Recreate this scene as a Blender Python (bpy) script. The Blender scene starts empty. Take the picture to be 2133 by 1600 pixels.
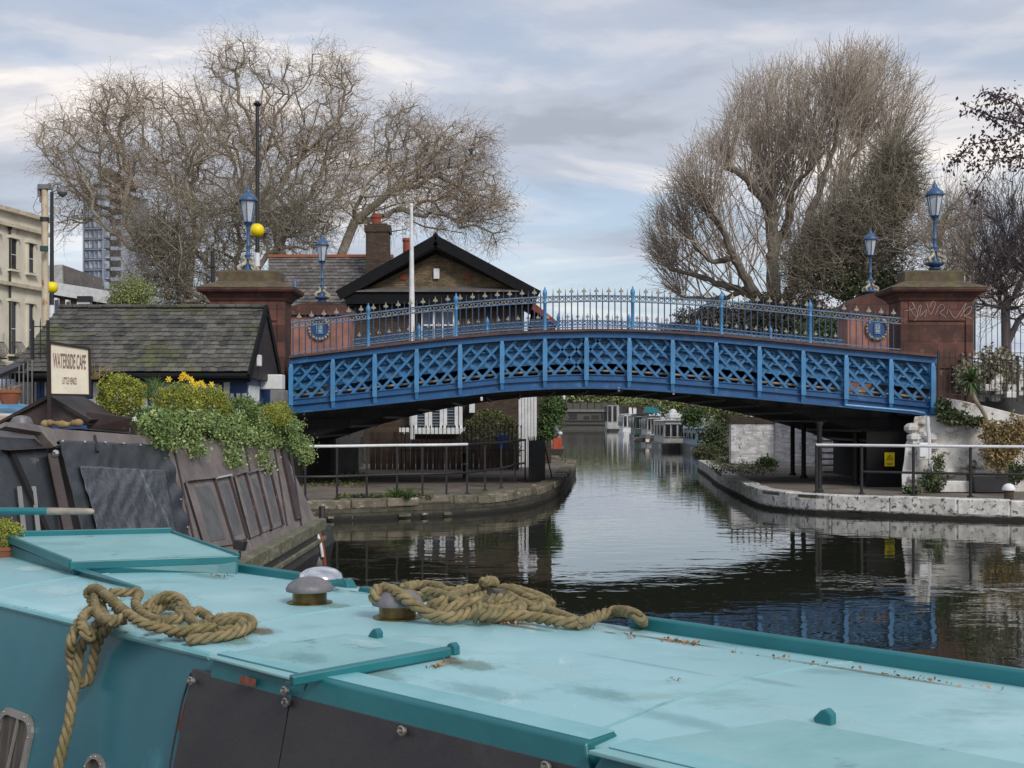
import bpy, bmesh, math, random
import numpy as np
from mathutils import Vector, Matrix, noise as mnoise
from mathutils.geometry import tessellate_polygon
R = math.radians
random.seed(7)
rng = np.random.default_rng(7)
sc = bpy.context.scene
C = sc.collection

# ------------------------------------------------------------------ camera, sky, sun, exposure
F = 2600.0; CX = 1066.5; HY = 875.0; CZ = 2.2
cam = bpy.data.objects.new('camera', bpy.data.cameras.new('camera'))
C.objects.link(cam); sc.camera = cam
cam.location = (0, 0, CZ); cam.rotation_euler = (R(90), 0, 0)
cam.data.sensor_width = 36; cam.data.lens = 36 * F / 2133
cam.data.shift_y = (HY - 800) / 2133
cam.data.clip_start = 0.1; cam.data.clip_end = 3000
sc.render.resolution_x = 1024; sc.render.resolution_y = 768
sc.view_settings.view_transform = 'Standard'; sc.view_settings.look = 'None'
sc.view_settings.exposure = 0.58; sc.view_settings.gamma = 1
SUN_EL, SUN_AZ = 38, 150      # azimuth measured clockwise from +Y (camera looks along +Y)
w = bpy.data.worlds.new('World'); sc.world = w; w.use_nodes = True
nt = w.node_tree; nt.nodes.clear()
def N(t, **k):
    n = nt.nodes.new(t)
    for a, b in k.items(): setattr(n, a, b)
    return n
L = nt.links.new
out = N('ShaderNodeOutputWorld'); bg = N('ShaderNodeBackground'); bg.inputs[1].default_value = 0.1
sky = N('ShaderNodeTexSky', sky_type='NISHITA'); sky.sun_disc = False
sky.sun_elevation = R(SUN_EL); sky.sun_rotation = R(SUN_AZ); sky.air_density = 1.0; sky.dust_density = 1.5
tc = N('ShaderNodeTexCoord'); sep = N('ShaderNodeSeparateXYZ'); L(tc.outputs['Generated'], sep.inputs[0])
def M(op, a, b=None, c=None):
    n = N('ShaderNodeMath', operation=op)
    for i, v in enumerate((a, b, c)):
        if v is None: continue
        if isinstance(v, (int, float)): n.inputs[i].default_value = v
        else: L(v, n.inputs[i])
    return n.outputs[0]
zz = M('ADD', M('MAXIMUM', sep.outputs[2], 0.0), 0.11)
cmb = N('ShaderNodeCombineXYZ'); L(M('DIVIDE', sep.outputs[0], zz), cmb.inputs[0]); L(M('DIVIDE', sep.outputs[1], zz), cmb.inputs[1])
def cloudnoise(scale, loc, det, rough, dist=0.0):
    mp = N('ShaderNodeMapping'); mp.inputs['Location'].default_value = loc; mp.inputs['Scale'].default_value = scale
    L(cmb.outputs[0], mp.inputs[0])
    n = N('ShaderNodeTexNoise'); n.inputs['Scale'].default_value = 1; n.inputs['Detail'].default_value = det
    n.inputs['Roughness'].default_value = rough; n.inputs['Distortion'].default_value = dist
    L(mp.outputs[0], n.inputs['Vector']); return n.outputs['Fac']
n1 = cloudnoise((1.15, 1.5, 1), (5.3, 0.6, 4), 7, 0.56, 0.35)
n2 = cloudnoise((0.8, 1.15, 1), (8.3, 0.2, 2), 4, 0.5, 0.2)
def ramp(fac, stops, interp='EASE'):
    r = N('ShaderNodeValToRGB'); r.color_ramp.interpolation = interp
    e = r.color_ramp.elements
    e[0].position, e[0].color = stops[0][0], (*stops[0][1], 1)
    e[1].position, e[1].color = stops[-1][0], (*stops[-1][1], 1)
    for p, c in stops[1:-1]:
        q = e.new(p); q.color = (*c, 1)
    L(fac, r.inputs[0]); return r.outputs[0]
cover = ramp(n2, [(0.36, (0.45,)*3), (0.58, (1, 1, 1))])
cl = ramp(n1, [(0.33, (2.85, 3.1, 3.65)), (0.45, (3.65, 3.95, 4.6)), (0.54, (4.8, 4.85, 5.2)), (0.63, (7.0, 6.5, 6.15))])
hz = ramp(sep.outputs[2], [(0.0, (1, 1, 1)), (0.18, (0, 0, 0))])
mx0 = N('ShaderNodeMix', data_type='RGBA'); L(sky.outputs[0], mx0.inputs['A']); L(cl, mx0.inputs['B']); L(cover, mx0.inputs['Factor'])
mx1 = N('ShaderNodeMix', data_type='RGBA'); L(mx0.outputs['Result'], mx1.inputs['A']); mx1.inputs['B'].default_value = (3.8, 4.4, 5.3, 1)
L(M('MULTIPLY', hz, 0.55), mx1.inputs['Factor'])
L(mx1.outputs['Result'], bg.inputs[0]); L(bg.outputs[0], out.inputs[0])
sd = bpy.data.lights.new('sun', 'SUN'); sd.energy = 1.5; sd.angle = R(18); sd.color = (1, 0.96, 0.9)
so = bpy.data.objects.new('sun', sd); C.objects.link(so)
az = R(SUN_AZ); el = R(SUN_EL)
so.rotation_euler = Vector((math.sin(az) * math.cos(el), math.cos(az) * math.cos(el), math.sin(el))).to_track_quat('Z', 'Y').to_euler()

# ------------------------------------------------------------------ pixel <-> world helpers
def P(px, py, Y): return Vector(((px - CX) * Y / F, Y, CZ + (HY - py) * Y / F))
def G(px, py, z):
    Y = F * (CZ - z) / (py - HY); return Vector(((px - CX) * Y / F, Y, z))
def hit(px, py, p0, n):
    d = Vector(((px - CX) / F, 1, (HY - py) / F)); o = Vector((0, 0, CZ))
    t = (Vector(p0) - o).dot(n) / d.dot(n); return o + d * t
Z = Vector((0, 0, 1))

# ------------------------------------------------------------------ materials
def mat(name, c1, c2=None, rough=0.7, metal=0.0, scale=3.0, det=6, lo=0.35, hi=0.65, island=0.0, hue=0.0,
        bump=0.0, bscale=20, brick=None, wave=None, spots=None, spec=0.5, tex_stretch=(1, 1, 1), trans=0.0, coat=0.0, layer=None):
    m = bpy.data.materials.new(name); m.use_nodes = True; t = m.node_tree; t.nodes.clear()
    def n(ty, **k):
        q = t.nodes.new(ty)
        for a, b in k.items(): setattr(q, a, b)
        return q
    l = t.links.new
    o = n('ShaderNodeOutputMaterial'); b = n('ShaderNodeBsdfPrincipled'); l(b.outputs[0], o.inputs[0])
    b.inputs['Roughness'].default_value = rough; b.inputs['Metallic'].default_value = metal
    b.inputs['Specular IOR Level'].default_value = spec
    if coat: b.inputs['Coat Weight'].default_value = coat
    if trans: b.inputs['Transmission Weight'].default_value = trans
    tcn = n('ShaderNodeTexCoord'); mp = n('ShaderNodeMapping'); mp.inputs['Scale'].default_value = tex_stretch
    l(tcn.outputs['Object'], mp.inputs[0])
    def noise(sc_, d=6, dist=0.0, r=0.6):
        q = n('ShaderNodeTexNoise'); q.inputs['Scale'].default_value = sc_; q.inputs['Detail'].default_value = d
        q.inputs['Distortion'].default_value = dist; q.inputs['Roughness'].default_value = r
        l(mp.outputs[0], q.inputs['Vector']); return q.outputs['Fac']
    def mixc(f, a, bb, blend='MIX'):
        q = n('ShaderNodeMix', data_type='RGBA', blend_type=blend)
        for v, key in ((f, 'Factor'), (a, 'A'), (bb, 'B')):
            if isinstance(v, tuple): q.inputs[key].default_value = (*v, 1) if len(v) == 3 else v
            elif isinstance(v, (int, float)): q.inputs[key].default_value = v
            else: l(v, q.inputs[key])
        return q.outputs['Result']
    def rng_(f, a, bb):
        q = n('ShaderNodeMapRange', interpolation_type='SMOOTHSTEP'); q.inputs['From Min'].default_value = a; q.inputs['From Max'].default_value = bb
        l(f, q.inputs[0]); return q.outputs[0]
    height = None
    c2 = c2 or tuple(x * 0.75 for x in c1)
    nf = noise(scale, det)
    col = mixc(rng_(nf, lo, hi), c1, c2)
    if brick:
        s = n('ShaderNodeSeparateXYZ'); l(tcn.outputs['Object'], s.inputs[0])
        a = n('ShaderNodeMath', operation='ADD'); l(s.outputs[0], a.inputs[0]); l(s.outputs[1], a.inputs[1])
        cb = n('ShaderNodeCombineXYZ'); l(a.outputs[0], cb.inputs[0]); l(s.outputs[2], cb.inputs[1])
        bt = n('ShaderNodeTexBrick'); l(cb.outputs[0], bt.inputs[0]); bt.inputs['Scale'].default_value = 1
        bt.inputs['Brick Width'].default_value = brick[0]; bt.inputs['Row Height'].default_value = brick[1]
        bt.inputs['Mortar Size'].default_value = brick[2]; bt.inputs['Color1'].default_value = (0.65,)*3 + (1,); bt.inputs['Color2'].default_value = (1.2,)*3 + (1,)
        bt.inputs['Mortar'].default_value = (*brick[3], 1); bt.inputs['Bias'].default_value = 0
        col = mixc(1.0, col, bt.outputs['Color'], 'MULTIPLY'); height = bt.outputs['Fac']
    if wave:
        wv = n('ShaderNodeTexWave', wave_type='BANDS', bands_direction=wave[0]); wv.inputs['Scale'].default_value = wave[1]
        wv.inputs['Distortion'].default_value = wave[2]; l(mp.outputs[0], wv.inputs['Vector'])
        col = mixc(rng_(wv.outputs['Fac'], 0.75, 1.0), col, wave[3])
    for sp in (spots or []):          # (scale, lo, hi, colour, stretch)
        q = n('ShaderNodeTexNoise'); q.inputs['Scale'].default_value = sp[0]; q.inputs['Detail'].default_value = 8; q.inputs['Roughness'].default_value = 0.65
        mq = n('ShaderNodeMapping'); mq.inputs['Scale'].default_value = sp[4] if len(sp) > 4 else (1, 1, 1); mq.inputs['Location'].default_value = (sp[0]*1.7, 3.1, sp[1]*9)
        l(tcn.outputs['Object'], mq.inputs[0]); l(mq.outputs[0], q.inputs['Vector'])
        col = mixc(rng_(q.outputs['Fac'], sp[1], sp[2]), col, sp[3])
    if layer:                          # z-band growth: (z0, z1, colour) moss or waterline slime
        s2 = n('ShaderNodeSeparateXYZ'); l(tcn.outputs['Object'], s2.inputs[0])
        ad = n('ShaderNodeMath', operation='MULTIPLY_ADD'); l(nf, ad.inputs[0]); ad.inputs[1].default_value = layer[3]; l(s2.outputs[2], ad.inputs[2])
        col = mixc(rng_(ad.outputs[0], layer[0], layer[1]), layer[2], col)
    if island or hue:
        g = n('ShaderNodeNewGeometry'); hs = n('ShaderNodeHueSaturation')
        mr = n('ShaderNodeMapRange'); mr.inputs['To Min'].default_value = 1 - island; mr.inputs['To Max'].default_value = 1 + island
        l(g.outputs['Random Per Island'], mr.inputs[0]); l(mr.outputs[0], hs.inputs['Value'])
        if hue:
            mm = n('ShaderNodeMath', operation='MULTIPLY'); mm.inputs[1].default_value = 7.77; l(g.outputs['Random Per Island'], mm.inputs[0])
            fr = n('ShaderNodeMath', operation='FRACT'); l(mm.outputs[0], fr.inputs[0])
            m2 = n('ShaderNodeMapRange'); m2.inputs['To Min'].default_value = 0.5 - hue; m2.inputs['To Max'].default_value = 0.5 + hue
            l(fr.outputs[0], m2.inputs[0]); l(m2.outputs[0], hs.inputs['Hue'])
        l(col, hs.inputs['Color']); col = hs.outputs[0]
    l(col, b.inputs['Base Color'])
    rr = n('ShaderNodeMapRange'); rr.inputs['To Min'].default_value = max(0.02, rough - 0.1); rr.inputs['To Max'].default_value = min(1, rough + 0.12)
    l(nf, rr.inputs[0]); l(rr.outputs[0], b.inputs['Roughness'])
    if bump:
        bp = n('ShaderNodeBump'); bp.inputs['Strength'].default_value = bump; bp.inputs['Distance'].default_value = 0.02
        l(noise(bscale, 5), bp.inputs['Height'])
        if height:
            b2 = n('ShaderNodeBump', invert=True); b2.inputs['Strength'].default_value = 0.6; b2.inputs['Distance'].default_value = 0.01
            l(height, b2.inputs['Height']); l(bp.outputs[0], b2.inputs['Normal']); l(b2.outputs[0], b.inputs['Normal'])
        else: l(bp.outputs[0], b.inputs['Normal'])
    return m
MT = {}
def defm(k, *a, **kw): MT[k] = mat(k, *a, **kw)
defm('bridge_blue', (0.017, 0.098, 0.25), (0.014, 0.078, 0.2), rough=0.42, scale=2.5, bump=0.15, bscale=25, spots=[(7, 0.60, 0.72, (0.10, 0.13, 0.15), (1, 1, 0.3)), (16, 0.67, 0.72, (0.13, 0.06, 0.03), (1, 1, 0.35)), (3, 0.56, 0.7, (0.05, 0.17, 0.3)), (5, 0.62, 0.75, (0.09, 0.12, 0.16)), (18, 0.7, 0.78, (0.12, 0.06, 0.03))])
defm('bridge_light_blue', (0.07, 0.25, 0.48), (0.055, 0.2, 0.4), rough=0.4, scale=3, bump=0.1, spots=[(7, 0.60, 0.72, (0.10, 0.13, 0.15), (1, 1, 0.3)), (16, 0.67, 0.72, (0.13, 0.06, 0.03), (1, 1, 0.35)), (3, 0.56, 0.7, (0.05, 0.17, 0.3)), (9, 0.66, 0.75, (0.06, 0.08, 0.1))])
defm('lattice_blue', (0.045, 0.185, 0.38), (0.032, 0.14, 0.3), rough=0.42, scale=4, bump=0.1, spots=[(7, 0.60, 0.72, (0.10, 0.13, 0.15), (1, 1, 0.3)), (16, 0.67, 0.72, (0.13, 0.06, 0.03), (1, 1, 0.35)), (3, 0.56, 0.7, (0.05, 0.17, 0.3)), (9, 0.62, 0.72, (0.05, 0.09, 0.14))])
defm('rail_grey', (0.13, 0.21, 0.32), (0.07, 0.13, 0.22), rough=0.5, scale=6)
defm('pane_dull', (0.15, 0.14, 0.135), (0.10, 0.095, 0.093), rough=0.3, scale=5, spots=[(4, 0.55, 0.65, (0.16, 0.16, 0.15), (1, 1, .4))])
defm('shade_black', (0.004, 0.004, 0.005), (0.006, 0.006, 0.006), rough=0.9)  # near-black that paints in shade under the bridge and on the brown boat
defm('rail_blue', (0.022, 0.045, 0.095), (0.03, 0.075, 0.16), rough=0.5, scale=3)
defm('deck_edge', (0.12, 0.06, 0.05), (0.07, 0.045, 0.04), rough=0.8, bump=0.2)
defm('gold', (0.42, 0.39, 0.3), (0.28, 0.26, 0.2), rough=0.5, scale=8, island=0.35)
defm('dark_iron', (0.012, 0.013, 0.016), (0.02, 0.018, 0.017), rough=0.55, scale=5, bump=0.15)
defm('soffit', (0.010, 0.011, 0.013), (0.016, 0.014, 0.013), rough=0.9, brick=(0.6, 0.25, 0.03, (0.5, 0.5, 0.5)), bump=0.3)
defm('cream_pipe', (0.4, 0.36, 0.3), (0.22, 0.19, 0.16), rough=0.6, scale=6)
defm('red_stone', (0.125, 0.05, 0.037), (0.07, 0.034, 0.028), rough=0.85, scale=2.2, bump=0.35, bscale=30, brick=(0.95, 0.42, 0.012, (0.6, 0.6, 0.6)), spots=[(1.3, 0.5, 0.7, (0.06, 0.035, 0.03), (1.6, 1.6, 0.4)), (2.5, 0.56, 0.72, (0.19, 0.105, 0.08)), (6, 0.64, 0.72, (0.04, 0.028, 0.022))])
defm('pink_stone', (0.34, 0.15, 0.11), (0.22, 0.11, 0.085), rough=0.85, scale=2.2, bump=0.3, bscale=30, spots=[(4, 0.6, 0.7, (0.2, 0.14, 0.11))])
defm('cap_stone', (0.12, 0.085, 0.055), (0.075, 0.06, 0.035), rough=0.9, scale=3, bump=0.5, bscale=25, spots=[(3, 0.52, 0.65, (0.12, 0.12, 0.05)), (8, 0.6, 0.7, (0.2, 0.17, 0.12))])
defm('chalk', (0.42, 0.33, 0.3), rough=0.9)
defm('slate', (0.11, 0.105, 0.092), (0.07, 0.068, 0.062), rough=0.75, island=0.32, hue=0.02, scale=1.2, bump=0.3, spots=[(0.9, 0.5, 0.64, (0.085, 0.09, 0.04)), (2.5, 0.52, 0.62, (0.045, 0.047, 0.042)), (5, 0.58, 0.68, (0.12, 0.118, 0.095)), (14, 0.64, 0.72, (0.2, 0.2, 0.16))])
defm('slate_far', (0.13, 0.115, 0.105), (0.085, 0.078, 0.075), rough=0.8, island=0.35, scale=1.2, spots=[(3, 0.6, 0.7, (0.22, 0.2, 0.18))])
defm('moss', (0.07, 0.085, 0.03), (0.04, 0.05, 0.02), rough=1, scale=4, bump=0.6, bscale=30)
defm('black_wood', (0.007, 0.008, 0.010), (0.012, 0.012, 0.013), spec=0.15, rough=0.75, scale=4, bump=0.25)
defm('brown_wood', (0.032, 0.018, 0.015), (0.02, 0.013, 0.012), rough=0.6, scale=4, bump=0.25)
defm('stock_brick', (0.22, 0.155, 0.085), (0.13, 0.10, 0.06), rough=0.9, scale=2, brick=(0.23, 0.078, 0.012, (0.55, 0.55, 0.55)), bump=0.2, spots=[(1.0, 0.55, 0.7, (0.09, 0.065, 0.04))])
defm('dark_brick', (0.085, 0.055, 0.035), (0.055, 0.04, 0.03), rough=0.9, scale=2, brick=(0.23, 0.078, 0.012, (0.6, 0.6, 0.6)), bump=0.2)
defm('red_brick', (0.28, 0.06, 0.035), (0.2, 0.05, 0.03), rough=0.85, scale=5)
defm('white_paint', (0.72, 0.73, 0.74), (0.6, 0.61, 0.62), rough=0.55, scale=4, bump=0.1, spots=[(6, 0.68, 0.78, (0.4, 0.37, 0.33))])
defm('white_wall', (0.68, 0.665, 0.64), (0.5, 0.48, 0.45), rough=0.85, scale=2.5, bump=0.6, bscale=8, spots=[(3.2, 0.58, 0.64, (0.16, 0.12, 0.08)), (9, 0.6, 0.66, (0.09, 0.08, 0.06)), (1.6, 0.55, 0.7, (0.3, 0.25, 0.18))])
defm('white_brick', (0.66, 0.65, 0.66), (0.5, 0.49, 0.49), rough=0.85, scale=3, bump=0.4, brick=(0.23, 0.078, 0.008, (0.8, 0.8, 0.8)), spots=[(5, 0.6, 0.66, (0.14, 0.11, 0.09), (1.6, 1.6, 0.5))])
defm('stucco', (0.72, 0.68, 0.565), (0.6, 0.56, 0.46), rough=0.8, scale=0.6, bump=0.15, spots=[(0.8, 0.58, 0.72, (0.28, 0.23, 0.16), (1, 1, 0.3))])
defm('stucco_trim', (0.6, 0.54, 0.42), (0.42, 0.37, 0.28), rough=0.8, scale=2)
defm('glass_dark', (0.012, 0.014, 0.016), (0.03, 0.03, 0.032), rough=0.08, scale=1.5)
defm('glass_blue', (0.035, 0.05, 0.085), (0.06, 0.08, 0.12), rough=0.1, scale=4)
defm('tower_grey', (0.34, 0.37, 0.43), (0.28, 0.31, 0.37), rough=0.8, scale=0.3)
defm('tower_pane', (0.42, 0.48, 0.56), (0.2, 0.24, 0.31), rough=0.3, scale=0.35, lo=0.45, hi=0.55)
defm('far_brick', (0.10, 0.095, 0.085), (0.07, 0.067, 0.06), rough=0.9)
defm('concrete', (0.36, 0.33, 0.28), (0.26, 0.24, 0.2), rough=0.9, scale=1.5, bump=0.2)
defm('bank_stone', (0.19, 0.165, 0.12), (0.11, 0.10, 0.07), rough=0.9, island=0.3, scale=4, bump=0.8, bscale=14, spots=[(5, 0.56, 0.66, (0.42, 0.38, 0.30), (1, 1, 2)), (3, 0.55, 0.66, (0.07, 0.075, 0.03)), (10, 0.6, 0.68, (0.035, 0.03, 0.025))])
defm('white_stone', (0.68, 0.665, 0.63), (0.48, 0.465, 0.43), rough=0.85, island=0.12, scale=4, bump=0.8, bscale=12, spots=[(9, 0.54, 0.62, (0.11, 0.10, 0.085)), (3, 0.62, 0.7, (0.2, 0.19, 0.12))], layer=(0.12, 0.2, (0.02, 0.018, 0.016), 0.12))
defm('wall_below', (0.085, 0.075, 0.055), (0.05, 0.045, 0.033), rough=0.8, scale=3, bump=0.7, bscale=10, brick=(0.6, 0.15, 0.015, (0.5, 0.5, 0.5)), layer=(0.1, 0.2, (0.014, 0.013, 0.011), 0.12))
defm('path', (0.19, 0.155, 0.13), (0.13, 0.11, 0.095), rough=0.95, scale=1.2, bump=0.4, bscale=20, spots=[(0.7, 0.53, 0.64, (0.06, 0.07, 0.03)), (2.5, 0.6, 0.7, (0.26, 0.23, 0.19))])
defm('ground', (0.12, 0.11, 0.075), (0.08, 0.085, 0.05), rough=0.95, scale=0.8, bump=0.5)
defm('asphalt', (0.05, 0.05, 0.052), (0.07, 0.07, 0.07), rough=0.9, scale=4, bump=0.2)
defm('bark', (0.33, 0.29, 0.225), (0.2, 0.175, 0.14), rough=0.95, scale=2.5, spots=[(1.6, 0.55, 0.65, (0.2, 0.18, 0.13))])
defm('bark_dark', (0.22, 0.19, 0.15), (0.14, 0.12, 0.095), rough=0.95, scale=2.5, bump=0.4)
defm('twig_brown', (0.33, 0.25, 0.18), (0.25, 0.19, 0.14), rough=0.95, scale=0.25, island=0.4, hue=0.01, lo=0.4, hi=0.6)
defm('twig_grey', (0.44, 0.355, 0.27), (0.32, 0.255, 0.19), rough=0.95, scale=0.3, island=0.35)
defm('twig_pale', (0.52, 0.45, 0.38), (0.38, 0.32, 0.26), rough=0.95, scale=0.3, island=0.35)
defm('twig_olive', (0.27, 0.235, 0.175), (0.19, 0.165, 0.125), rough=0.95, island=0.4)
defm('twig_dark', (0.13, 0.10, 0.10), (0.085, 0.07, 0.07), rough=0.95, island=0.3)
defm('catkin', (0.36, 0.29, 0.21), (0.3, 0.26, 0.17), rough=0.9, scale=0.5, island=0.4, hue=0.02)
defm('bud', (0.55, 0.48, 0.43), (0.4, 0.32, 0.27), rough=0.9, scale=0.5, island=0.3)
defm('evergreen', (0.055, 0.09, 0.033), (0.095, 0.10, 0.05), rough=0.8, scale=0.4, island=0.45, hue=0.03)
defm('ivy_brown', (0.27, 0.24, 0.165), (0.19, 0.18, 0.115), rough=0.85, scale=0.4, island=0.4, hue=0.03)
defm('thicket', (0.085, 0.07, 0.05), (0.05, 0.05, 0.03), rough=0.9, island=0.4, scale=0.5)
defm('willow', (0.26, 0.3, 0.11), (0.18, 0.21, 0.09), rough=0.85, scale=1, island=0.35)
defm('purple_leaf', (0.10, 0.06, 0.07), (0.06, 0.036, 0.045), rough=0.7, island=0.4)
defm('box_green', (0.33, 0.34, 0.045), (0.17, 0.21, 0.03), rough=0.7, scale=9, island=0.4, hue=0.02)
defm('ivy', (0.15, 0.22, 0.06), (0.085, 0.15, 0.035), rough=0.6, scale=6, island=0.45, hue=0.03)
defm('ivy_pale', (0.32, 0.37, 0.14), (0.22, 0.29, 0.1), rough=0.6, scale=6, island=0.4, hue=0.02)
defm('green_plant', (0.08, 0.14, 0.035), (0.05, 0.09, 0.025), rough=0.7, island=0.4, hue=0.03)
defm('hedge_top', (0.11, 0.13, 0.03), (0.05, 0.065, 0.02), rough=0.7, island=0.4, scale=2)
defm('dry_plant', (0.29, 0.215, 0.09), (0.2, 0.145, 0.07), rough=0.9, island=0.35)
defm('daffodil', (0.85, 0.52, 0.02), (0.75, 0.6, 0.05), rough=0.6, island=0.2)
defm('white_flower', (0.75, 0.75, 0.6), rough=0.6)
defm('boat_brown', (0.205, 0.17, 0.16), (0.14, 0.115, 0.11), rough=0.6, scale=2.5, bump=0.25, bscale=18, spots=[(3.5, 0.55, 0.68, (0.23, 0.2, 0.175), (1.0, 1.5, 0.35)), (5, 0.6, 0.68, (0.1, 0.1, 0.06), (1, 2, 0.6))])
defm('boat_maroon', (0.055, 0.035, 0.034), (0.038, 0.026, 0.025), rough=0.5, scale=3, bump=0.2, spots=[(4, 0.58, 0.7, (0.14, 0.10, 0.095))])
defm('boat_gunwale', (0.16, 0.15, 0.10), (0.10, 0.10, 0.06), rough=0.7, scale=5, bump=0.4, spots=[(5, 0.55, 0.65, (0.26, 0.25, 0.18), (1, 1, 2))])
defm('hull_black', (0.022, 0.022, 0.022), (0.035, 0.03, 0.025), rough=0.5, scale=4, bump=0.3, spots=[(4, 0.57, 0.7, (0.11, 0.10, 0.075), (1, 1, 2))])
defm('tarp', (0.026, 0.032, 0.038), (0.016, 0.02, 0.024), rough=0.42, scale=4, bump=0.5, bscale=7)
defm('tarp_window', (0.065, 0.068, 0.078), (0.04, 0.043, 0.05), rough=0.25, scale=8, bump=0.8, bscale=9, spots=[(5, 0.57, 0.7, (0.24, 0.25, 0.27), (1, 1, 0.25))])
defm('roof_teal', (0.31, 0.55, 0.585), (0.26, 0.49, 0.53), rough=0.34, scale=1.3, bump=0.12, bscale=5, lo=0.3, hi=0.7,
     spots=[(0.8, 0.5, 0.68, (0.40, 0.63, 0.66)), (1.8, 0.54, 0.70, (0.21, 0.41, 0.42), (1.0, 1.6, 1)), (4, 0.60, 0.72, (0.24, 0.42, 0.41), (0.5, 1.5, 1)), (7, 0.66, 0.76, (0.17, 0.30, 0.29), (1, 1.3, 1)), (3, 0.62, 0.70, (0.42, 0.62, 0.64), (2.5, 0.6, 1)), (38, 0.70, 0.77, (0.10, 0.17, 0.17)), (90, 0.72, 0.78, (0.42, 0.6, 0.6))])
defm('teal', (0.014, 0.155, 0.175), (0.012, 0.125, 0.145), rough=0.35, scale=2, bump=0.12, bscale=8, spots=[(2.4, 0.60, 0.72, (0.05, 0.23, 0.25)), (14, 0.72, 0.78, (0.05, 0.1, 0.1))])
defm('teal_side', (0.024, 0.15, 0.185), (0.02, 0.12, 0.155), rough=0.35, scale=1.2, bump=0.15, bscale=3, spots=[(1.5, 0.56, 0.7, (0.05, 0.22, 0.25), (1, 1, 0.5)), (4, 0.64, 0.74, (0.04, 0.10, 0.12), (1, 1, 0.5))])
defm('teal_light', (0.22, 0.47, 0.5), (0.16, 0.4, 0.43), rough=0.38, scale=3, bump=0.1, spots=[(6, 0.62, 0.72, (0.22, 0.46, 0.47))])  # paler teal; on the coaming tops it paints in the sky's reflection
defm('lid_teal', (0.24, 0.45, 0.465), (0.19, 0.385, 0.4), rough=0.45, scale=2.5, bump=0.2, bscale=10, spots=[(5, 0.6, 0.72, (0.12, 0.25, 0.24)), (2, 0.58, 0.7, (0.22, 0.38, 0.35))])
defm('rust', (0.19, 0.055, 0.035), (0.11, 0.04, 0.03), rough=0.9, scale=30, bump=0.4)
defm('panel_black', (0.026, 0.025, 0.028), (0.036, 0.034, 0.036), rough=0.5, scale=2.5, bump=0.3, bscale=5, spots=[(3, 0.58, 0.75, (0.055, 0.05, 0.05))])
defm('rope', (0.30, 0.235, 0.12), (0.17, 0.14, 0.07), rough=0.95, scale=14, bump=0.45, bscale=220, spots=[(9, 0.52, 0.66, (0.17, 0.15, 0.055)), (5, 0.62, 0.72, (0.07, 0.06, 0.035))], tex_stretch=(1, 1, 1))
defm('zinc', (0.19, 0.185, 0.195), (0.14, 0.135, 0.145), rough=0.5, metal=0.3, scale=14, bump=0.2)
defm('brass', (0.22, 0.145, 0.05), (0.10, 0.07, 0.03), rough=0.35, metal=0.85, scale=10)
defm('chrome', (0.75, 0.76, 0.78), (0.6, 0.6, 0.62), rough=0.12, metal=0.9)
defm('alu', (0.34, 0.32, 0.29), (0.26, 0.245, 0.22), rough=0.42, metal=0.6, scale=10)
defm('curtain', (0.06, 0.05, 0.04), (0.035, 0.03, 0.026), rough=0.5, scale=6, wave=('X', 6, 1.0, (0.1, 0.085, 0.07)))
defm('leaf_litter', (0.36, 0.2, 0.09), (0.22, 0.12, 0.06), rough=0.9, island=0.45, hue=0.02)
defm('yellow', (0.85, 0.66, 0.0), (0.75, 0.57, 0.0), rough=0.4)
defm('sign_cream', (0.78, 0.71, 0.57), (0.68, 0.61, 0.49), rough=0.7, scale=5)
defm('sign_letter', (0.22, 0.14, 0.12), rough=0.6)
defm('terracotta', (0.34, 0.11, 0.05), (0.24, 0.09, 0.05), rough=0.9, scale=8, bump=0.2)
defm('tarp_blue', (0.10, 0.27, 0.42), (0.07, 0.2, 0.34), rough=0.5, bump=0.6, bscale=6)
defm('shop_blue', (0.02, 0.06, 0.2), (0.02, 0.05, 0.15), rough=0.5)
defm('grey_board', (0.2, 0.2, 0.2), (0.14, 0.14, 0.14), rough=0.9)
defm('lamp_blue', (0.045, 0.105, 0.22), (0.035, 0.08, 0.165), rough=0.45, scale=12)
defm('lamp_glass', (0.50, 0.53, 0.56), (0.40, 0.43, 0.47), rough=0.15, scale=4)
defm('rust_cream', (0.55, 0.47, 0.33), (0.45, 0.38, 0.28), rough=0.7, scale=3, spots=[(4, 0.54, 0.62, (0.34, 0.13, 0.05), (2, 2, 0.6))])
defm('plank_brown', (0.085, 0.058, 0.042), (0.05, 0.038, 0.03), rough=0.9, island=0.3)
defm('boat_white', (0.6, 0.61, 0.62), (0.5, 0.51, 0.52), rough=0.5)
defm('boat_green', (0.03, 0.075, 0.065), (0.025, 0.06, 0.055), rough=0.5)
defm('boat_grey', (0.42, 0.43, 0.41), (0.3, 0.31, 0.3), rough=0.6)
defm('boat_blue', (0.16, 0.26, 0.33), (0.12, 0.21, 0.28), rough=0.5)
defm('canopy_teal', (0.01, 0.19, 0.26), rough=0.6)
defm('red_box', (0.5, 0.08, 0.03), rough=0.6)
defm('grey_bag', (0.16, 0.16, 0.18), (0.1, 0.1, 0.11), rough=0.7, bump=0.5)

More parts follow.
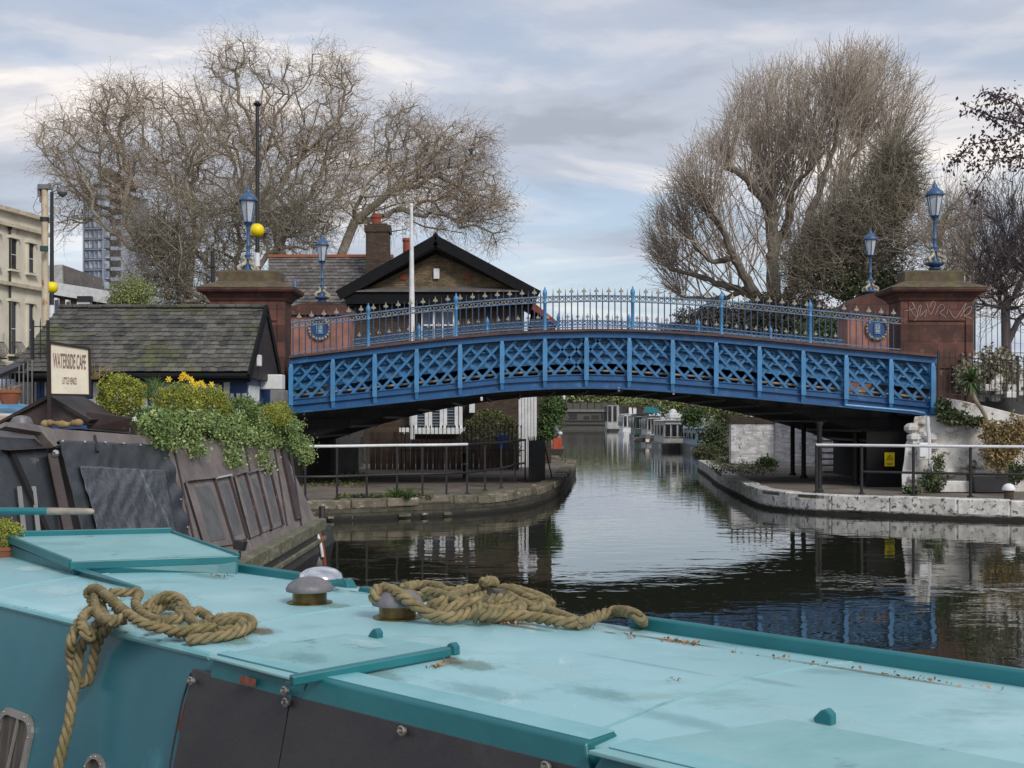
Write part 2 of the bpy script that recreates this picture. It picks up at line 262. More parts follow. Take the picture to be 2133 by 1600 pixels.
# water
m = bpy.data.materials.new('water'); m.use_nodes = True; MT['water'] = m
t = m.node_tree; b = t.nodes['Principled BSDF']
b.inputs['Base Color'].default_value = (0.018, 0.020, 0.013, 1); b.inputs['Roughness'].default_value = 0.02; b.inputs['IOR'].default_value = 1.45
tcn = t.nodes.new('ShaderNodeTexCoord')
def wn(scale, stretch, det, dist=0.0):
    mp = t.nodes.new('ShaderNodeMapping'); mp.inputs['Scale'].default_value = stretch
    q = t.nodes.new('ShaderNodeTexNoise'); q.inputs['Scale'].default_value = scale; q.inputs['Detail'].default_value = det; q.inputs['Distortion'].default_value = dist
    t.links.new(tcn.outputs['Object'], mp.inputs[0]); t.links.new(mp.outputs[0], q.inputs['Vector']); return q.outputs['Fac']
def wm(op, a, bb):
    q = t.nodes.new('ShaderNodeMath'); q.operation = op
    for i, v in enumerate((a, bb)):
        if isinstance(v, float): q.inputs[i].default_value = v
        else: t.links.new(v, q.inputs[i])
    return q.outputs[0]
patch = t.nodes.new('ShaderNodeMapRange'); patch.inputs['From Min'].default_value = 0.42; patch.inputs['From Max'].default_value = 0.66
patch.inputs['To Min'].default_value = 0.18; patch.inputs['To Max'].default_value = 1.0
t.links.new(wn(0.12, (1, 1.3, 1), 2), patch.inputs[0])
h = wm('MULTIPLY', wn(1.1, (1.0, 1.5, 1), 3, 0.4), 0.9)
h = wm('ADD', h, wm('MULTIPLY', wm('MULTIPLY', wn(4.5, (0.8, 1.5, 1), 2, 0.3), 0.20), patch.outputs[0]))
bp = t.nodes.new('ShaderNodeBump'); bp.inputs['Strength'].default_value = 0.15; bp.inputs['Distance'].default_value = 0.045
t.links.new(h, bp.inputs['Height']); t.links.new(bp.outputs[0], b.inputs['Normal'])

# ------------------------------------------------------------------ mesh builder and object helpers
class MB:
    def __init__(s): s.v = []; s.f = []; s.smooth = False
    def add(s, vs, fs):
        o = len(s.v); s.v += [tuple(x) for x in vs]; s.f += [tuple(i + o for i in q) for q in fs]; return s
    def box(s, c, d, rz=0.0):
        c = Vector(c); hx, hy, hz_ = d[0]/2, d[1]/2, d[2]/2; r = Matrix.Rotation(rz, 3, 'Z')
        vs = [c + r @ Vector((x, y, z)) for z in (-hz_, hz_) for x, y in ((-hx, -hy), (hx, -hy), (hx, hy), (-hx, hy))]
        return s.add(vs, [(3, 2, 1, 0), (4, 5, 6, 7), (0, 1, 5, 4), (1, 2, 6, 5), (2, 3, 7, 6), (3, 0, 4, 7)])
    def span(s, a, b):
        a = Vector(a); b = Vector(b); return s.box((a + b) / 2, [abs(x) for x in (b - a)])
    def prism(s, pts, vec):
        pts = [Vector(p) for p in pts]; n = len(pts); vec = Vector(vec)
        tri = tessellate_polygon([pts]); vs = pts + [p + vec for p in pts]
        nrm = Vector((0, 0, 0))
        for i in range(n): nrm += pts[i].cross(pts[(i+1) % n])
        fs = []
        if n == 4: fs = [(0, 1, 2, 3), (7, 6, 5, 4)]
        else:
            for q in tri: fs.append(tuple(q)); fs.append(tuple(i + n for i in reversed(q)))
        for i in range(n): j = (i+1) % n; fs.append((i, i+n, j+n, j))
        return s.add(vs, fs)
    def tube(s, pts, rad, n=8, cap=True, closed=False):
        pts = [Vector(p) for p in pts]; m_ = len(pts)
        if isinstance(rad, (int, float)): rad = [rad] * m_
        o = len(s.v); d0 = (pts[1] - pts[0]).normalized(); up = Z if abs(d0.z) < 0.9 else Vector((1, 0, 0)); side = d0.cross(up).normalized()
        for i, p in enumerate(pts):
            d = (pts[min(i+1, m_-1)] - pts[max(i-1, 0)]).normalized()
            side = (side - d * side.dot(d)).normalized(); u = side.cross(d)
            for k in range(n):
                a = 2*math.pi*k/n; s.v.append(tuple(p + (side*math.cos(a) + u*math.sin(a)) * rad[i]))
        for i in range(m_-1):
            for k in range(n): k2 = (k+1) % n; s.f.append((o+i*n+k, o+i*n+k2, o+(i+1)*n+k2, o+(i+1)*n+k))
        if cap: s.f.append(tuple(o+k for k in reversed(range(n)))); s.f.append(tuple(o+(m_-1)*n+k for k in range(n)))
        return s
    def lathe(s, c, prof, n=20, sq=None):
        c = Vector(c); o = len(s.v)
        for r, z in prof:
            for k in range(n):
                a = 2*math.pi*(k + 0.5)/n; s.v.append((c.x + r*math.cos(a), c.y + r*math.sin(a), c.z + z))
        for i in range(len(prof)-1):
            for k in range(n): k2 = (k+1) % n; s.f.append((o+i*n+k, o+i*n+k2, o+(i+1)*n+k2, o+(i+1)*n+k))
        s.f.append(tuple(o+k for k in reversed(range(n)))); s.f.append(tuple(o+(len(prof)-1)*n+k for k in range(n)))
        return s
    def ball(s, c, r, n=14, m_=9, sz=1.0):
        return s.lathe(c, [(max(1e-3, r*math.sin(math.pi*i/m_)), -r*sz*math.cos(math.pi*i/m_)) for i in range(m_+1)], n)
    def beam(s, a, b, w_, h_, up=Z):
        a = Vector(a); b = Vector(b); d = (b-a).normalized(); up = Vector(up)
        if abs(d.dot(up.normalized())) > 0.98: up = Vector((1, 0, 0)) if abs(d.x) < 0.9 else Vector((0, 1, 0))
        sd_ = d.cross(up).normalized(); u = sd_.cross(d)
        vs = [p + sd_*x*w_/2 + u*y*h_/2 for p in (a, b) for x, y in ((-1, -1), (1, -1), (1, 1), (-1, 1))]
        return s.add(vs, [(3, 2, 1, 0), (4, 5, 6, 7), (0, 1, 5, 4), (1, 2, 6, 5), (2, 3, 7, 6), (3, 0, 4, 7)])
    def sweep(s, xs, lo, hi, y0, y1):      # box swept along x between curves lo(x), hi(x)
        o = len(s.v); n = len(xs)
        for x in xs:
            s.v += [(x, y0, lo(x)), (x, y1, lo(x)), (x, y1, hi(x)), (x, y0, hi(x))]
        for i in range(n-1):
            for k in range(4): k2 = (k+1) % 4; s.f.append((o+4*i+k, o+4*i+4+k, o+4*i+4+k2, o+4*i+k2))
        s.f.append((o, o+1, o+2, o+3)); s.f.append((o+4*n-1, o+4*n-2, o+4*n-3, o+4*n-4)); return s
    def build(s, name, mt, parent=None, smooth=False, bevel=0.0, loc=None):
        base = Vector((0, 0, 0)); p = parent
        while p is not None: base += p.location; p = p.parent
        me = bpy.data.meshes.new(name)
        own = Vector(loc) if loc is not None else Vector((0, 0, 0))
        off = base + own
        me.from_pydata([(x - off.x, y - off.y, z - off.z) for x, y, z in s.v], [], s.f)
        bm = bmesh.new(); bm.from_mesh(me); bmesh.ops.recalc_face_normals(bm, faces=bm.faces); bm.to_mesh(me); bm.free()
        me.materials.append(MT[mt] if isinstance(mt, str) else mt)
        if smooth:
            me.polygons.foreach_set('use_smooth', [True]*len(me.polygons))
            try: me.set_sharp_from_angle(angle=R(40))
            except Exception: pass
        o = bpy.data.objects.new(name, me); C.objects.link(o); o.location = own
        if parent: o.parent = parent
        if bevel:
            bv = o.modifiers.new('bevel', 'BEVEL'); bv.width = bevel; bv.segments = 2; bv.limit_method = 'ANGLE'; bv.angle_limit = R(35)
        return o
def tag(o, label, cat, group=None, kind=None):
    if kind: o['kind'] = kind
    if label: o['label'] = label
    if cat: o['category'] = cat
    if group: o['group'] = group
    return o
def thing(name, label, cat, loc=(0, 0, 0), group=None):
    o = bpy.data.objects.new(name, None); C.objects.link(o); o.location = loc; o.empty_display_size = 0.2
    return tag(o, label, cat, group)
def struct(o): o['kind'] = 'structure'; return o
def copy_tree(o, parent=None):
    c = o.copy(); C.objects.link(c); c.parent = parent
    for ch in [x for x in o.children]: copy_tree(ch, c)
    return c
def base_of(parent):
    b_ = Vector((0, 0, 0))
    while parent is not None: b_ += parent.location; parent = parent.parent
    return np.array(b_)
def fastmesh(name, V, Fq, mt, parent=None, k=4, smooth=False):
    V = np.asarray(V, dtype=np.float32) - base_of(parent).astype(np.float32); Fq = np.asarray(Fq, dtype=np.int32)
    me = bpy.data.meshes.new(name); me.vertices.add(len(V)); me.vertices.foreach_set('co', V.ravel())
    me.loops.add(Fq.size); me.loops.foreach_set('vertex_index', Fq.ravel())
    me.polygons.add(len(Fq)); me.polygons.foreach_set('loop_start', np.arange(len(Fq), dtype=np.int32)*k)
    if smooth: me.polygons.foreach_set('use_smooth', np.ones(len(Fq), dtype=bool))
    me.update(calc_edges=True); me.materials.append(MT[mt])
    o = bpy.data.objects.new(name, me); C.objects.link(o)
    if parent: o.parent = parent
    return o
def segs_mesh(name, A, B, ra, rb, mt, parent=None, n=3):
    A = np.asarray(A, float); B = np.asarray(B, float); d = B - A; Ln = np.linalg.norm(d, axis=1, keepdims=True) + 1e-9; d = d / Ln
    up = np.where(np.abs(d[:, 2:3]) < 0.9, np.array([[0, 0, 1.0]]), np.array([[1.0, 0, 0]]))
    s1 = np.cross(d, up); s1 /= np.linalg.norm(s1, axis=1, keepdims=True); s2 = np.cross(s1, d)
    ra = np.asarray(ra).reshape(-1, 1); rb = np.asarray(rb).reshape(-1, 1); vs = []
    for P_, r_ in ((A, ra), (B, rb)):
        for k in range(n):
            a = 2*math.pi*k/n; vs.append(P_ + (s1*math.cos(a) + s2*math.sin(a))*r_)
    V = np.stack(vs, axis=1).reshape(-1, 3); m_ = len(A); o = (np.arange(m_)*2*n)[:, None]
    f = np.concatenate([np.stack([o[:, 0]+k, o[:, 0]+(k+1) % n, o[:, 0]+n+(k+1) % n, o[:, 0]+n+k], 1) for k in range(n)])
    return fastmesh(name, V, f, mt, parent)
def leaf_arrays(Cn, size, rg=rng, aspect=0.55, droop=0.0):
    n = len(Cn); d = rg.normal(size=(n, 3)); d[:, 2] -= droop; d /= np.linalg.norm(d, axis=1, keepdims=True)
    e = rg.normal(size=(n, 3)); e -= d*(d*e).sum(1, keepdims=True); e /= np.linalg.norm(e, axis=1, keepdims=True)
    sz = (np.asarray(size) * rg.uniform(0.6, 1.3, n)).reshape(-1, 1)
    V = np.stack([Cn, Cn + d*sz*0.5 + e*sz*aspect*0.5, Cn + d*sz, Cn + d*sz*0.5 - e*sz*aspect*0.5], axis=1).reshape(-1, 3)
    return V, np.arange(n*4).reshape(-1, 4)
def leaves(name, Cn, size, mt, parent=None, aspect=0.6, droop=0.0, rg=rng):
    V, f = leaf_arrays(np.asarray(Cn), size, rg, aspect, droop); return fastmesh(name, V, f, mt, parent)
def blob_points(c, r, n, rg=rng, shell=0.5, clump=0.0):
    """points filling an ellipsoid, lumpy outline"""
    d = rg.normal(size=(n, 3)); d /= np.linalg.norm(d, axis=1, keepdims=True)
    ph = rg.uniform(0, 6.28, 6)
    bump = 1 + 0.10*np.sin(5*d[:, 0]+ph[0])*np.sin(6*d[:, 1]+ph[1]) + 0.08*np.sin(9*d[:, 2]+ph[2]+4*d[:, 0]) + clump*np.sin(14*d[:, 0]+ph[3])*np.sin(13*d[:, 2]+ph[4])
    rad = rg.uniform(shell, 1.0, n)**0.6 * bump
    return np.asarray(c) + d*np.asarray(r)*rad[:, None]
def polyband(pts, step=0.05):          # dense catmull-rom sampling
    pts = [Vector(p) for p in pts]; q = [pts[0]*2 - pts[1]] + pts + [pts[-1]*2 - pts[-2]]; outp = []
    for i in range(1, len(q)-2):
        a, b_, c_, d = q[i-1:i+3]; n = max(2, int((c_-b_).length/step))
        for k in range(n):
            u = k/n; outp.append(0.5*((2*b_) + (c_-a)*u + (2*a-5*b_+4*c_-d)*u*u + (3*b_-a-3*c_+d)*u**3))
    outp.append(pts[-1]); return outp
def text_mesh(txt, w_, h_, origin, xdir, nrm, name, mt, parent, thick=0.003):
    cu = bpy.data.curves.new('t', 'FONT'); cu.body = txt; cu.align_x = 'CENTER'; cu.align_y = 'CENTER'; cu.extrude = 0.0; cu.offset = 0.012
    ob = bpy.data.objects.new('t', cu); C.objects.link(ob); bpy.context.view_layer.update()
    me = bpy.data.meshes.new_from_object(ob.evaluated_get(bpy.context.evaluated_depsgraph_get()))
    xs = [v.co.x for v in me.vertices]; ys = [v.co.y for v in me.vertices]; sx = w_/(max(xs)-min(xs)); sy = h_/(max(ys)-min(ys))
    cx, cy = (max(xs)+min(xs))/2, (max(ys)+min(ys))/2; xd = Vector(xdir).normalized(); nn = Vector(nrm).normalized(); yd = nn.cross(xd).normalized()
    if yd.z < 0: yd = -yd
    mb = MB(); mb.v = [tuple(Vector(origin) + xd*(v.co.x-cx)*sx + yd*(v.co.y-cy)*sy + nn*thick) for v in me.vertices]; mb.f = [tuple(p.vertices) for p in me.polygons]
    bpy.data.objects.remove(ob); bpy.data.meshes.remove(me); bpy.data.curves.remove(cu)
    return mb.build(name, mt, parent)

# ------------------------------------------------------------------ the setting: water, banks, roads
mb = MB(); mb.add([(-400, -60, 0), (400, -60, 0), (400, 900, 0), (-400, 900, 0)], [(0, 1, 2, 3)])
struct(mb.build('canal_water', 'water'))
ZB = 0.45
def ground(name, pts, z0, z1, mt):
    mb = MB(); mb.prism([(p[0], p[1], z1) for p in pts], (0, 0, z0 - z1)); return struct(mb.build(name, mt))
Lpx = [(636, 1043), (702, 1042), (780, 1040), (854, 1037), (930, 1035), (1000, 1031), (1050, 1027), (1096, 1021), (1135, 1011), (1164, 999), (1181, 983), (1193, 968), (1197, 959)]
Ledge = [Vector((-6.0, -8, ZB)), Vector((-6.0, 24.5, ZB)), Vector((-5.2, 26.6, ZB))] + [G(x, y, ZB) for x, y in Lpx]
Lback = [Vector((2.2, 57.5, ZB)), Vector((2.3, 62, ZB)), Vector((6.4, 164, ZB)), Vector((12.2, 300, ZB)), Vector((17, 460, ZB)), Vector((-400, 460, ZB)), Vector((-400, -8, ZB))]
ground('left_bank_ground', Ledge + Lback, -0.6, ZB - 0.02, 'path')
Rpx = [(1453, 956), (1475, 969), (1492, 981), (1515, 992), (1537, 1001), (1565, 1013), (1592, 1021), (1640, 1026), (1700, 1030), (1788, 1033), (1900, 1037), (2005, 1040), (2133, 1043), (2400, 1047)]
Redge = [G(x, y, ZB) for x, y in Rpx]
Rback = [Vector((400, 24, ZB)), Vector((400, 460, ZB)), Vector((36, 460, ZB)), Vector((24, 300, ZB)), Vector((21.4, 240, ZB)), Vector((18.6, 180, ZB)), Vector((17.4, 140, ZB)), Vector((14.3, 91, ZB)), Vector((14.2, 82, ZB)), Vector((13.0, 66, ZB)), Vector((9.5, 60, ZB))]
ground('right_bank_ground', Redge + Rback, -0.6, ZB - 0.02, 'path')
# towpath the photographer stands on
UB = Vector((0.7133, -0.7009, 0)); NB = Vector((0.7009, 0.7133, 0))
def BT(s, t_, z): return UB*s + NB*t_ + Z*z
ground('near_towpath', [BT(-14, 1.75, 0), BT(9, 1.75, 0), BT(9, -14, 0), BT(-14, -14, 0)], -0.6, 0.5, 'path')
# raised streets either side of the bridge
ground('left_street', [(-7.3, 33.6), (-7.3, 40.4), (-5.6, 47), (-14, 62), (-80, 62), (-80, 30.5), (-7.3, 30.5)][:6] + [(-10.5, 30.2)], 0.4, 3.45, 'asphalt')
ground('right_street', [(11.6, 34.6), (60, 34.6), (60, 48), (13.2, 48), (11.8, 41)], 0.4, 3.5, 'asphalt')
MB().add([(-400, 455, 0.45), (400, 455, 0.45), (900, 1500, 0.6), (-900, 1500, 0.6)], [(0, 1, 2, 3)]).build('far_ground', 'ground')['kind'] = 'structure'

# quay walls and coping stones
def coping(name, label, edge, mt, wallmt, w_, h_, ln, jit, side):
    root = thing(name, label, 'quay wall', (edge[0].x, edge[0].y, 0))
    wall = MB(); st = MB(); pts = polyband(edge, 0.1); i = 0; acc = 0; start = 0; target = ln*random.uniform(0.7, 1.3)
    for j in range(1, len(pts)):
        acc += (pts[j]-pts[j-1]).length
        if acc >= target or j == len(pts)-1:
            a, b_ = pts[start], pts[j]; d = (b_-a); L_ = d.length
            if L_ > 0.02:
                d.normalize(); nrm = Vector((d.y, -d.x, 0))*side
                g_ = 0.012; zt = random.uniform(-jit, jit); wv = w_ + random.uniform(0, jit)*2
                out_ = 0.03 + random.uniform(-jit, jit)*0.7
                q = [a + d*g_ + nrm*out_, b_ - d*g_ + nrm*out_, b_ - d*g_ - nrm*wv, a + d*g_ - nrm*wv]
                st.prism([Vector((p.x, p.y, ZB + zt)) for p in q], (0, 0, -h_ - jit))
            start = j; acc = 0; target = ln*random.uniform(0.65, 1.35)
    pw = polyband(edge, 0.5); o = len(wall.v)
    for k, p in enumerate(pw):
        d = (pw[min(k+1, len(pw)-1)] - pw[max(k-1, 0)]).normalized(); nrm = Vector((d.y, -d.x, 0))*side
        for z in (-0.5, ZB-0.1): q = p + nrm*0.012; wall.v.append((q.x, q.y, z))
        for z in (ZB-0.1, -0.5): q = p - nrm*0.2; wall.v.append((q.x, q.y, z))
    for k in range(len(pw)-1):
        for e in range(4): e2 = (e+1) % 4; wall.f.append((o+4*k+e, o+4*k+4+e, o+4*k+4+e2, o+4*k+e2))
    wall.build('quay_wall_face', wallmt, root); st.build('coping', mt, root, bevel=0.025)
    return root
lc = [Vector((-6.0, 16, ZB))] + Ledge[1:] + [Lback[0], Lback[1]]
rc = list(reversed(Redge)); rc.append(Vector((9.3, 59.5, ZB)))
coping('quay_wall', 'curved quay wall of ragged brown stone and brick below the left bank railing', lc, 'bank_stone', 'wall_below', 0.35, 0.16, 0.75, 0.03, 1)
coping('quay_wall', 'quay wall of big white painted stone blocks along the right bank', rc, 'white_stone', 'white_stone', 0.4, 0.34, 1.25, 0.015, -1)
# lower stepped courses on the left quay (bricks washed out unevenly)
mb = MB()
for r_ in range(3):
    z = 0.30 - r_*0.10
    for i in range(7):
        if random.random() < 0.12: continue
        x = 636 + i*48; a = G(x + random.uniform(0, 6), 1043 - (x-636)*0.03, ZB); b_ = G(x + random.uniform(38, 47), 1042 - (x-590)*0.03, ZB); dy = -0.05 - r_*0.07 - random.uniform(0, .03)
        mb.prism([Vector((a.x, a.y+dy, z)), Vector((b_.x, b_.y+dy, z)), Vector((b_.x, b_.y+0.1, z)), Vector((a.x, a.y+0.1, z))], (0, 0, -random.uniform(0.05, 0.08)))
tag(mb.build('fender_ledge', 'bank_stone', bevel=0.008), 'low broken stepped stone ledge at the water under the left quay', 'ledge')

# ------------------------------------------------------------------ the blue road bridge
D1, S1, D2, S2 = 32.5, 80.0, 40.6, F/40.6
def X1(px): return (px-CX)/S1
def Z1(py): return CZ + (HY-py)/S1
topx = [580, 608, 767, 860, 950, 1045, 1135, 1240, 1318, 1400, 1503, 1600, 1688, 1800, 1880, 1952]
topy = [745, 742, 723, 711.5, 702, 694, 689, 686.5, 687.5, 691.5, 698, 707, 716, 727, 734, 741]
botx = [600, 695, 782, 869, 959, 1046, 1133, 1220, 1310, 1400, 1490, 1580, 1670, 1760, 1853, 1950]
boty = [861, 852, 843, 834, 825, 815, 810, 808, 810, 816, 823, 831, 839.5, 848, 857, 867]
XC = X1(1240)
def top(x): return float(np.interp(x, [X1(a) for a in topx], [Z1(a) for a in topy]))
def bot(x): return float(np.interp(x, [X1(a) for a in botx], [Z1(a) for a in boty]))
def arc(x): return 3.0 - 0.0222*(x-XC-0.1)**2
XL, XR = X1(604), X1(1950)
xs = list(np.linspace(XL, XR, 61))
bridge = thing('road_bridge', 'arched blue iron lattice road bridge spanning the canal between red stone piers', 'bridge', (XC, 36.5, 0))
MB().sweep(xs, lambda x: top(x)-0.19, lambda x: top(x)-0.05, D1-0.06, D1+0.06).sweep(xs, lambda x: top(x)-0.215, lambda x: top(x)-0.19, D1-0.13, D1+0.1).build('top_chord', 'bridge_blue', bridge)
MB().sweep(xs, lambda x: top(x)-0.05, lambda x: top(x)+0.012, D1-0.16, D1+0.2).build('deck_edge', 'deck_edge', bridge)
MB().sweep(xs, lambda x: bot(x), lambda x: bot(x)+0.36, D1-0.02, D1+0.05).sweep(xs, lambda x: bot(x)-0.02, lambda x: bot(x)+0.02, D1-0.17, D1+0.12)\
    .sweep(xs, lambda x: bot(x)+0.2, lambda x: bot(x)+0.225, D1-0.09, D1-0.02).sweep(xs, lambda x: bot(x)+0.335, lambda x: bot(x)+0.362, D1-0.05, D1+0.1).build('bottom_chord', 'bridge_blue', bridge)
stiff = [608, 695, 782, 869, 959, 1046, 1135, 1221, 1310, 1400, 1490, 1580, 1671, 1760, 1853, 1940]
for px in stiff:
    x = X1(px); w_ = 0.042; zt, zb = top(x)-0.215, bot(x)
    mb = MB(); y0, y1 = D1-0.16, D1-0.02
    mb.prism([(x-w_, y1, zb), (x-w_, y1, zt), (x-w_, y0+0.02, zt), (x-w_, y0, zt-0.15), (x-w_, y0, zb+0.22), (x-w_, y0+0.07, zb+0.03)], (2*w_, 0, 0))
    mb.box((x, D1-0.165, (zt+zb)/2+0.06), (0.115, 0.012, zt-zb-0.28))
    mb.build('stiffener', 'bridge_light_blue', bridge)
def lattice(direc_of, y, w_, mt, nm):
    mb = MB(); step = (X1(1310)-X1(1221))/3; x = XL - 2.0
    k = 0
    while x < XR + 2:
        d = direc_of(x)
        if d:
            za, zb_ = bot(min(max(x, XL), XR))+0.30, top(min(max(x, XL), XR))-0.20; run = (zb_-za)*0.92
            a = Vector((x - d*run/2, y, za)); b_ = Vector((x + d*run/2, y, zb_))
            # follow the chord curves and clip at the ends
            pts = []
            for q in np.linspace(0, 1, 9):
                p = a.lerp(b_, q)
                if XL+0.03 < p.x < XR-0.03 and bot(p.x)+0.24 < p.z < top(p.x)-0.19: pts.append(p)
            if len(pts) > 1: mb.beam(pts[0], pts[-1], w_, 0.022, up=Vector((0, 1, 0)))
        x += step; k += 1
    return mb.build(nm, mt, bridge)
lattice(lambda x: 1 if x < XC - 0.2 else 0, D1-0.012, 0.066, 'lattice_blue', 'lattice')
lattice(lambda x: -1 if x > XC - 0.9 else 0, D1-0.012, 0.066, 'lattice_blue', 'lattice')
lattice(lambda x: -1 if x < XC + 0.2 else 0, D1+0.03, 0.062, 'lattice_blue', 'lattice')
lattice(lambda x: 1 if x > XC - 0.4 else 0, D1+0.03, 0.062, 'lattice_blue', 'lattice')
# inner girder, cross plates, service pipes
mb = MB(); ins = [x for x in xs if X1(640) < x < X1(1900)]
mb.sweep(xs, lambda x: top(x)-0.84, lambda x: top(x)-0.13, D1+0.20, D1+0.23)
mb.sweep(xs, lambda x: top(x)-0.88, lambda x: top(x)-0.84, D1+0.12, D1+0.4).sweep(xs, lambda x: top(x)-0.42, lambda x: top(x)-0.39, D1+0.12, D1+0.20)
mb.build('inner_girder', 'bridge_light_blue', bridge)  # lighter blue painted to offset the deck's shade in this recess
for x in np.arange(XL+0.35, XR-0.2, 0.37):
    MB().box((x, D1+0.14, top(x)-0.32), (0.22, 0.1, 0.03)).box((x+0.06, D1+0.15, top(x)-0.43), (0.05, 0.08, 0.2)).build('bracket', 'lattice_blue', bridge)
def pathpipe(off, y, r_, mt, nm):
    return MB().tube([(x, y, top(x)-off) for x in xs], r_, 10).build(nm, mt, bridge, smooth=True)
pathpipe(0.64, D1+0.14, 0.045, 'bridge_blue', 'service_pipe'); pathpipe(0.47, D1+0.13, 0.03, 'lattice_blue', 'service_pipe')
MB().tube([(x, D1+0.25, bot(x)+0.46) for x in xs], 0.035, 10).build('service_pipe', 'cream_pipe', bridge, smooth=True)
# downpipe at the right end of the girder
MB().tube([P(1760, 844, D1-0.16), P(1905, 857, D1-0.16), P(1925, 861, D1-0.16), P(1931, 868, D1-0.16), P(1932, 884, D1-0.16)], 0.035, 8).build('drain_pipe', 'bridge_light_blue', bridge, smooth=True)
# vault and deck body
vx = list(np.linspace(XL+0.1, XR-0.1, 61))
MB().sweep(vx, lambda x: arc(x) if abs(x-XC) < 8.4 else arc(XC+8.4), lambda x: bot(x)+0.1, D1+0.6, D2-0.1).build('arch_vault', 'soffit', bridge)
MB().sweep(vx, lambda x: top(x)-0.16, lambda x: top(x)-0.02, D1+0.06, D2+0.02).build('deck', 'asphalt', bridge)
mb = MB().sweep(vx, lambda x: bot(x)+0.1, lambda x: top(x)-0.05, D2-0.06, D2+0.04); mb.build('far_girder', 'bridge_blue', bridge)
mb = MB()
for x in np.arange(XL+0.6, XR-0.4, 0.9): mb.box((x, D1+3.9, arc(x)-0.0), (0.07, 6.6, 0.1))
mb.build('arch_rib', 'dark_iron', bridge)

_s = MB().prism([(-0.065, -0.014, 0.985), (-0.02, -0.014, 0.975), (0, -0.014, 0.96), (0.02, -0.014, 0.975), (0.065, -0.014, 0.985), (0.05, -0.014, 1.03), (0.022, -0.014, 1.04), (0, -0.014, 1.12), (-0.022, -0.014, 1.04), (-0.05, -0.014, 1.03)], (0, 0.028, 0)).build('spearhead', 'gold')
SPEAR = _s.data; bpy.data.objects.remove(_s)
def railing(nm, ypos, x0, x1, posts, parent, off0):
    r_ = MB().sweep([x for x in np.linspace(x0, x1, 60)], lambda x: top(x)+0.865, lambda x: top(x)+0.90, ypos-0.035, ypos+0.035)
    r_.sweep([x for x in np.linspace(x0, x1, 60)], lambda x: top(x)+0.725, lambda x: top(x)+0.755, ypos-0.03, ypos+0.03)
    r_.sweep([x for x in np.linspace(x0, x1, 60)], lambda x: top(x)+0.06, lambda x: top(x)+0.085, ypos-0.02, ypos+0.02)
    rail = r_.build(nm, 'rail_grey', parent)
    bars = MB(); sp = MB(); rings = MB(); x = x0 + 0.05; k = 0
    while x < x1 - 0.02:
        z = top(x)
        near_post = min(abs(x-p) for p in posts) < 0.06
        if not near_post:
            hh = 1.0 if k % 2 else 0.93
            bars.tube([(x, ypos, z), (x, ypos, z+hh)], 0.0165, 5)
            if k % 2:
                so_ = bpy.data.objects.new('spearhead', SPEAR); C.objects.link(so_); so_.parent = rail; so_.location = Vector((x, ypos, z)) - Vector(base_of(rail))
            else: sp.prism([(x-0.012, ypos-0.012, z+0.9), (x+0.012, ypos-0.012, z+0.9), (x+0.004, ypos-0.012, z+1.09), (x-0.004, ypos-0.012, z+1.09)], (0, 0.024, 0)) if False else bars.tube([(x, ypos, z+0.93), (x, ypos, z+1.08)], [0.0125, 0.004], 5)
        cx = x + 0.08; zr = z + 0.81; pts = [(cx + 0.045*math.cos(a), ypos, zr + 0.045*math.sin(a)) for a in np.linspace(0, 2*math.pi, 9)]
        rings.tube(pts, 0.012, 4, cap=False); rings.beam((cx-0.08, ypos, z+0.86), (cx-0.02, ypos, z+0.77), 0.012, 0.012); rings.beam((cx+0.08, ypos, z+0.86), (cx+0.02, ypos, z+0.77), 0.012, 0.012)
        x += 0.1613; k += 1
    bars.build('bars', 'rail_blue', rail); rings.build('scrollwork', 'cream_pipe' if ypos < 35 else 'lattice_blue', rail)
    for px_ in posts:
        z = top(px_); mb = MB().lathe((px_, ypos, z-0.02), [(0.065, 0), (0.05, 0.05), (0.045, 0.1), (0.045, 0.72), (0.06, 0.74), (0.045, 0.78), (0.04, 0.9), (0.055, 0.94), (0.065, 1.0), (0.05, 1.07), (0.02, 1.11), (0.022, 1.13), (0.004, 1.17)], 10)
        mb.build('post', 'bridge_light_blue', rail, smooth=True)
    return rail
railing('railing', D1+0.02, X1(606), X1(1876), [X1(p) for p in (767, 950, 1135, 1318, 1503, 1688)], bridge, 0)
X2 = lambda px: (px-CX)/S2
railing('railing', D2-0.02, X2(735), X2(1757), [X2(p) for p in (873, 1015, 1163, 1310, 1455, 1605)], bridge, 0)
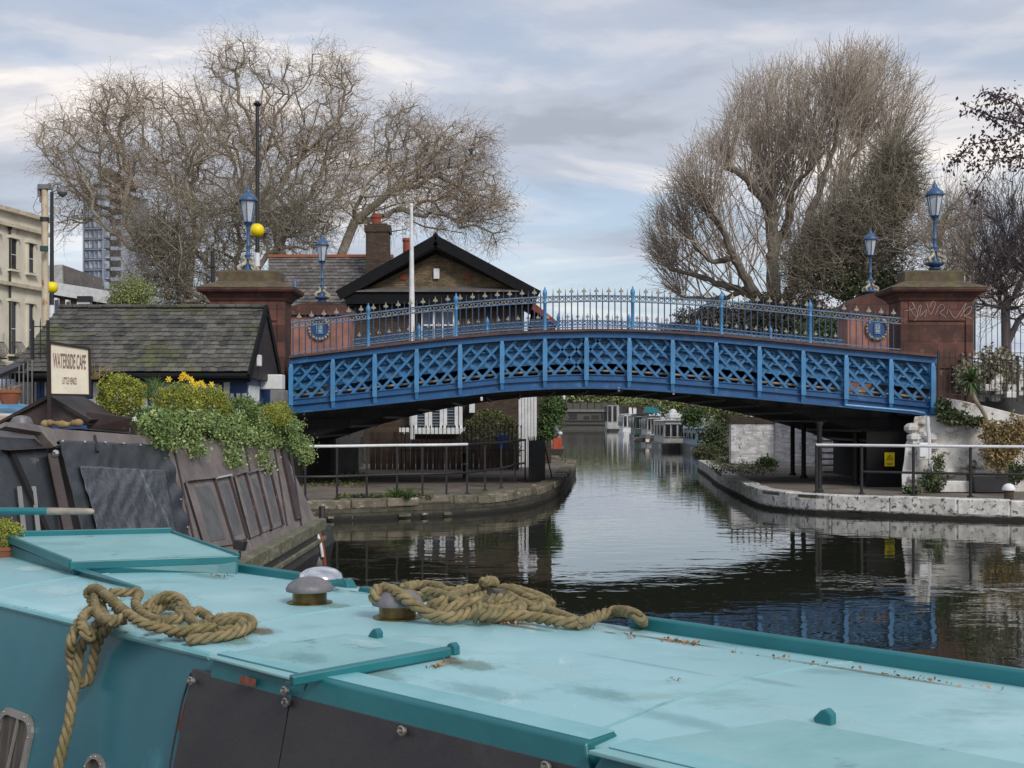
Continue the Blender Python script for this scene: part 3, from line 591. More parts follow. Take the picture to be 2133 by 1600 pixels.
# abutments and iron columns beneath
ab = thing('abutment', 'dark abutment under the right end of the blue bridge', 'abutment', (10.3, 36.5, ZB))
MB().span((10.6, D1+0.3, ZB-0.1), (13.6, D2+0.6, 2.3)).build('wall', 'shade_black', ab)  # wall and gate coloured near-black to paint in the shade below the deck
MB().span((9.35, D1+0.40, 0.4), (10.62, D1+0.46, 1.9)).build('gate', 'shade_black', ab)
ab2 = thing('abutment', 'dark abutment behind the boat under the left end of the blue bridge', 'abutment', (-6.4, 36.5, ZB))
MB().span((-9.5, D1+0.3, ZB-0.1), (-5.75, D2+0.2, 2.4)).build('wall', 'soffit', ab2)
kcol = ['tall black iron column under the bridge, leftmost on the right bank', 'black iron column second from the left under the right bridge arch', 'thick black iron column beside the steps under the bridge', 'black iron column nearest the yellow warning sign under the bridge']
for i, (px, Y, r_) in enumerate([(1651, 39.5, 0.07), (1674, 37.6, 0.07), (1707, 30.2, 0.06), (1783, 34.0, 0.08)]):
    o = P(px, 900, Y); t_ = thing('iron_column', kcol[i], 'column', (o.x, Y, ZB), 'iron columns under the bridge')
    top_z = 2.25 if i != 2 else 2.15
    MB().lathe((o.x, Y, ZB), [(r_*1.6, 0), (r_*1.6, 0.06), (r_, 0.1), (r_, top_z-ZB-0.12), (r_*1.5, top_z-ZB-0.05), (r_*1.5, top_z-ZB)], 12).build('shaft', 'dark_iron', t_, smooth=True)
# yellow warning sign on the abutment
c_ = P(1853, 957, D1+0.2); sg = thing('warning_sign', 'yellow rectangular warning sign with black triangle on the dark abutment', 'sign', c_)
MB().box(c_, (0.26, 0.015, 0.36)).build('board', 'yellow', sg)
a = c_ + Vector((0, -0.010, 0.04)); tr = [a + Vector((0.085*math.sin(k*2*math.pi/3), 0, 0.085*math.cos(k*2*math.pi/3))) for k in range(3)]
mb = MB()
for k in range(3): mb.beam(tr[k], tr[(k+1) % 3], 0.012, 0.016, up=Vector((0, 1, 0)))
mb.box(a + Vector((0, 0, 0)), (0.014, 0.004, 0.05)); mb.box(c_ + Vector((0, -0.01, -0.11)), (0.16, 0.004, 0.012)); mb.box(c_ + Vector((0, -0.01, -0.14)), (0.12, 0.004, 0.012)); mb.build('warning_triangle', 'dark_iron', sg)
# little white bird-like lamps under the chord
for px, py, lb in [(1003, 831, 'small white drain outlet under the bridge left of centre'), (1175, 828, 'small white drain outlet at the middle of the bridge soffit'), (1289, 811, 'small white drain outlet under the bridge just right of centre'), (1403, 818, 'small white drain outlet under the bridge well right of centre')]:
    c_ = P(px, py, D1-0.1); tag(MB().lathe((0, 0, 0), [(0.03, -0.05), (0.04, 0.02), (0.025, 0.05)], 8).build('drain_outlet', 'white_paint', loc=None), lb, 'drain outlet', 'drain outlets under the bridge').location = c_

# ------------------------------------------------------------------ red stone piers
def big_pier(pxc, lab, x0, x1, graffiti):
    Y = 33.3; S_ = F/32.6; xc = (pxc-CX)/S_ ; zz_ = lambda py: CZ + (HY-py)/S_
    pr = thing('stone_pier', lab, 'pier', (xc, Y, 3.0), 'tall piers at the near ends of the bridge')
    hw = (x1-x0)/2/S_; yw = 0.5; zbase = 2.3; zc = zz_(625)
    def ring(hx, hy, z): return [(xc-hx, Y-hy, z), (xc+hx, Y-hy, z), (xc+hx, Y+hy, z), (xc-hx, Y+hy, z)]
    def loft(lst):
        m_ = MB()
        for hx, hy, z in lst: m_.v += ring(hx, hy, z)
        for i in range(len(lst)-1):
            for k in range(4): k2 = (k+1) % 4; m_.f.append((4*i+k, 4*i+k2, 4*i+4+k2, 4*i+4+k))
        m_.f.append((3, 2, 1, 0)); n = 4*len(lst)-4; m_.f.append((n, n+1, n+2, n+3)); return m_
    sh = loft([(hw, yw, zbase), (hw, yw, zc)])
    for sx in (-1, 1): sh.box((xc+sx*(hw-0.09), Y-yw-0.02, (zbase+zc)/2), (0.2, 0.05, zc-zbase-0.1))
    sh.box((xc, Y-yw-0.02, zc-0.28), (2*hw-0.4, 0.05, 0.5)); sh.box((xc, Y-yw-0.02, zz_(755)), (2*hw-0.4, 0.05, 0.3))
    sh.build('shaft', 'red_stone', pr, bevel=0.012)
    ch = (pxc - 1849 if graffiti else 100)/S_
    cw = 1.28
    loft([(hw+0.03, yw+0.03, zc), (hw+0.06, yw+0.06, zz_(620)), (hw+0.08, yw+0.08, zz_(618)), (hw+0.16, yw+0.16, zz_(612)), (hw+0.27, yw+0.27, zz_(607)), (hw+0.3, yw+0.3, zz_(603)), (hw+0.3, yw+0.3, zz_(599.5))]).build('cornice', 'red_stone', pr, bevel=0.008)
    loft([(hw+0.31, yw+0.31, zz_(599.5)), (hw+0.31, yw+0.31, zz_(598)), (hw-0.14, yw-0.14, zz_(583)), (hw-0.16, yw-0.16, zz_(583)), (hw-0.16, yw-0.16, zz_(562)), (hw-0.2, yw-0.2, zz_(559))]).build('capstone', 'cap_stone', pr, bevel=0.01)
    return pr, Y-yw-0.05, zz_, xc
pr1, yf, zf, xc1 = big_pier(1956, 'tall dark red stone pier with pale graffiti at the right end of the bridge', 1876, 2027, True)
def Gf(px, py): return P(px, py, yf-0.004)
gr = MB()
for st in [[(1885, 648), (1905, 642), (1899, 630), (1912, 655), (1905, 668)], [(1893, 640), (1908, 660), (1914, 640), (1919, 636), (1916, 658), (1930, 645), (1926, 661)], [(1930, 632), (1938, 655), (1948, 634), (1943, 628), (1936, 640)], [(1948, 656), (1955, 640), (1962, 634), (1968, 642), (1958, 652), (1970, 660)], [(1972, 655), (1976, 645), (1990, 662), (2012, 632), (2006, 650)], [(2000, 660), (2014, 642), (2024, 640), (2018, 654), (2008, 658), (2024, 664)]]:
    gr.tube(polyband([Gf(*p) for p in st], 0.03), 0.009, 5)
gr.build('graffiti', 'chalk', pr1)
pr2, yf2, _, xc2 = big_pier(512, 'dark red stone pier with mossy capstone behind the cafe roof', 438, 594, False)
def far_pier(pxc, lab, hwp, topy_, grp):
    S_ = F/41.2; Y = 41.2; xc = (pxc-CX)/S_; zz_ = lambda py: CZ + (HY-py)/S_
    pr = thing('stone_pier', lab, 'pier', (xc, Y, 3.0), grp)
    hw = hwp/S_
    MB().span((xc-hw, Y-0.6, 3.55 if pxc < 1000 else 2.3), (xc+hw, Y+0.7, zz_(662))).build('shaft', 'pink_stone', pr, bevel=0.02)
    n = 16; pts = [(xc-hw-0.12, Y-0.72, zz_(660))] + [(xc + (hw+0.04)*math.cos(math.pi - math.pi*i/n), Y-0.72, zz_(650) + (zz_(topy_)-zz_(650))*math.sin(math.pi*i/n)) for i in range(n+1)] + [(xc+hw+0.12, Y-0.72, zz_(660))]
    MB().prism(pts, (0, 1.5, 0)).build('cap', 'red_stone', pr, bevel=0.02)
    # round crest: wreath ring, blue roundel, pale open book
    c_ = Vector((xc, Y-0.62, zz_(688)))
    def disc(r_, d, y): return MB().prism([c_ + Vector((r_*math.cos(a), y, r_*math.sin(a)*1.05)) for a in np.linspace(0, 2*math.pi, 25)[:-1]], (0, d, 0))
    cr = disc(0.36, -0.04, 0.02).build('crest', 'shop_blue', pr)
    wr = MB()
    for k in range(20):
        a = 2*math.pi*k/20; wr.ball(c_ + Vector((0.33*math.cos(a), -0.05, 0.34*math.sin(a))), 0.055, 6, 4)
    wr.build('wreath', 'cream_pipe', cr)
    MB().box(c_ + Vector((0, -0.04, 0)), (0.22, 0.04, 0.34)).build('shield', 'bridge_light_blue', cr)
    MB().box(c_ + Vector((-0.05, -0.065, 0.05)), (0.07, 0.012, 0.12)).box(c_ + Vector((0.05, -0.065, 0.05)), (0.07, 0.012, 0.12)).box(c_ + Vector((0, -0.065, -0.08)), (0.12, 0.012, 0.06)).build('emblem', 'cream_pipe', cr)
    return pr
far_pier(672, 'low pinkish stone pier with round blue crest at the left far side', 62, 634, 'low piers with round crests')
far_pier(1815, 'low pinkish stone pier with round blue crest beside the graffiti pier', 60, 615, 'low piers with round crests')

# ------------------------------------------------------------------ ornate lamps
def lamp(px, pyb, Y, s_, lab, bar):
    o = P(px, pyb, Y); lp = thing('street_lamp', lab, 'street lamp', o, 'ornate blue lamps on the bridge piers')
    def A(m_, nm, mt, par=lp, sm=True, bv=0):
        m_.v = [tuple(o + Vector(v)*s_) for v in m_.v]; return m_.build(nm, mt, par, smooth=sm, bevel=bv)
    A(MB().lathe((0, 0, -0.03), [(0.16, 0), (0.17, 0.03), (0.12, 0.08), (0.24, 0.13), (0.26, 0.17), (0.2, 0.2), (0.12, 0.22), (0.07, 0.3), (0.06, 0.45), (0.1, 0.5), (0.09, 0.55), (0.11, 0.6), (0.07, 0.64)], 12), 'base', 'lamp_blue')
    g = MB()
    for k in range(4):
        a = R(45+90*k) ; c_, s2 = math.cos(a), math.sin(a)
        g.tube(polyband([(0.27*c_, 0.27*s2, 0.16), (0.30*c_, 0.30*s2, 0.24), (0.22*c_, 0.22*s2, 0.30), (0.12*c_, 0.12*s2, 0.34), (0.09*c_, 0.09*s2, 0.44), (0.16*c_, 0.16*s2, 0.5)], 0.03), [0.05]*1 + [0.045]*0 + [0.045] * (len(polyband([(0.27*c_, 0.27*s2, 0.16), (0.30*c_, 0.30*s2, 0.24), (0.22*c_, 0.22*s2, 0.30), (0.12*c_, 0.12*s2, 0.34), (0.09*c_, 0.09*s2, 0.44), (0.16*c_, 0.16*s2, 0.5)], 0.03))-1), 7)
        g.ball((0.27*c_, 0.27*s2, 0.18), 0.06, 8, 5)
    A(g, 'dolphin_scrolls', 'gold')
    A(MB().lathe((0, 0, 0.6), [(0.065, 0), (0.05, 0.05), (0.048, 0.2), (0.06, 0.22), (0.048, 0.24), (0.04, 0.62), (0.055, 0.66), (0.04, 0.68), (0.05, 0.75), (0.1, 0.8), (0.13, 0.84)], 12), 'post', 'lamp_blue')
    A(MB().tube([(-0.2 if bar <= 0 else 0, 0, 1.17), (0.2 if bar >= 0 else 0, 0, 1.17)], 0.012, 6).ball((-0.2 if bar <= 0 else 0.2, 0, 1.17), 0.02, 6, 4), 'ladder_bar', 'zinc')
    n = 6; lan = A(MB().lathe((0, 0, 1.44), [(0.105, 0.0), (0.205, 0.56)], n), 'glass', 'lamp_glass', sm=False)
    fr = MB()
    for k in range(n):
        a = 2*math.pi*(k+.5)/n; c_, s2 = math.cos(a), math.sin(a); fr.tube([(0.11*c_, 0.11*s2, 1.44), (0.212*c_, 0.212*s2, 2.0)], 0.013, 5)
    fr.lathe((0, 0, 1.41), [(0.1, 0), (0.125, 0.02), (0.11, 0.045)], n)
    A(fr, 'frame', 'lamp_blue', sm=False)
    A(MB().lathe((0, 0, 1.98), [(0.2, 0.0), (0.25, 0.01), (0.255, 0.045), (0.21, 0.12), (0.12, 0.20), (0.075, 0.23), (0.07, 0.29), (0.045, 0.32), (0.03, 0.36), (0.01, 0.43)], 14), 'lamp_roof', 'lamp_blue')
    return lp
lamp(517, 578, 33.3, 1.02, 'tall ornate blue lamp on the mossy pier left of the bridge', -1)
lamp(1947, 560, 33.3, 0.98, 'tall ornate blue lamp on the graffiti pier at the right', 1)
lamp(671, 628, 41.2, 0.925, 'ornate blue lamp standing in front of the grey slate roof', 0)
lamp(1813, 616, 41.2, 0.925, 'ornate blue lamp before the dark ivy covered tree', 0)

# ------------------------------------------------------------------ beacons, poles, flagpole
def beacon(px, pyt, pyb, gy, gr_, Y, lab, r_=0.05, stripe=None):
    o = P(px, pyb, Y); t_ = P(px, pyt, Y); be = thing('crossing_beacon', lab, 'beacon', o, 'crossing beacons')
    MB().tube([o, t_], [r_*1.15, r_*0.8], 10).build('pole', 'dark_iron', be, smooth=True)
    c_ = P(px, gy, Y); MB().ball(c_, gr_*Y/F, 20, 14).build('globe', 'yellow', be, smooth=True)
    if stripe:
        MB().tube([P(px, stripe[0], Y), P(px, stripe[1], Y)], r_*1.25, 12).build('white_band', 'white_paint', be, smooth=True)
    return be, t_
be, tp = beacon(536, 218, 700, 480, 14.5, 44.5, 'crossing beacon with yellow globe on a very tall black pole beside the bridge lamp', 0.075, (527, 555))
MB().lathe(tp, [(0.1, -0.05), (0.14, 0.0), (0.15, 0.04), (0.08, 0.07), (0.07, 0.12)], 10).build('cap', 'dark_iron', be)
MB().ball(tp + Vector((0, 0, 0.16)), 0.09, 10, 6).build('lamp', 'white_paint', be, smooth=True)
be, tp = beacon(108, 400, 780, 599, 12.5, 36.0, 'crossing beacon with yellow globe in front of the cream terrace', 0.06, (636, 662))
a = tp; MB().tube(polyband([a, a + Vector((0.02, 0, 0.12)), a + Vector((0.1, 0, 0.22)), a + Vector((0.24, 0, 0.22)), a + Vector((0.3, 0, 0.12))], 0.03), 0.022, 7).build('arm', 'zinc', be, smooth=True)
MB().lathe(a + Vector((0.30, 0, -0.06)), [(0.02, -0.09), (0.08, -0.05), (0.13, 0.0), (0.15, 0.05), (0.12, 0.13), (0.05, 0.18)], 14).build('lamp_head', 'zinc', be, smooth=True)
o = P(95, 790, 33.0); rp = thing('utility_pole', 'rust streaked cream pole with floodlight and wires at its top', 'pole', o)
MB().tube([o, P(93, 396, 33)], [0.095, 0.085], 12).build('shaft', 'rust_cream', rp, smooth=True)
mb = MB(); tp = P(93, 396, 33)
mb.box(tp + Vector((0, 0, 0.08)), (0.3, 0.2, 0.12)).box(tp + Vector((-0.14, 0, -0.02)), (0.07, 0.1, 0.3)).box(tp + Vector((0.13, 0, 0.1)), (0.06, 0.08, 0.16)).box(tp + Vector((-0.08, 0, -0.25)), (0.08, 0.12, 0.16))
mb.tube(polyband([tp + Vector((-0.14, 0, -0.1)), tp + Vector((-0.3, 0, -0.45)), tp + Vector((-0.18, 0, -0.62)), tp + Vector((-0.08, 0, -0.55))], 0.05), 0.008, 5); mb.build('bracket', 'grey_board', rp)
MB().tube([P(93, 461, 33), P(93, 453, 33)], 0.125, 10).build('collar', 'dark_iron', rp)
c_ = P(92, 518, 32.7); MB().box(c_, (0.19, 0.12, 0.14)).box(c_ + Vector((0, 0.1, 0)), (0.05, 0.2, 0.05)).build('floodlight', 'boat_green', rp, bevel=0.01)
o = P(443, 660, 47); tag(MB().tube([o, P(443, 523, 47)], 0.075, 10).box(P(443, 556, 47), (0.2, 0.2, 0.05)).build('flue_pipe', 'dark_iron', smooth=True), 'short black flue pipe standing left of the bridge pier', 'pipe')
o = P(858, 760, 45); fp = thing('flagpole', 'white flagpole in front of the gabled brick house', 'flagpole', Vector((o.x, 45, 0.5)))
MB().tube([(o.x, 45, 0.45), P(858, 640, 45), P(857, 430, 45)], [0.105, 0.1, 0.055], 12).build('pole', 'white_paint', fp, smooth=True)
MB().ball(P(857, 428, 45), 0.07, 10, 6).build('finial', 'white_paint', fp, smooth=True)
o = P(614, 600, 40.8); tag(MB().tube([P(614, 630, 40.8), P(614, 590, 40.8), P(614, 580, 40.8)], [0.07, 0.07, 0.01], 8).build('spike_post', 'lamp_blue', smooth=True), 'thin blue pointed post rising beside the mossy pier', 'post')

# ------------------------------------------------------------------ slate roof helper
def slates(p00, p10, p01, p11, rows, cols, th=0.012, lap=1.25):
    """individual slates on the quad p00-p10 (eave) / p01-p11 (ridge)"""
    p00, p10, p01, p11 = map(Vector, (p00, p10, p01, p11)); mb = MB(); nrm = (p10-p00).cross(p01-p00).normalized()
    if nrm.z < 0: nrm = -nrm
    for r_ in range(rows):
        v0, v1 = r_/rows, min(1.0, (r_+lap)/rows); off = 0.5*(r_ % 2)
        for c_ in range(-1, cols+1):
            u0, u1 = (c_+off+0.02)/cols, (c_+off+0.98)/cols; u0 = max(0, u0); u1 = min(1, u1)
            if u1-u0 < 0.2/cols: continue
            j = random.uniform(-0.08, 0.05)/rows
            if random.random() < 0.04: j -= 0.12/rows
            f_ = lambda u, v: p00.lerp(p10, u).lerp(p01.lerp(p11, u), v)
            lift = th*2.2 + random.uniform(0, th*0.8)
            a, b_, c2, d = f_(u0, max(0, v0+j)), f_(u1, max(0, v0+j)), f_(u1, v1), f_(u0, v1)
            q = [a + nrm*lift, b_ + nrm*lift, c2 + nrm*th*0.6, d + nrm*th*0.6]
            mb.add(q + [p - nrm*th for p in q], [(0, 1, 2, 3), (0, 4, 5, 1), (1, 5, 6, 2), (3, 7, 4, 0), (2, 6, 7, 3)])
    return mb

# ------------------------------------------------------------------ cafe hut with slate roof
cf = thing('cafe_kiosk', 'low cafe hut with long mossy slate roof behind the brown boat', 'hut', (-7.5, 27, ZB))
xl, xr = -9.85, -5.33; ze, zr = 3.17, 4.63; ye, yr, yb = 25.3, 27.0, 28.7
sl = slates((xl-0.35, ye, ze), (xr, ye, ze), (xl+0.05, yr, zr), (xr, yr, zr), 15, 30)
sl.v += []; sl.build('slate_roof', 'slate', cf)
slates((xl-0.35, yb, ze), (xr, yb, ze), (xl+0.05, yr, zr), (xr, yr, zr), 12, 20).build('slate_roof', 'slate', cf)
MB().prism([(xl, ye+0.02, ze-0.03), (xl, yr, zr-0.03), (xl, yb-0.02, ze-0.03)], (xr-xl-0.03, 0, 0)).build('roof_body', 'black_wood', cf)
mb = MB()
for i in range(14):
    x0 = xl+0.05 + (xr-xl-0.05)*i/14; mb.box((x0+0.16, yr, zr+0.03+random.uniform(-.006, .006)), (0.315, 0.2, 0.07))
mb.build('ridge_tiles', 'slate', cf, bevel=0.02)
MB().beam((xr+0.02, ye-0.1, ze-0.12), (xr+0.02, yr, zr-0.02), 0.05, 0.2).beam((xr+0.02, yb+0.1, ze-0.12), (xr+0.02, yr, zr-0.02), 0.05, 0.2).build('bargeboard', 'black_wood', cf)
mb = MB()
for i in range(12):
    y = ye+0.28 + i*0.262; h_ = (1-abs(y-yr)/(yr-ye))*(zr-ze)
    mb.box((xr-0.005, y, ze-0.1+h_/2), (0.03, 0.25, h_+0.02))
mb.build('gable_boards', 'brown_wood', cf)
tag(MB().box((xr+0.04, 26.1, 3.44), (0.10, 0.16, 0.24)).build('wall_light', 'white_paint', cf, bevel=0.02), None, None)
MB().span((xl-0.3, ye-0.02, ze-0.2), (xr, ye+0.08, ze-0.04)).tube([(xl-0.3, ye-0.07, ze-0.08), (xr, ye-0.07, ze-0.08)], 0.06, 8).build('gutter', 'black_wood', cf)
MB().span((xl, ye+0.55, ZB-0.02), (xr-0.15, yb-0.4, ze-0.1)).build('wall', 'shop_blue', cf)
mb = MB()
for x in (-9.6, -8.6, -7.6, -6.7, -5.9): mb.span((x-0.06, ye+0.5, ZB), (x+0.06, ye+0.56, ze-0.1))
mb.span((-7.5, ye+0.46, 2.75), (-6.05, ye+0.54, 2.95)).span((-8.4, ye+0.45, 2.1), (-7.7, ye+0.53, 2.9)).build('white_trim', 'white_paint', cf)
mb = MB()
for i in range(5): mb.span((xr-0.15+0.1*i*0, ye+0.62+0.22*i, ZB), (xr-0.11, ye+0.72+0.22*i, ze-0.25))
for i in range(4): mb.span((-5.95+0.13*i, ye+0.47, ZB), (-5.88+0.13*i, ye+0.54, 2.75))
mb.build('white_boards', 'white_paint', cf)
MB().span((-6.85, ye+0.43, 2.2), (-6.1, ye+0.5, 2.72)).build('window', 'glass_dark', cf)
o = P(560, 800, 27.4); tag(MB().span(P(540, 780, 27.2), P(594, 812, 27.6)).build('white_awning_box', 'white_paint', bevel=0.02), 'white boxy board between the cafe hut and the blue bridge', 'board')
o = P(578, 825, 27.0); tag(MB().span(P(562, 812, 26.9), P(600, 860, 27.5)).build('planter_crate', 'grey_board', bevel=0.02), 'grey green crate behind the boat greenery near the bridge end', 'crate')

# ------------------------------------------------------------------ gabled brick house (by the canal) and its wing
th = thing('toll_house', 'brown brick house with wide black gable behind the bridge', 'house', (-3.0, 52, ZB))
YH = 50.0; sH = F/YH; hx = lambda px: (px-CX)/sH; hz_ = lambda py: CZ + (HY-py)/sH
gx0, gx1, gxa = hx(738), hx(1092), hx(908); ez = hz_(608); az_ = hz_(500)
MB().span((gx0, YH+0.5, ZB-0.05), (gx1, YH+9, ez)).build('wall', 'dark_brick', th)
MB().prism([(gx0+0.1, YH+0.45, ez), (gx1-0.1, YH+0.45, ez), (gxa, YH+0.45, az_-0.5)], (0, 0.4, 0)).build('gable_wall', 'stock_brick', th)
lx, rx = hx(706), hx(1121); 
def roofplane(a, b_, th_, back):   # a: eave, b: apex in front plane
    d = Vector((b_[0]-a[0], 0, b_[1]-a[1])).normalized(); n_ = Vector((-d.z, 0, d.x)); n_ = n_ if n_.z > 0 else -n_
    A_ = Vector((a[0], YH-0.25, a[1])); B_ = Vector((b_[0], YH-0.25, b_[1]))
    return MB().prism([A_, B_, B_ - n_*th_, A_ - n_*th_], (0, back, 0))
m1 = roofplane((lx, ez-0.05), (gxa, az_+0.14), 0.16, 9.6); m2 = roofplane((rx, ez-0.05), (gxa, az_+0.14), 0.16, 9.6); m1.add(m2.v, m2.f); rf = m1.build('roof', 'slate_far', th)
mb = MB()
for s_, ex in ((1, lx), (-1, rx)):
    mb.beam((ex, YH-0.28, ez-0.18), (gxa, YH-0.28, az_-0.06), 0.05, 0.42, up=Vector((0, 0, 1)))
    mb.beam((ex+s_*0.35, YH-0.1, ez-0.12), (gxa, YH-0.1, az_-0.3), 0.3, 0.14, up=Vector((0, 0, 1)))
    for q in (0.2, 0.5, 0.8): mb.box((ex + (gxa-ex)*q, YH+0.02, ez + (az_-ez)*q - 0.2), (0.1, 0.5, 0.14))
mb.span((lx+0.3, YH-0.2, ez-0.5), (rx-0.3, YH+0.44, ez-0.02)).build('bargeboard', 'black_wood', th)
MB().prism([(lx+0.2, YH-0.3, ez+0.02), (rx-0.2, YH-0.3, ez+0.02), (rx-0.2, YH+0.45, ez+0.24), (lx+0.2, YH+0.45, ez+0.24)], (0, 0, -0.05)).build('pent_roof', 'slate_far', th)
MB().lathe((gxa, YH-0.2, az_+0.1), [(0.1, 0), (0.12, 0.06), (0.03, 0.18)], 8).build('finial', 'black_wood', th)
c_ = Vector((hx(908), YH+0.38, hz_(568))); MB().box(c_, (0.24, 0.08, 0.42)).build('alarm_box', 'white_paint', th, bevel=0.02)
for px in (838, 972): MB().span((hx(px)-0.14, YH+0.4, hz_(580)), (hx(px)+0.14, YH+0.46, hz_(570))).build('vent_brick', 'red_brick', th)
MB().span((hx(1121)-0.3, YH+1.0, ZB), (hx(1150), YH+8, hz_(660))).build('side_wall', 'dark_brick', th)
MB().prism([(hx(1108), YH+0.9, hz_(640)), (hx(1112), YH+0.9, hz_(625)), (hx(1165), YH+0.9, hz_(668)), (hx(1160), YH+0.9, hz_(674))], (0, 7, 0)).build('side_roof', 'red_brick', th)
wn_ = MB().span((hx(878), YH+0.42, hz_(705)), (hx(946), YH+0.5, hz_(645)))
win = wn_.build('window', 'glass_blue', th)
mb = MB()
for px in (878, 902, 905, 921, 944): mb.span((hx(px)-0.03, YH+0.34, hz_(706)), (hx(px)+0.03, YH+0.42, hz_(645)))
for py in (646, 676, 706): mb.span((hx(878), YH+0.335, hz_(py)-0.03), (hx(946), YH+0.42, hz_(py)+0.03))
mb.build('frame', 'white_paint', win)
# bay window low, seen under the bridge
bay = MB().span((hx(862), YH-0.1, hz_(896)), (hx(962), YH+0.5, hz_(835))).build('bay_window', 'glass_blue', th)
mb = MB()
for px in (866, 889, 897, 920, 928, 951, 960): mb.span((hx(px)-0.07, YH-0.2, hz_(895)), (hx(px)+0.07, YH-0.11, hz_(830)))
mb.span((hx(833), YH-0.35, hz_(904)), (hx(970), YH-0.05, hz_(891))); mb.span((hx(978), YH-0.3, hz_(860)), (hx(989), YH+0.4, hz_(830))); mb.build('frame', 'white_paint', bay, bevel=0.01)
mb = MB()
for k in range(6): z = hz_(855+6*k); mb.span((hx(870), YH-0.14, z-0.02), (hx(952), YH-0.112, z))
mb.build('blinds', 'boat_grey', bay)
# slate wing with chimneys
wx0, wx1 = hx(545)-0.1, hx(770)
wing = MB().span((wx0, YH+2.4, ZB), (gx0+0.2, YH+8, hz_(648))).build('wing_wall', 'dark_brick', th)
zr_, ze_ = CZ + (HY-536)*56/F, CZ + (HY-640)*51.5/F
slates((hx(545), 51.3, ze_), (hx(760), 51.3, ze_), (hx(545)-0.9, 56, zr_), (hx(790), 56, zr_), 15, 26, 0.02).build('wing_roof', 'slate_far', th)
MB().prism([(hx(545), 51.4, ze_-0.04), (hx(545)-0.9, 56, zr_-0.04), (hx(545), 60, ze_)], (5.4, 0, 0)).build('roof_body', 'slate_far', th)
MB().box(((hx(545)-0.9+hx(790))/2, 56, zr_+0.05), (hx(790)-hx(545)+0.9, 0.3, 0.12)).build('ridge_tiles', 'terracotta', th)
Yc = 54.0; cx_ = lambda px: (px-CX)*Yc/F; cz_ = lambda py: CZ + (HY-py)*Yc/F
chm = MB().span((cx_(764), Yc-0.4, ze_), (cx_(811), Yc+0.5, cz_(478))).span((cx_(761), Yc-0.45, cz_(486)), (cx_(814), Yc+0.55, cz_(472))).span((cx_(767), Yc-0.35, cz_(472)), (cx_(808), Yc+0.45, cz_(468))).build('chimney', 'dark_brick', th, bevel=0.01)
MB().lathe((cx_(784), Yc, cz_(470)), [(0.2, 0), (0.2, 0.3), (0.24, 0.32), (0.24, 0.4), (0.19, 0.42), (0.2, 0.5)], 12).build('chimney_pot', 'red_brick', chm)
MB().lathe((cx_(846), Yc+0.3, cz_(535)), [(0.17, 0), (0.16, 0.7), (0.2, 0.72), (0.18, 0.84)], 12).build('chimney_pot', 'red_brick', th)
# white planked corner seen under the bridge
o = P(1098, 985, 46); wp = thing('white_pillar', 'white planked corner of a building under the bridge', 'pillar', (o.x, 46, ZB))
mb = MB()
for i in range(6): a_ = P(1080+6.4*i, 0, 46).x; mb.span((a_+0.008, 46, ZB), (a_+0.105, 46.9, P(0, 815, 46).z))
mb.build('planks', 'white_paint', wp)
# hoarding, fence panels, posts under left side
Yp = 44.0
fpn = MB()
for i in range(26):
    x = P(770+12*i, 0, Yp).x
    if x > P(1075, 0, Yp).x: break
    fpn.span((x+0.01, Yp, ZB), (x+0.19, Yp+0.03, P(0, 900+random.uniform(-1, 1) if i < 7 else 915, Yp).z))
tag(fpn.build('board_fence', 'plank_brown'), 'dark brown vertical board fence under the left of the bridge', 'fence')
tag(MB().span(P(655, 925, 41.8), P(748, 992, 42)).build('hoarding_panel', 'grey_board'), 'plain grey panel in the shade under the left of the bridge', 'panel')
tag(MB().span(P(751, 910, 39.5), P(761, 962, 39.8)).build('timber_post', 'sign_cream'), 'yellowish timber post beside the grey panel under the bridge', 'post')
o = P(970, 985, 33.5); bo = thing('bollard', 'black bollard with white ring behind the left railing', 'bollard', (o.x, 38, ZB))
MB().lathe((P(970, 0, 38).x, 38, ZB), [(0.10, 0), (0.09, 0.05), (0.085, 0.62), (0.12, 0.66), (0.12, 0.7), (0.07, 0.74)], 12).build('body', 'dark_iron', bo, smooth=True)
MB().lathe((P(970, 0, 38).x, 38, ZB+0.4), [(0.092, 0), (0.092, 0.03)], 12).build('band', 'white_paint', bo)
tag(MB().span(P(1036, 905, 43.5), P(1060, 935, 43.8)).build('notice_board', 'shop_blue', bevel=0.02), 'small blue notice board beside the hedge under the bridge', 'notice board')
tag(MB().span(P(620, 878, 33.4), P(645, 900, 33.5)).build('bridge_plate', 'dry_plant'), 'small tan plate on the dark wall below the left bridge end', 'plate')
# front garden railings with spikes in front of the bay window
mb = MB()
for i in range(30):
    x = P(836+8.6*i, 0, 43).x; mb.tube([(x, 43, ZB), (x, 43, P(0, 890, 43).z)], 0.014, 5); mb.prism([(x-0.035, 43, P(0, 891, 43).z), (x+0.035, 43, P(0, 891, 43).z), (x, 43, P(0, 884, 43).z)], (0, 0.02, 0))
mb.beam(P(832, 938, 43), P(1092, 938, 43), 0.03, 0.03); tag(mb.build('spiked_railing', 'dark_iron'), 'black spiked garden railing in front of the white bay window', 'railing')
# hedge
hg = thing('hedge', 'clipped rounded green hedge in front of the brick house', 'hedge', P(1025, 985, 42.5) * 1)
c_ = P(1022, 905, 45.3); pts = np.concatenate([blob_points(c_, (0.98, 0.8, 0.85), 5200, shell=0.75), blob_points(P(1050, 945, 45.3), (0.55, 0.6, 0.95), 2600, shell=0.7)])
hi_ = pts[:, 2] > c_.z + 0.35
leaves('top_growth', pts[hi_], 0.09, 'hedge_top', hg); leaves('foliage', pts[~hi_], 0.09, 'evergreen', hg)

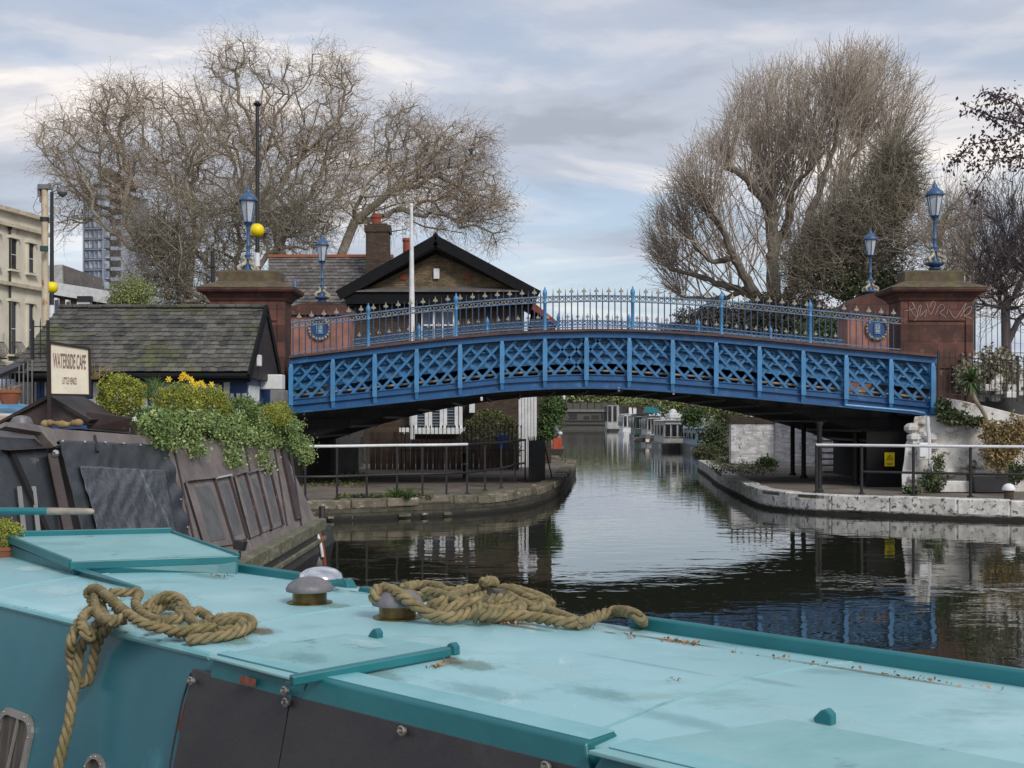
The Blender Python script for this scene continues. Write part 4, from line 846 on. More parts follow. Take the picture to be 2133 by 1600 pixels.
# ------------------------------------------------------------------ left quay railing with gate
ftp = thing('quay_railing', 'white topped black railing along the curved left quay', 'railing', (-2, 27, ZB))
posts = [(580, 1040), (636, 1041), (702, 1040), (764, 1037), (827, 1034), (880, 1033), (930, 1031), (973, 1028), (1010, 1022), (1044, 1016), (1073, 1005), (1094, 1000)]
feet = [G(x, y, ZB) for x, y in posts]; tops = [p + Vector((0, 0, 1.17)) for p in feet]
for p, q in zip(feet, tops): MB().beam(p, q, 0.045, 0.045).box(p + Vector((0, 0, 0.01)), (0.13, 0.13, 0.02)).build('post', 'dark_iron', ftp)
MB().tube(tops[:8], 0.034, 10).build('top_rail', 'white_paint', ftp, smooth=True)
MB().tube(tops[7:], 0.034, 10).build('top_rail', 'dark_iron', ftp, smooth=True)
MB().tube([p + Vector((0, 0, 0.5)) for p in feet], 0.028, 8).build('middle_rail', 'dark_iron', ftp, smooth=True)
gt = thing('steel_gate', 'solid black steel gate panel with spikes at the end of the left railing', 'gate', G(1115, 1003, ZB))
a = G(1101, 1004, ZB); b_ = G(1133, 1000, ZB); b_ = Vector((P(1133, 0, a.y+1.2).x, a.y+1.2, ZB))
hgt = (P(0, 918, a.y).z - ZB)
d = (b_-a).normalized(); nn = Vector((d.y, -d.x, 0))
MB().prism([a, b_, b_ + Z*hgt, a + Z*hgt], nn*0.04).build('panel', 'dark_iron', gt)
mb = MB()
for i in range(9):
    p = a.lerp(b_, i/8) + Z*hgt; mb.prism([p - d*0.03, p + d*0.03, p + Z*0.12], nn*0.02)
mb.build('spikes', 'dark_iron', gt)
MB().tube([G(1150, 996, ZB), Vector((b_.x, b_.y, ZB+hgt*0.95))], 0.02, 6).build('stay', 'dark_iron', gt)
# right quay railing
ftr = thing('quay_railing', 'white topped black railing along the white stone right quay', 'railing', (9, 27.5, ZB))
zt = 1.6
posts = [(1706, 1028), (1801, 1031), (1910, 1034), (2030, 1037), (2180, 1040)]
feet = [G(x, y, ZB) + Vector((0, 0.25, 0)) for x, y in posts]; tops = [p + Z*1.15 for p in feet]
for p, q in zip(feet, tops): MB().tube([p, q], 0.035, 8).lathe(p, [(0.08, 0), (0.08, 0.02), (0.04, 0.04)], 8).build('post', 'dark_iron', ftr, smooth=True)
MB().tube(tops, 0.036, 10).build('top_rail', 'white_paint', ftr, smooth=True)
MB().tube([p + Z*0.53 for p in feet[1:]], 0.028, 8).build('middle_rail', 'dark_iron', ftr, smooth=True)

# ------------------------------------------------------------------ right bank: white walls, steps, fence, pots
rw = thing('retaining_wall', 'crumbling white painted retaining wall right of the bridge', 'wall', (11, 30.6, ZB))
prof = [(1868, 1040), (1866, 990), (1871, 960), (1874, 925), (1888, 895), (1893, 868), (1915, 866), (1950, 866), (1960, 828), (2000, 834), (2040, 843), (2080, 853), (2133, 866), (2220, 885), (2220, 1040)]
Yw = 30.9
fr_ = [P(x + (12 if x < 1960 else 0), y, Yw) for x, y in prof]
for p in fr_: p.z = max(p.z, 0.2)
wm_ = MB().prism(fr_, (0.52, 1.5, 0)).build('wall', 'white_wall', rw, bevel=0.06)
mb = MB()
for i in range(26):
    px, py = random.uniform(1890, 2120), random.uniform(880, 1010); p = P(px, py, Yw); r_ = random.uniform(0.08, 0.2)
    mb.ball(p, r_, 7, 5, 0.7)
mb.build('rubble', 'white_wall', rw)
tag(MB().tube([P(1932, 868, 30.6), P(1936, 925, 30.6), P(1937, 985, 30.6)], 0.045, 8).build('downpipe', 'white_paint', smooth=True), 'white drainpipe running down the white wall from the bridge end', 'drainpipe')
tag(MB().box(P(1922, 940, 30.6), (0.24, 0.16, 0.42)).box(P(1922, 940, 30.5), (0.17, 0.05, 0.3)).build('meter_box', 'white_paint', bevel=0.03), 'white meter box fixed to the white wall behind the railing', 'box')
# wall with brick capping under the bridge, right
wu = thing('garden_wall', 'white painted brick wall with brown coping seen under the bridge', 'wall', P(1570, 960, 50))
YW = 50.0
MB().span((P(1523, 0, YW).x, YW, ZB), (P(1615, 0, YW).x, YW+0.5, P(0, 881, YW).z)).build('wall', 'white_brick', wu)
MB().span((P(1520, 0, YW).x, YW-0.08, P(0, 881, YW).z), (P(1619, 0, YW).x, YW+0.6, P(0, 868, YW).z)).build('coping', 'dark_brick', wu)
mb = MB()
for px in range(1524, 1620, 12): mb.span((P(px, 0, YW).x, YW+0.1, P(0, 868, YW).z), (P(px+3, 0, YW).x, YW+0.18, P(0, 850, YW).z))
mb.span((P(1524, 0, YW).x, YW+0.1, P(0, 852, YW).z), (P(1640, 0, YW).x, YW+0.18, P(0, 848, YW).z)).build('balustrade', 'plank_brown', wu)
w2 = thing('garden_wall', 'shaded grey brick wall behind the black columns under the bridge', 'wall', P(1680, 980, 48))
MB().prism([P(1615, 990, 49.9), P(1800, 1000, 45), P(1800, 860, 45), P(1615, 870, 49.9)], (0.1, 0.4, 0)).build('wall', 'white_brick', w2)
stp = thing('stone_steps', 'shaded steps rising beneath the right of the bridge', 'steps', P(1725, 1000, 41.5))
mb = MB()
for k in range(7): mb.span((P(1706, 0, 42).x+0.02*k, 41.5+0.28*k, ZB+0.2*k), (P(1742, 0, 42).x+0.1, 41.8+0.28*k, ZB+0.2*k+0.06))
mb.build('treads', 'concrete', stp); MB().beam(P(1742, 905, 42), P(1746, 985, 41), 0.08, 0.1).build('stringer', 'plank_brown', stp)
# black street railings, right
def spikerail(pts, h_, step, name, lab, spear=True):
    r_ = thing(name, lab, 'railing', pts[0]); bars = MB(); rails = MB()
    for a, b_ in zip(pts[:-1], pts[1:]):
        a, b_ = Vector(a), Vector(b_); L_ = (b_-a).length; n = int(L_/step)
        for i in range(n):
            p = a.lerp(b_, i/n); bars.tube([p, p + Z*h_, p + Z*(h_+0.1)], [0.012, 0.012, 0.002], 5)
        rails.beam(a + Z*(h_-0.08), b_ + Z*(h_-0.08), 0.04, 0.02); rails.beam(a + Z*0.1, b_ + Z*0.1, 0.04, 0.02)
    bars.build('bars', 'dark_iron', r_); rails.build('rails', 'dark_iron', r_)
    for p in pts: MB().beam(Vector(p), Vector(p) + Z*(h_+0.05), 0.05, 0.05).build('post', 'dark_iron', r_)
    return r_
spikerail([P(1955, 828, 31.4), P(2120, 838, 31.4), P(2300, 848, 31.4)], 1.12, 0.14, 'street_railing', 'black vertical bar railing on top of the white wall at the right')
spikerail([P(2030, 742, 38), P(2150, 742, 38), P(2300, 742, 38)], 1.6, 0.16, 'street_railing', 'taller black spiked railing behind the graffiti pier')
tag(MB().lathe((0, 0, 0), [(0.13, 0), (0.17, 0.28), (0.19, 0.28), (0.19, 0.34), (0.15, 0.34), (0.13, 0.3)], 16).build('plant_pot', 'terracotta', smooth=True), 'terracotta pot at the foot of the white wall on the right quay', 'plant pot').location = G(1976, 1028, ZB) + Vector((0, 1.1, 0))
o = G(2022, 1030, ZB) + Vector((0, 1.0, 0)); tr_ = MB().prism([o + Vector((-0.42, -0.15, 0)), o + Vector((0.4, -0.15, 0)), o + Vector((0.44, -0.15, 0.27)), o + Vector((-0.46, -0.15, 0.27))], (0, 0.35, 0)).build('planter_trough', 'white_wall', bevel=0.02); tag(tr_, 'low whitewashed planter trough beside the terracotta pot', 'planter')
o = G(2100, 1032, ZB) + Vector((0, 1.2, 0)); tag(MB().prism([o + Vector((-0.4, -0.2, 0)), o + Vector((0.55, -0.2, 0)), o + Vector((0.6, -0.2, 0.42)), o + Vector((-0.46, -0.2, 0.42))], (0, 0.45, 0)).build('planter_tub', 'dark_iron', bevel=0.02), 'dark grey planter tub at the right edge of the quay', 'planter')
o = G(2107, 1041, ZB) + Vector((0, 0.15, 0)); bl = thing('mooring_bollard', 'white domed brick bollard on the white quay at the right edge', 'bollard', o)
MB().lathe(o, [(0.1, 0), (0.1, 0.2), (0.09, 0.21)], 14).build('base', 'dark_brick', bl); MB().lathe(o + Z*0.2, [(0.14, 0), (0.145, 0.04), (0.11, 0.11), (0.05, 0.145), (0.005, 0.15)], 16).build('dome', 'white_paint', bl, smooth=True)

# ------------------------------------------------------------------ far canal bridge and moored boats
fb = thing('canal_bridge', 'low grey brick bridge closing the canal in the distance', 'bridge', (19, 300, 0))
q = lambda px, py: P(px, py, 300)
MB().prism([q(1150, 896), q(1150, 840), q(1278, 840), q(1278, 896)], (0, 6, 0)).build('wall', 'far_brick', fb)
MB().span(q(1160, 858) - Vector((0, .5, 0)), q(1276, 853) + Vector((0, .4, 0))).build('beam', 'grey_board', fb)
mb = MB()
for x0, x1, y0, y1 in [(1183, 1202, 862, 873), (1216, 1228, 867, 873), (1232, 1248, 865, 873), (1252, 1264, 863, 873)]: mb.span(q(x0, y1) - Vector((0, .1, 0)), q(x1, y0))
mb.build('graffiti', 'dark_iron', fb)
mb = MB()
for px in range(1178, 1270, 15): mb.span(q(px, 858), q(px+1.2, 836))
[mb.beam(q(1162, y_) - Vector((0, .1, 0)), q(1276, y_) - Vector((0, .1, 0)), .2, .35) for y_ in (877, 885)]; mb.beam(q(1170, 838), q(1276, 838), .2, .2).build('parapet', 'dark_iron', fb)
def moored(lab, px0, px1, pyw, pyt, mt, roofmt, wins, Yadd=0, deck=None, nm='moored_boat'):
    Y = F*CZ/(pyw-HY); s_ = Y/F; x0, x1 = (px0-CX)*s_, (px1-CX)*s_; zt = CZ + (HY-pyt)*s_; xc = (x0+x1)/2; hw = (x1-x0)/2
    bt = thing(nm, lab, 'boat', (xc, Y+3, 0), 'boats moored along the right bank')
    Ln = 9.0
    mb = MB(); hull = [(x0, Y+0.3), (x0+hw*0.3, Y), (x1-hw*0.3, Y), (x1, Y+0.3), (x1+0.2, Y+Ln), (x0+0.2, Y+Ln)]
    mb.prism([(a, b_, -0.05) for a, b_ in hull], (0, 0, 0.55)).build('hull', 'hull_black' if mt != 'boat_white' else 'boat_white', bt, bevel=0.05)
    cab = MB().prism([(x0+0.12, Y+0.5, 0.5), (x1-0.12, Y+0.5, 0.5), (x1-0.22, Y+0.5, zt-0.12), (x0+0.22, Y+0.5, zt-0.12)], (0.15, Ln-1.5, 0)).build('cabin', mt, bt, bevel=0.04)
    MB().prism([(x0+0.05, Y+0.35, zt-0.12), (x1-0.05, Y+0.35, zt-0.12), (x1-0.3, Y+0.35, zt), (x0+0.3, Y+0.35, zt)], (0.15, Ln-1.2, 0)).build('roof', roofmt, bt, bevel=0.03)
    zc = 0.5 + (zt-0.6)*0.3
    for k in range(wins):
        a = x0+0.3 + (x1-x0-0.6)*k/wins; b_ = a + (x1-x0-0.6)/wins*0.65
        w_ = MB().span((a, Y+0.42, zc), (b_, Y+0.5, zt-0.35)).build('window', 'glass_dark', bt)
        MB().span((a-0.05, Y+0.40, zt-0.35), (b_+0.05, Y+0.5, zt-0.3)).span((a-0.05, Y+0.40, zc-0.05), (b_+0.05, Y+0.5, zc)).build('frame', 'boat_grey', w_)
    for k in range(4):
        y = Y+1.5+1.8*k; MB().span((x0+0.06, y, zc+0.1), (x0+0.13, y+0.8, zt-0.4)).build('window', 'glass_dark', bt)
    MB().tube([(x0-0.02, Y+1.2, 0.4), (x0-0.02, Y+1.2, 0.1)], 0.09, 8).build('fender', 'white_paint', bt)
    return bt
moored('farthest grey tall moored boat next to the distant bridge', 1264, 1292, 899, 842, 'boat_grey', 'far_brick', 2)
moored('small white cruiser with pale windows in the row of far boats', 1296, 1323, 907, 862, 'boat_white', 'boat_white', 2)
moored('dark green cabin boat left of the slatted grey boat', 1322, 1348, 914, 862, 'boat_green', 'hull_black', 1)
moored('pale grey boat with vertical panels in the middle of the moored row', 1346, 1384, 917, 866, 'boat_grey', 'far_brick', 4)
moored('nearest grey houseboat cabin with narrow dark windows', 1380, 1452, 938, 874, 'boat_grey', 'boat_grey', 4)
moored('flat pale blue boat tucked behind the canal bushes', 1448, 1500, 945, 890, 'boat_blue', 'boat_blue', 2)
dg = thing('dinghy', 'low dark tender with upright outboard in front of the moored boats', 'boat', P(1360, 925, 104)*1)
Yd = 107; MB().prism([P(1320, 918, Yd), P(1338, 921, Yd), P(1395, 924, Yd), P(1395, 911, Yd), P(1328, 911, Yd)], (0, 2, 0)).build('hull', 'hull_black', dg, bevel=0.05)
MB().span(P(1343, 920, Yd-.3), P(1354, 903, Yd)).build('outboard', 'grey_bag', dg, bevel=0.1); MB().span(P(1345, 921, Yd-.4), P(1352, 915, Yd-.3)).build('plate', 'sign_cream', dg)
for px, lb in ((1391, 'round black fender left of pair at the grey houseboat'), (1400, 'round black fender right of pair at the grey houseboat')):
    p = P(px, 915, 92); tag(MB().ball((0, 0, 0), 0.2, 10, 8, 1.8).build('boat_fender', 'hull_black', smooth=True), lb, 'fender').location = p
tag(MB().prism([P(1346, 860, 120), P(1381, 860, 120), P(1378, 847, 120), P(1350, 847, 120)], (0, 3, 0)).build('boat_canopy', 'canopy_teal'), 'teal canvas canopy above the row of moored boats', 'canopy')
tag(MB().tube([P(1376, 900, 115), P(1376, 828, 115)], 0.06, 6).build('boat_mast', 'sign_cream', smooth=True), 'thin pale mast rising from the moored boats', 'mast')
rf = thing('roof_terrace', 'cluttered timber pergola on the roof of the grey houseboat', 'pergola', P(1430, 870, 95))
mb = MB()
for px in (1425, 1433, 1453): mb.span(P(px, 876, 95), P(px+3, 836, 94.8))
for py in (842, 852, 862): mb.span(P(1422, py+2, 95), P(1456, py-1, 94.8))
mb.build('frame', 'plank_brown', rf); MB().span(P(1394, 872, 95), P(1414, 861, 97)).ball(P(1402, 861, 96), 0.35, 8, 6).build('covers', 'boat_white', rf, bevel=0.1)
hb = thing('boathouse', 'red brown shed with two white windows behind the moored boats', 'shed', P(1325, 900, 150))
MB().span(P(1296, 900, 195), P(1345, 846, 200)).build('wall', 'brown_wood', hb)
for px in (1310, 1319): MB().span(P(px, 862, 194.6), P(px+6, 849, 195)).build('window', 'white_paint', hb)

# moored workboat with plants at the left bank tip
o = P(1150, 950, 58.5); wb = thing('workboat', 'small flat workboat with a red crate and plants at the left bank', 'boat', Vector((o.x, 60, 0)))
MB().prism([P(1132, 950, 61), P(1172, 949, 61), P(1176, 934, 61), P(1132, 934, 61)], (0.1, 4, 0)).build('hull', 'hull_black', wb, bevel=0.04)
tag(MB().span(P(1152, 936, 61), P(1169, 912, 61.6)).build('crate', 'red_box', bevel=0.02), 'red orange crate standing on the small workboat', 'crate')
tag(MB().ball(P(1148, 893, 61.3), 0.36, 10, 8, 1.5).ball(P(1155, 900, 61.1), 0.25, 9, 7, 1.3).build('bag', 'grey_bag'), 'lumpy grey sack piled on the small workboat', 'sack')
tag(MB().span(P(1136, 920, 61.2), P(1146, 902, 61.6)).span(P(1140, 936, 61.2), P(1143, 920, 61.4)).build('box', 'boat_green', bevel=0.03), 'pale green box stacked left of the sack on the workboat', 'box')
tag(MB().ball(P(1167, 903, 60.9), 0.12, 10, 6, 0.8).build('buoy', 'white_paint', smooth=True), 'small white buoy on top of the red crate', 'buoy')
leaves('potted_shrub', blob_points(P(1164, 885, 61.5), (0.3, 0.3, 0.3), 500), 0.09, 'green_plant'); tag(bpy.data.objects['potted_shrub'], 'bright green shrub growing on the workboat above the red crate', 'plant')

# ------------------------------------------------------------------ cream terrace, brown block, tower
fd = Vector((563, 2600, 0)).normalized(); fn = Vector((fd.y, -fd.x, 0)); f0 = Vector((-27.9, 75, 0))
ct = thing('terrace_building', 'cream stucco terrace with tall sash windows at the left edge', 'building', Vector((-28.5, 73, 3)))
def fh(px, py): return hit(px, py, f0, fn)
def fpan(x0, x1, y0, y1, out_, th_, slant=0.27):   # px0.. on facade; y given at left, follows perspective
    pts = [fh(x0, y1), fh(x1, y1), fh(x1, y0), fh(x0, y0)]; za, zb_ = pts[0].z, pts[3].z
    pts[1].z = za; pts[2].z = zb_
    return MB().prism([p + fn*out_ for p in pts], -fn*th_)
# body
a = fh(-60, 1000); b_ = fh(101, 900); a.z = 0.4; b_.z = 0.4; ztop = 14.15
MB().prism([a, b_, b_ + Vector((-12, 3, 0)), a + Vector((-12, 3, 0))], (0, 0, ztop-0.4)).build('wall', 'stucco', ct)
def band(z0, z1, o_, mt, nm): return MB().prism([Vector((a.x, a.y, z0)), Vector((b_.x, b_.y, z0)), Vector((b_.x, b_.y, z1)), Vector((a.x, a.y, z1))], fn*o_).build(nm, mt, ct)
band(ztop-0.12, ztop+0.12, 0.35, 'stucco_trim', 'parapet_coping'); band(ztop-0.95, ztop-0.75, 0.3, 'stucco_trim', 'cornice'); band(9.85, 10.05, 0.3, 'stucco_trim', 'string_course'); band(5.3, 5.5, 0.25, 'stucco_trim', 'string_course')
MB().tube([fh(17, 468) + fn*0.12, fh(17, 860) + fn*0.12], 0.07, 8).lathe(fh(17, 468) + fn*0.12, [(0.08, -0.3), (0.2, 0)], 8).build('drainpipe', 'dark_iron', ct)
for (x0, x1, y0, y1, bal) in [(20, 32.5, 497, 560, 0), (57, 68, 507, 568, 0), (-20, -6, 486, 552, 0), (20, 31.5, 629, 738, 1), (57, 67, 634, 738, 1), (-20, -6, 624, 738, 1), (20, 31, 760, 812, 0), (57, 66, 760, 812, 0)]:
    wd = fpan(x0, x1, y0, y1, 0.03, 0.1).build('window', 'glass_dark', ct)
    sr = fpan(x0-3.2, x0, y0-2, y1, 0.12, 0.3); m2 = fpan(x1, x1+3.2, y0, y1, 0.12, 0.3); sr.add(m2.v, m2.f)
    m2 = fpan(x0-5, x1+5, y0-8, y0-2, 0.22, 0.3); sr.add(m2.v, m2.f); m2 = fpan(x0-5, x1+5, y1, y1+4, 0.28, 0.3); sr.add(m2.v, m2.f); sr.build('surround', 'stucco', wd)
    m2 = fpan(x0+0.5, x1-0.5, (y0+y1)/2, (y0+y1)/2+1.5, 0.06, 0.05); m3 = fpan(x0+0.3, x0+1.5, y0, y1, 0.06, 0.05); m2.add(m3.v, m3.f); m2.build('sash', 'stucco', wd)
    if bal:
        m2 = MB(); y2 = 742
        for k in range(7):
            px = x0-3 + (x1-x0+6)*k/6; q_ = fh(px, 712); m2.tube(polyband([q_ + fn*0.3, q_ + fn*0.55 - Z*0.35, q_ + fn*0.6 - Z*0.6, q_ + fn*0.35 - Z*0.9], 0.15), 0.022, 4)
        c1_, c2_ = fh(x0-3, 712), fh(x1+3, 712); c2_.z = c1_.z
        m2.beam(c1_ + fn*0.3, c2_ + fn*0.3, 0.05, 0.05); m2.beam(c1_ + fn*0.35 - Z*0.9, c2_ + fn*0.35 - Z*0.9, 0.4, 0.08); m2.build('balcony', 'dark_iron', wd)
bb = thing('brick_block', 'dark brick flats with grey mansard behind the crossing beacon', 'building', P(160, 640, 100))
Yb = 100; q = lambda px, py, dy=0: P(px, py, Yb+dy)
MB().prism([q(103, 760), q(300, 760), q(300, 622), q(216, 606), q(103, 590)], (-3, 8, 0)).build('wall', 'dark_brick', bb)
MB().prism([q(101, 612, -.4), q(222, 632, -.4), q(234, 607, -.4), q(101, 586, -.4)], (0, 0.5, 0)).build('fascia', 'boat_white', bb)
MB().prism([q(129, 592, 2), q(172, 602, 2), q(163, 563, 2), q(129, 552, 2)], (0, 6, 0)).build('mansard', 'slate_far', bb)
MB().prism([q(101, 588, 1.8), q(131, 594, 1.8), q(129.5, 551, 1.8), q(101, 553, 1.8)], (0, 3, 0)).build('mansard_lit_end', 'boat_grey', bb)  # paler grey paints in the light falling on this end
MB().span(q(160, 628, -1.0), q(194, 618, -.5)).build('balcony', 'dark_iron', bb)
for x0, x1, y0, y1 in [(112, 124, 622, 648), (136, 147, 626, 645), (160, 192, 630, 642)]:
    w_ = MB().span(q(x0, y1, -.9), q(x1, y0, -.3)).build('window', 'white_paint', bb)
    MB().span(q(x0+2, y1-2, -1.0), q(x1-2, y0+3, -.92)).build('pane', 'glass_blue', w_)
tw = thing('tower_block', 'tall grey glass tower block seen through the bare trees', 'tower', P(225, 700, 200))
Yt = 200; q = lambda px, py, dy=0: P(px, py, Yt+dy)
MB().prism([q(176, 780), q(214, 780, -3), q(232, 780, 4), q(232, 382, 4), q(214, 382, -3), q(176, 386)], (2, 14, 0)).build('core', 'tower_grey', tw)
MB().span(q(230, 780, 2), q(262, 384, 16)).build('side_core', 'far_brick', tw)
for i in range(11):
    y0 = 392 + 21.5*i
    fl = MB().prism([q(175, y0, -0.6), q(214, y0-1, -3.6), q(214, y0-3.5, -3.6), q(175, y0-2.5, -0.6)], (0.2, 1, 0)).span(q(230, y0, 1.6), q(262, y0-7, 2)).build('floor_band', 'tower_grey', tw)
    for (x0, x1) in [(177, 184), (185, 193), (195, 203), (204, 212)]:
        d_ = -0.3 - (x0-176)/38*3; MB().prism([q(x0, y0+17, d_-0.2), q(x1, y0+17, d_-0.2), q(x1, y0+2, d_-0.2), q(x0, y0+2, d_-0.2)], (0, 0.4, 0)).build('window', 'tower_pane', tw)
    MB().span(q(216, y0+17, -1.5), q(228, y0+2, -1)).build('window', 'tower_pane', tw)
MB().span(q(213, 780, -4), q(217, 378, -3)).span(q(174, 780, -1), q(176.5, 380, 0)).build('mullion', 'tower_grey', tw)
# street things at far left
o = P(22, 850, 24); gl = thing('garden_canopy', 'grey glazed lean-to with dark sloping top at the left edge', 'canopy', P(20, 850, 24))
MB().beam(P(-30, 790, 22), P(70, 748, 27), 0.25, 0.08).build('roof_edge', 'dark_iron', gl)
mb = MB()
for px in range(4, 70, 9): mb.beam(P(px, 850, 24.5), P(px, 776-0.4*(px), 24.5), 0.02, 0.02)
mb.build('bars', 'grey_board', gl)
mb = MB().span(P(-20, 850, 24.8), P(30, 790, 24.9)); mb.build('panel', 'tower_pane', gl)
spikerail([P(68, 850, 25.6), P(100, 850, 25.6)], 1.75, 0.12, 'street_railing', 'tall black spiked railing left of the cafe roof')

# ------------------------------------------------------------------ bare trees
def span_tree(base, pts, bf=0.35, trunk=None):
    """grow a skeleton: connect every target point to the nearest node, weighing path length"""
    nodes = [np.array(base, float)]; par = [-1]; pl = [0.0]
    for q in (trunk or []):
        q = np.array(q, float); nodes.append(q); par.append(len(nodes)-2); pl.append(pl[-1] + np.linalg.norm(q-nodes[-2]))
    first = len(nodes)
    pts = np.asarray(pts, float); n = len(pts); best = np.full(n, np.inf); bi = np.zeros(n, int); done = np.zeros(n, bool)
    def relax(k):
        d = np.linalg.norm(pts - nodes[k], axis=1); c = d + bf*pl[k] + 0.25*np.maximum(0, nodes[k][2]-pts[:, 2]); m_ = (c < best) & ~done
        best[m_] = c[m_]; bi[m_] = k
    for k in range(first if first > 1 else 1):
        if k >= max(0, first-3): relax(k)
    for _ in range(n):
        i = int(np.argmin(np.where(done, np.inf, best))); k = bi[i]; done[i] = True; best[i] = np.inf
        p0 = nodes[k]; p1 = pts[i]; L_ = np.linalg.norm(p1-p0)
        if L_ > 1.2:                      # midpoint with a kink
            mid = (p0+p1)/2 + rng.normal(size=3)*0.09*L_ - np.array([0, 0, -0.06*L_]); nodes.append(mid); par.append(k); pl.append(pl[k]+L_/2); k = len(nodes)-1; relax(k)
        nodes.append(p1); par.append(k); pl.append(pl[k] + np.linalg.norm(p1-nodes[k])); relax(len(nodes)-1)
    return np.array(nodes), np.array(par)
def tree_radii(nodes, par, r_tip, ex=2.4):
    n = len(nodes); a = np.zeros(n); kids = np.zeros(n, int)
    for i in range(n-1, 0, -1):
        if a[i] == 0: a[i] = r_tip**ex
        a[par[i]] += a[i]; kids[par[i]] += 1
    return a**(1/ex), kids
def twigs(P0, D0, length, gen, up, spread, droop, nseg=3):
    """vectorised crooked twigs from points P0 with main directions D0"""
    A_, B_, lev = [], [], []
    p = P0.copy(); d = D0.copy(); n = len(p); sl = (length*rng.uniform(0.5, 1.3, n)/nseg)[:, None]; ends = []
    for k in range(nseg):
        d = d + rng.normal(size=(n, 3))*spread + np.array([0, 0, up - droop*k]); d /= np.linalg.norm(d, axis=1, keepdims=True)
        q = p + d*sl; A_.append(p); B_.append(q); lev.append(np.full(n, k/nseg)); p = q; ends.append((p, d))
    A_, B_, lev = np.concatenate(A_), np.concatenate(B_), np.concatenate(lev)
    if gen > 0:
        pp = np.concatenate([e[0] for e in ends]); dd = np.concatenate([e[1] for e in ends]); dd = dd + rng.normal(size=dd.shape)*0.75; dd /= np.linalg.norm(dd, axis=1, keepdims=True)
        a2, b2, l2 = twigs(pp, dd, length*0.6, gen-1, up, spread, droop, nseg); A_ = np.concatenate([A_, a2]); B_ = np.concatenate([B_, b2]); lev = np.concatenate([lev, l2 + 1])
    return A_, B_, lev
def ell_pts(ells, Y, n, dep=0.75, shell=0.25):
    out = []; areas = np.array([e[2]*e[3] for e in ells], float); areas /= areas.sum(); s_ = Y/F
    for e, a in zip(ells, areas):
        m_ = max(4, int(n*a)); d = rng.normal(size=(m_, 3)); d /= np.linalg.norm(d, axis=1, keepdims=True)
        rad = rng.uniform(shell, 1, m_)**0.55; c = P(e[0], e[1], Y)
        out.append(np.array(c) + d*rad[:, None]*np.array([e[2]*s_, dep*min(e[2]*1.2, e[3]*1.5)*s_, e[3]*s_]))
    return np.concatenate(out)
def bare_tree(name, lab, Y, base_px, trunk_px, ells, n, twig_mat, tips, tiplen, up=0.05, spread=0.27, droop=0.0, r_tip=0.027, bf=0.35, rtw=0.011, gen=1, catk=0, catmat='catkin', dep=0.75, minz=None, limbmat='bark', fan=0.9, catsize=0.11):
    bz = 0.45 if minz is None else minz
    s_ = Y/F; base = np.array([(base_px-CX)*s_, Y, bz]); tr = thing(name, lab, 'tree', tuple(base))
    trunk = [np.array(P(x, y, Y)) for x, y in trunk_px]
    pts = ell_pts(ells, Y, n, dep); nodes, par = span_tree(base, pts, bf, trunk); rad, kids = tree_radii(nodes, par, r_tip)
    rad = np.minimum(rad, rad[0]); i = np.arange(1, len(nodes)); big = rad[i] > r_tip*2.6
    ra = np.minimum(rad[par[i]], rad[i]*1.35)
    segs_mesh('trunk', nodes[par[i]][big], nodes[i][big], ra[big], rad[i][big], limbmat, tr, n=7)
    segs_mesh('branches', nodes[par[i]][~big], nodes[i][~big], ra[~big], rad[i][~big], limbmat if not big.all() else limbmat, tr, n=4)
    # twigs from thin nodes
    thin = np.where((rad < r_tip*3.2) & (np.arange(len(nodes)) > 0))[0]; src = np.repeat(thin, tips); n2 = len(src)
    d = nodes[src] - nodes[par[src]]; d /= (np.linalg.norm(d, axis=1, keepdims=True) + 1e-6)
    u = rng.uniform(0, 1, (n2, 1)); P0 = nodes[src]*u + nodes[par[src]]*(1-u)
    d = d + rng.normal(size=(n2, 3))*fan; d[:, 2] += up*3; d /= np.linalg.norm(d, axis=1, keepdims=True)
    A_, B_, lev = twigs(P0, d, tiplen, gen, up, spread, droop)
    r0 = rtw*(1 - 0.25*np.minimum(lev, 2)); segs_mesh('twigs', A_, B_, r0, r0*0.75, twig_mat, tr, n=3)
    if catk:
        sel = rng.choice(len(B_), int(len(B_)*catk), replace=False)
        V, f = leaf_arrays(B_[sel], catsize, rng, 0.55, 0.8); fastmesh('catkins', V, f, catmat, tr)
    return tr
bare_tree('plane_tree', 'broad bare plane tree leaning over the tower block at far left', 78, 400, [(398, 700), (392, 600), (400, 520)],
          [(200, 330, 105, 120), (330, 290, 150, 125), (320, 430, 130, 110), (120, 300, 50, 75), (150, 430, 50, 60), (250, 210, 70, 50)], 1000, 'twig_grey', 3, 1.35, up=0.03, droop=0.10, catk=0.10, rtw=0.0115)
bare_tree('plane_tree', 'tallest bare plane tree behind the black beacon pole', 82, 600, [(597, 640), (592, 560), (575, 470), (540, 410)],
          [(500, 210, 110, 130), (470, 330, 150, 120), (660, 230, 115, 135), (610, 370, 150, 130), (700, 330, 80, 120), (480, 130, 45, 55), (700, 140, 40, 45)], 1200, 'twig_grey', 3, 1.35, up=0.04, droop=0.08, catk=0.12, rtw=0.0115)
bare_tree('plane_tree', 'bare plane tree with drooping twigs arching over the brick house gable', 72, 700, [(702, 640), (708, 540), (740, 460), (790, 420)],
          [(850, 310, 95, 95), (940, 330, 80, 75), (800, 400, 110, 90), (990, 400, 60, 85), (1035, 460, 25, 60), (940, 430, 90, 60), (1000, 300, 30, 30)], 720, 'twig_grey', 4, 1.3, up=0.02, droop=0.16, catk=0.12, rtw=0.0105)
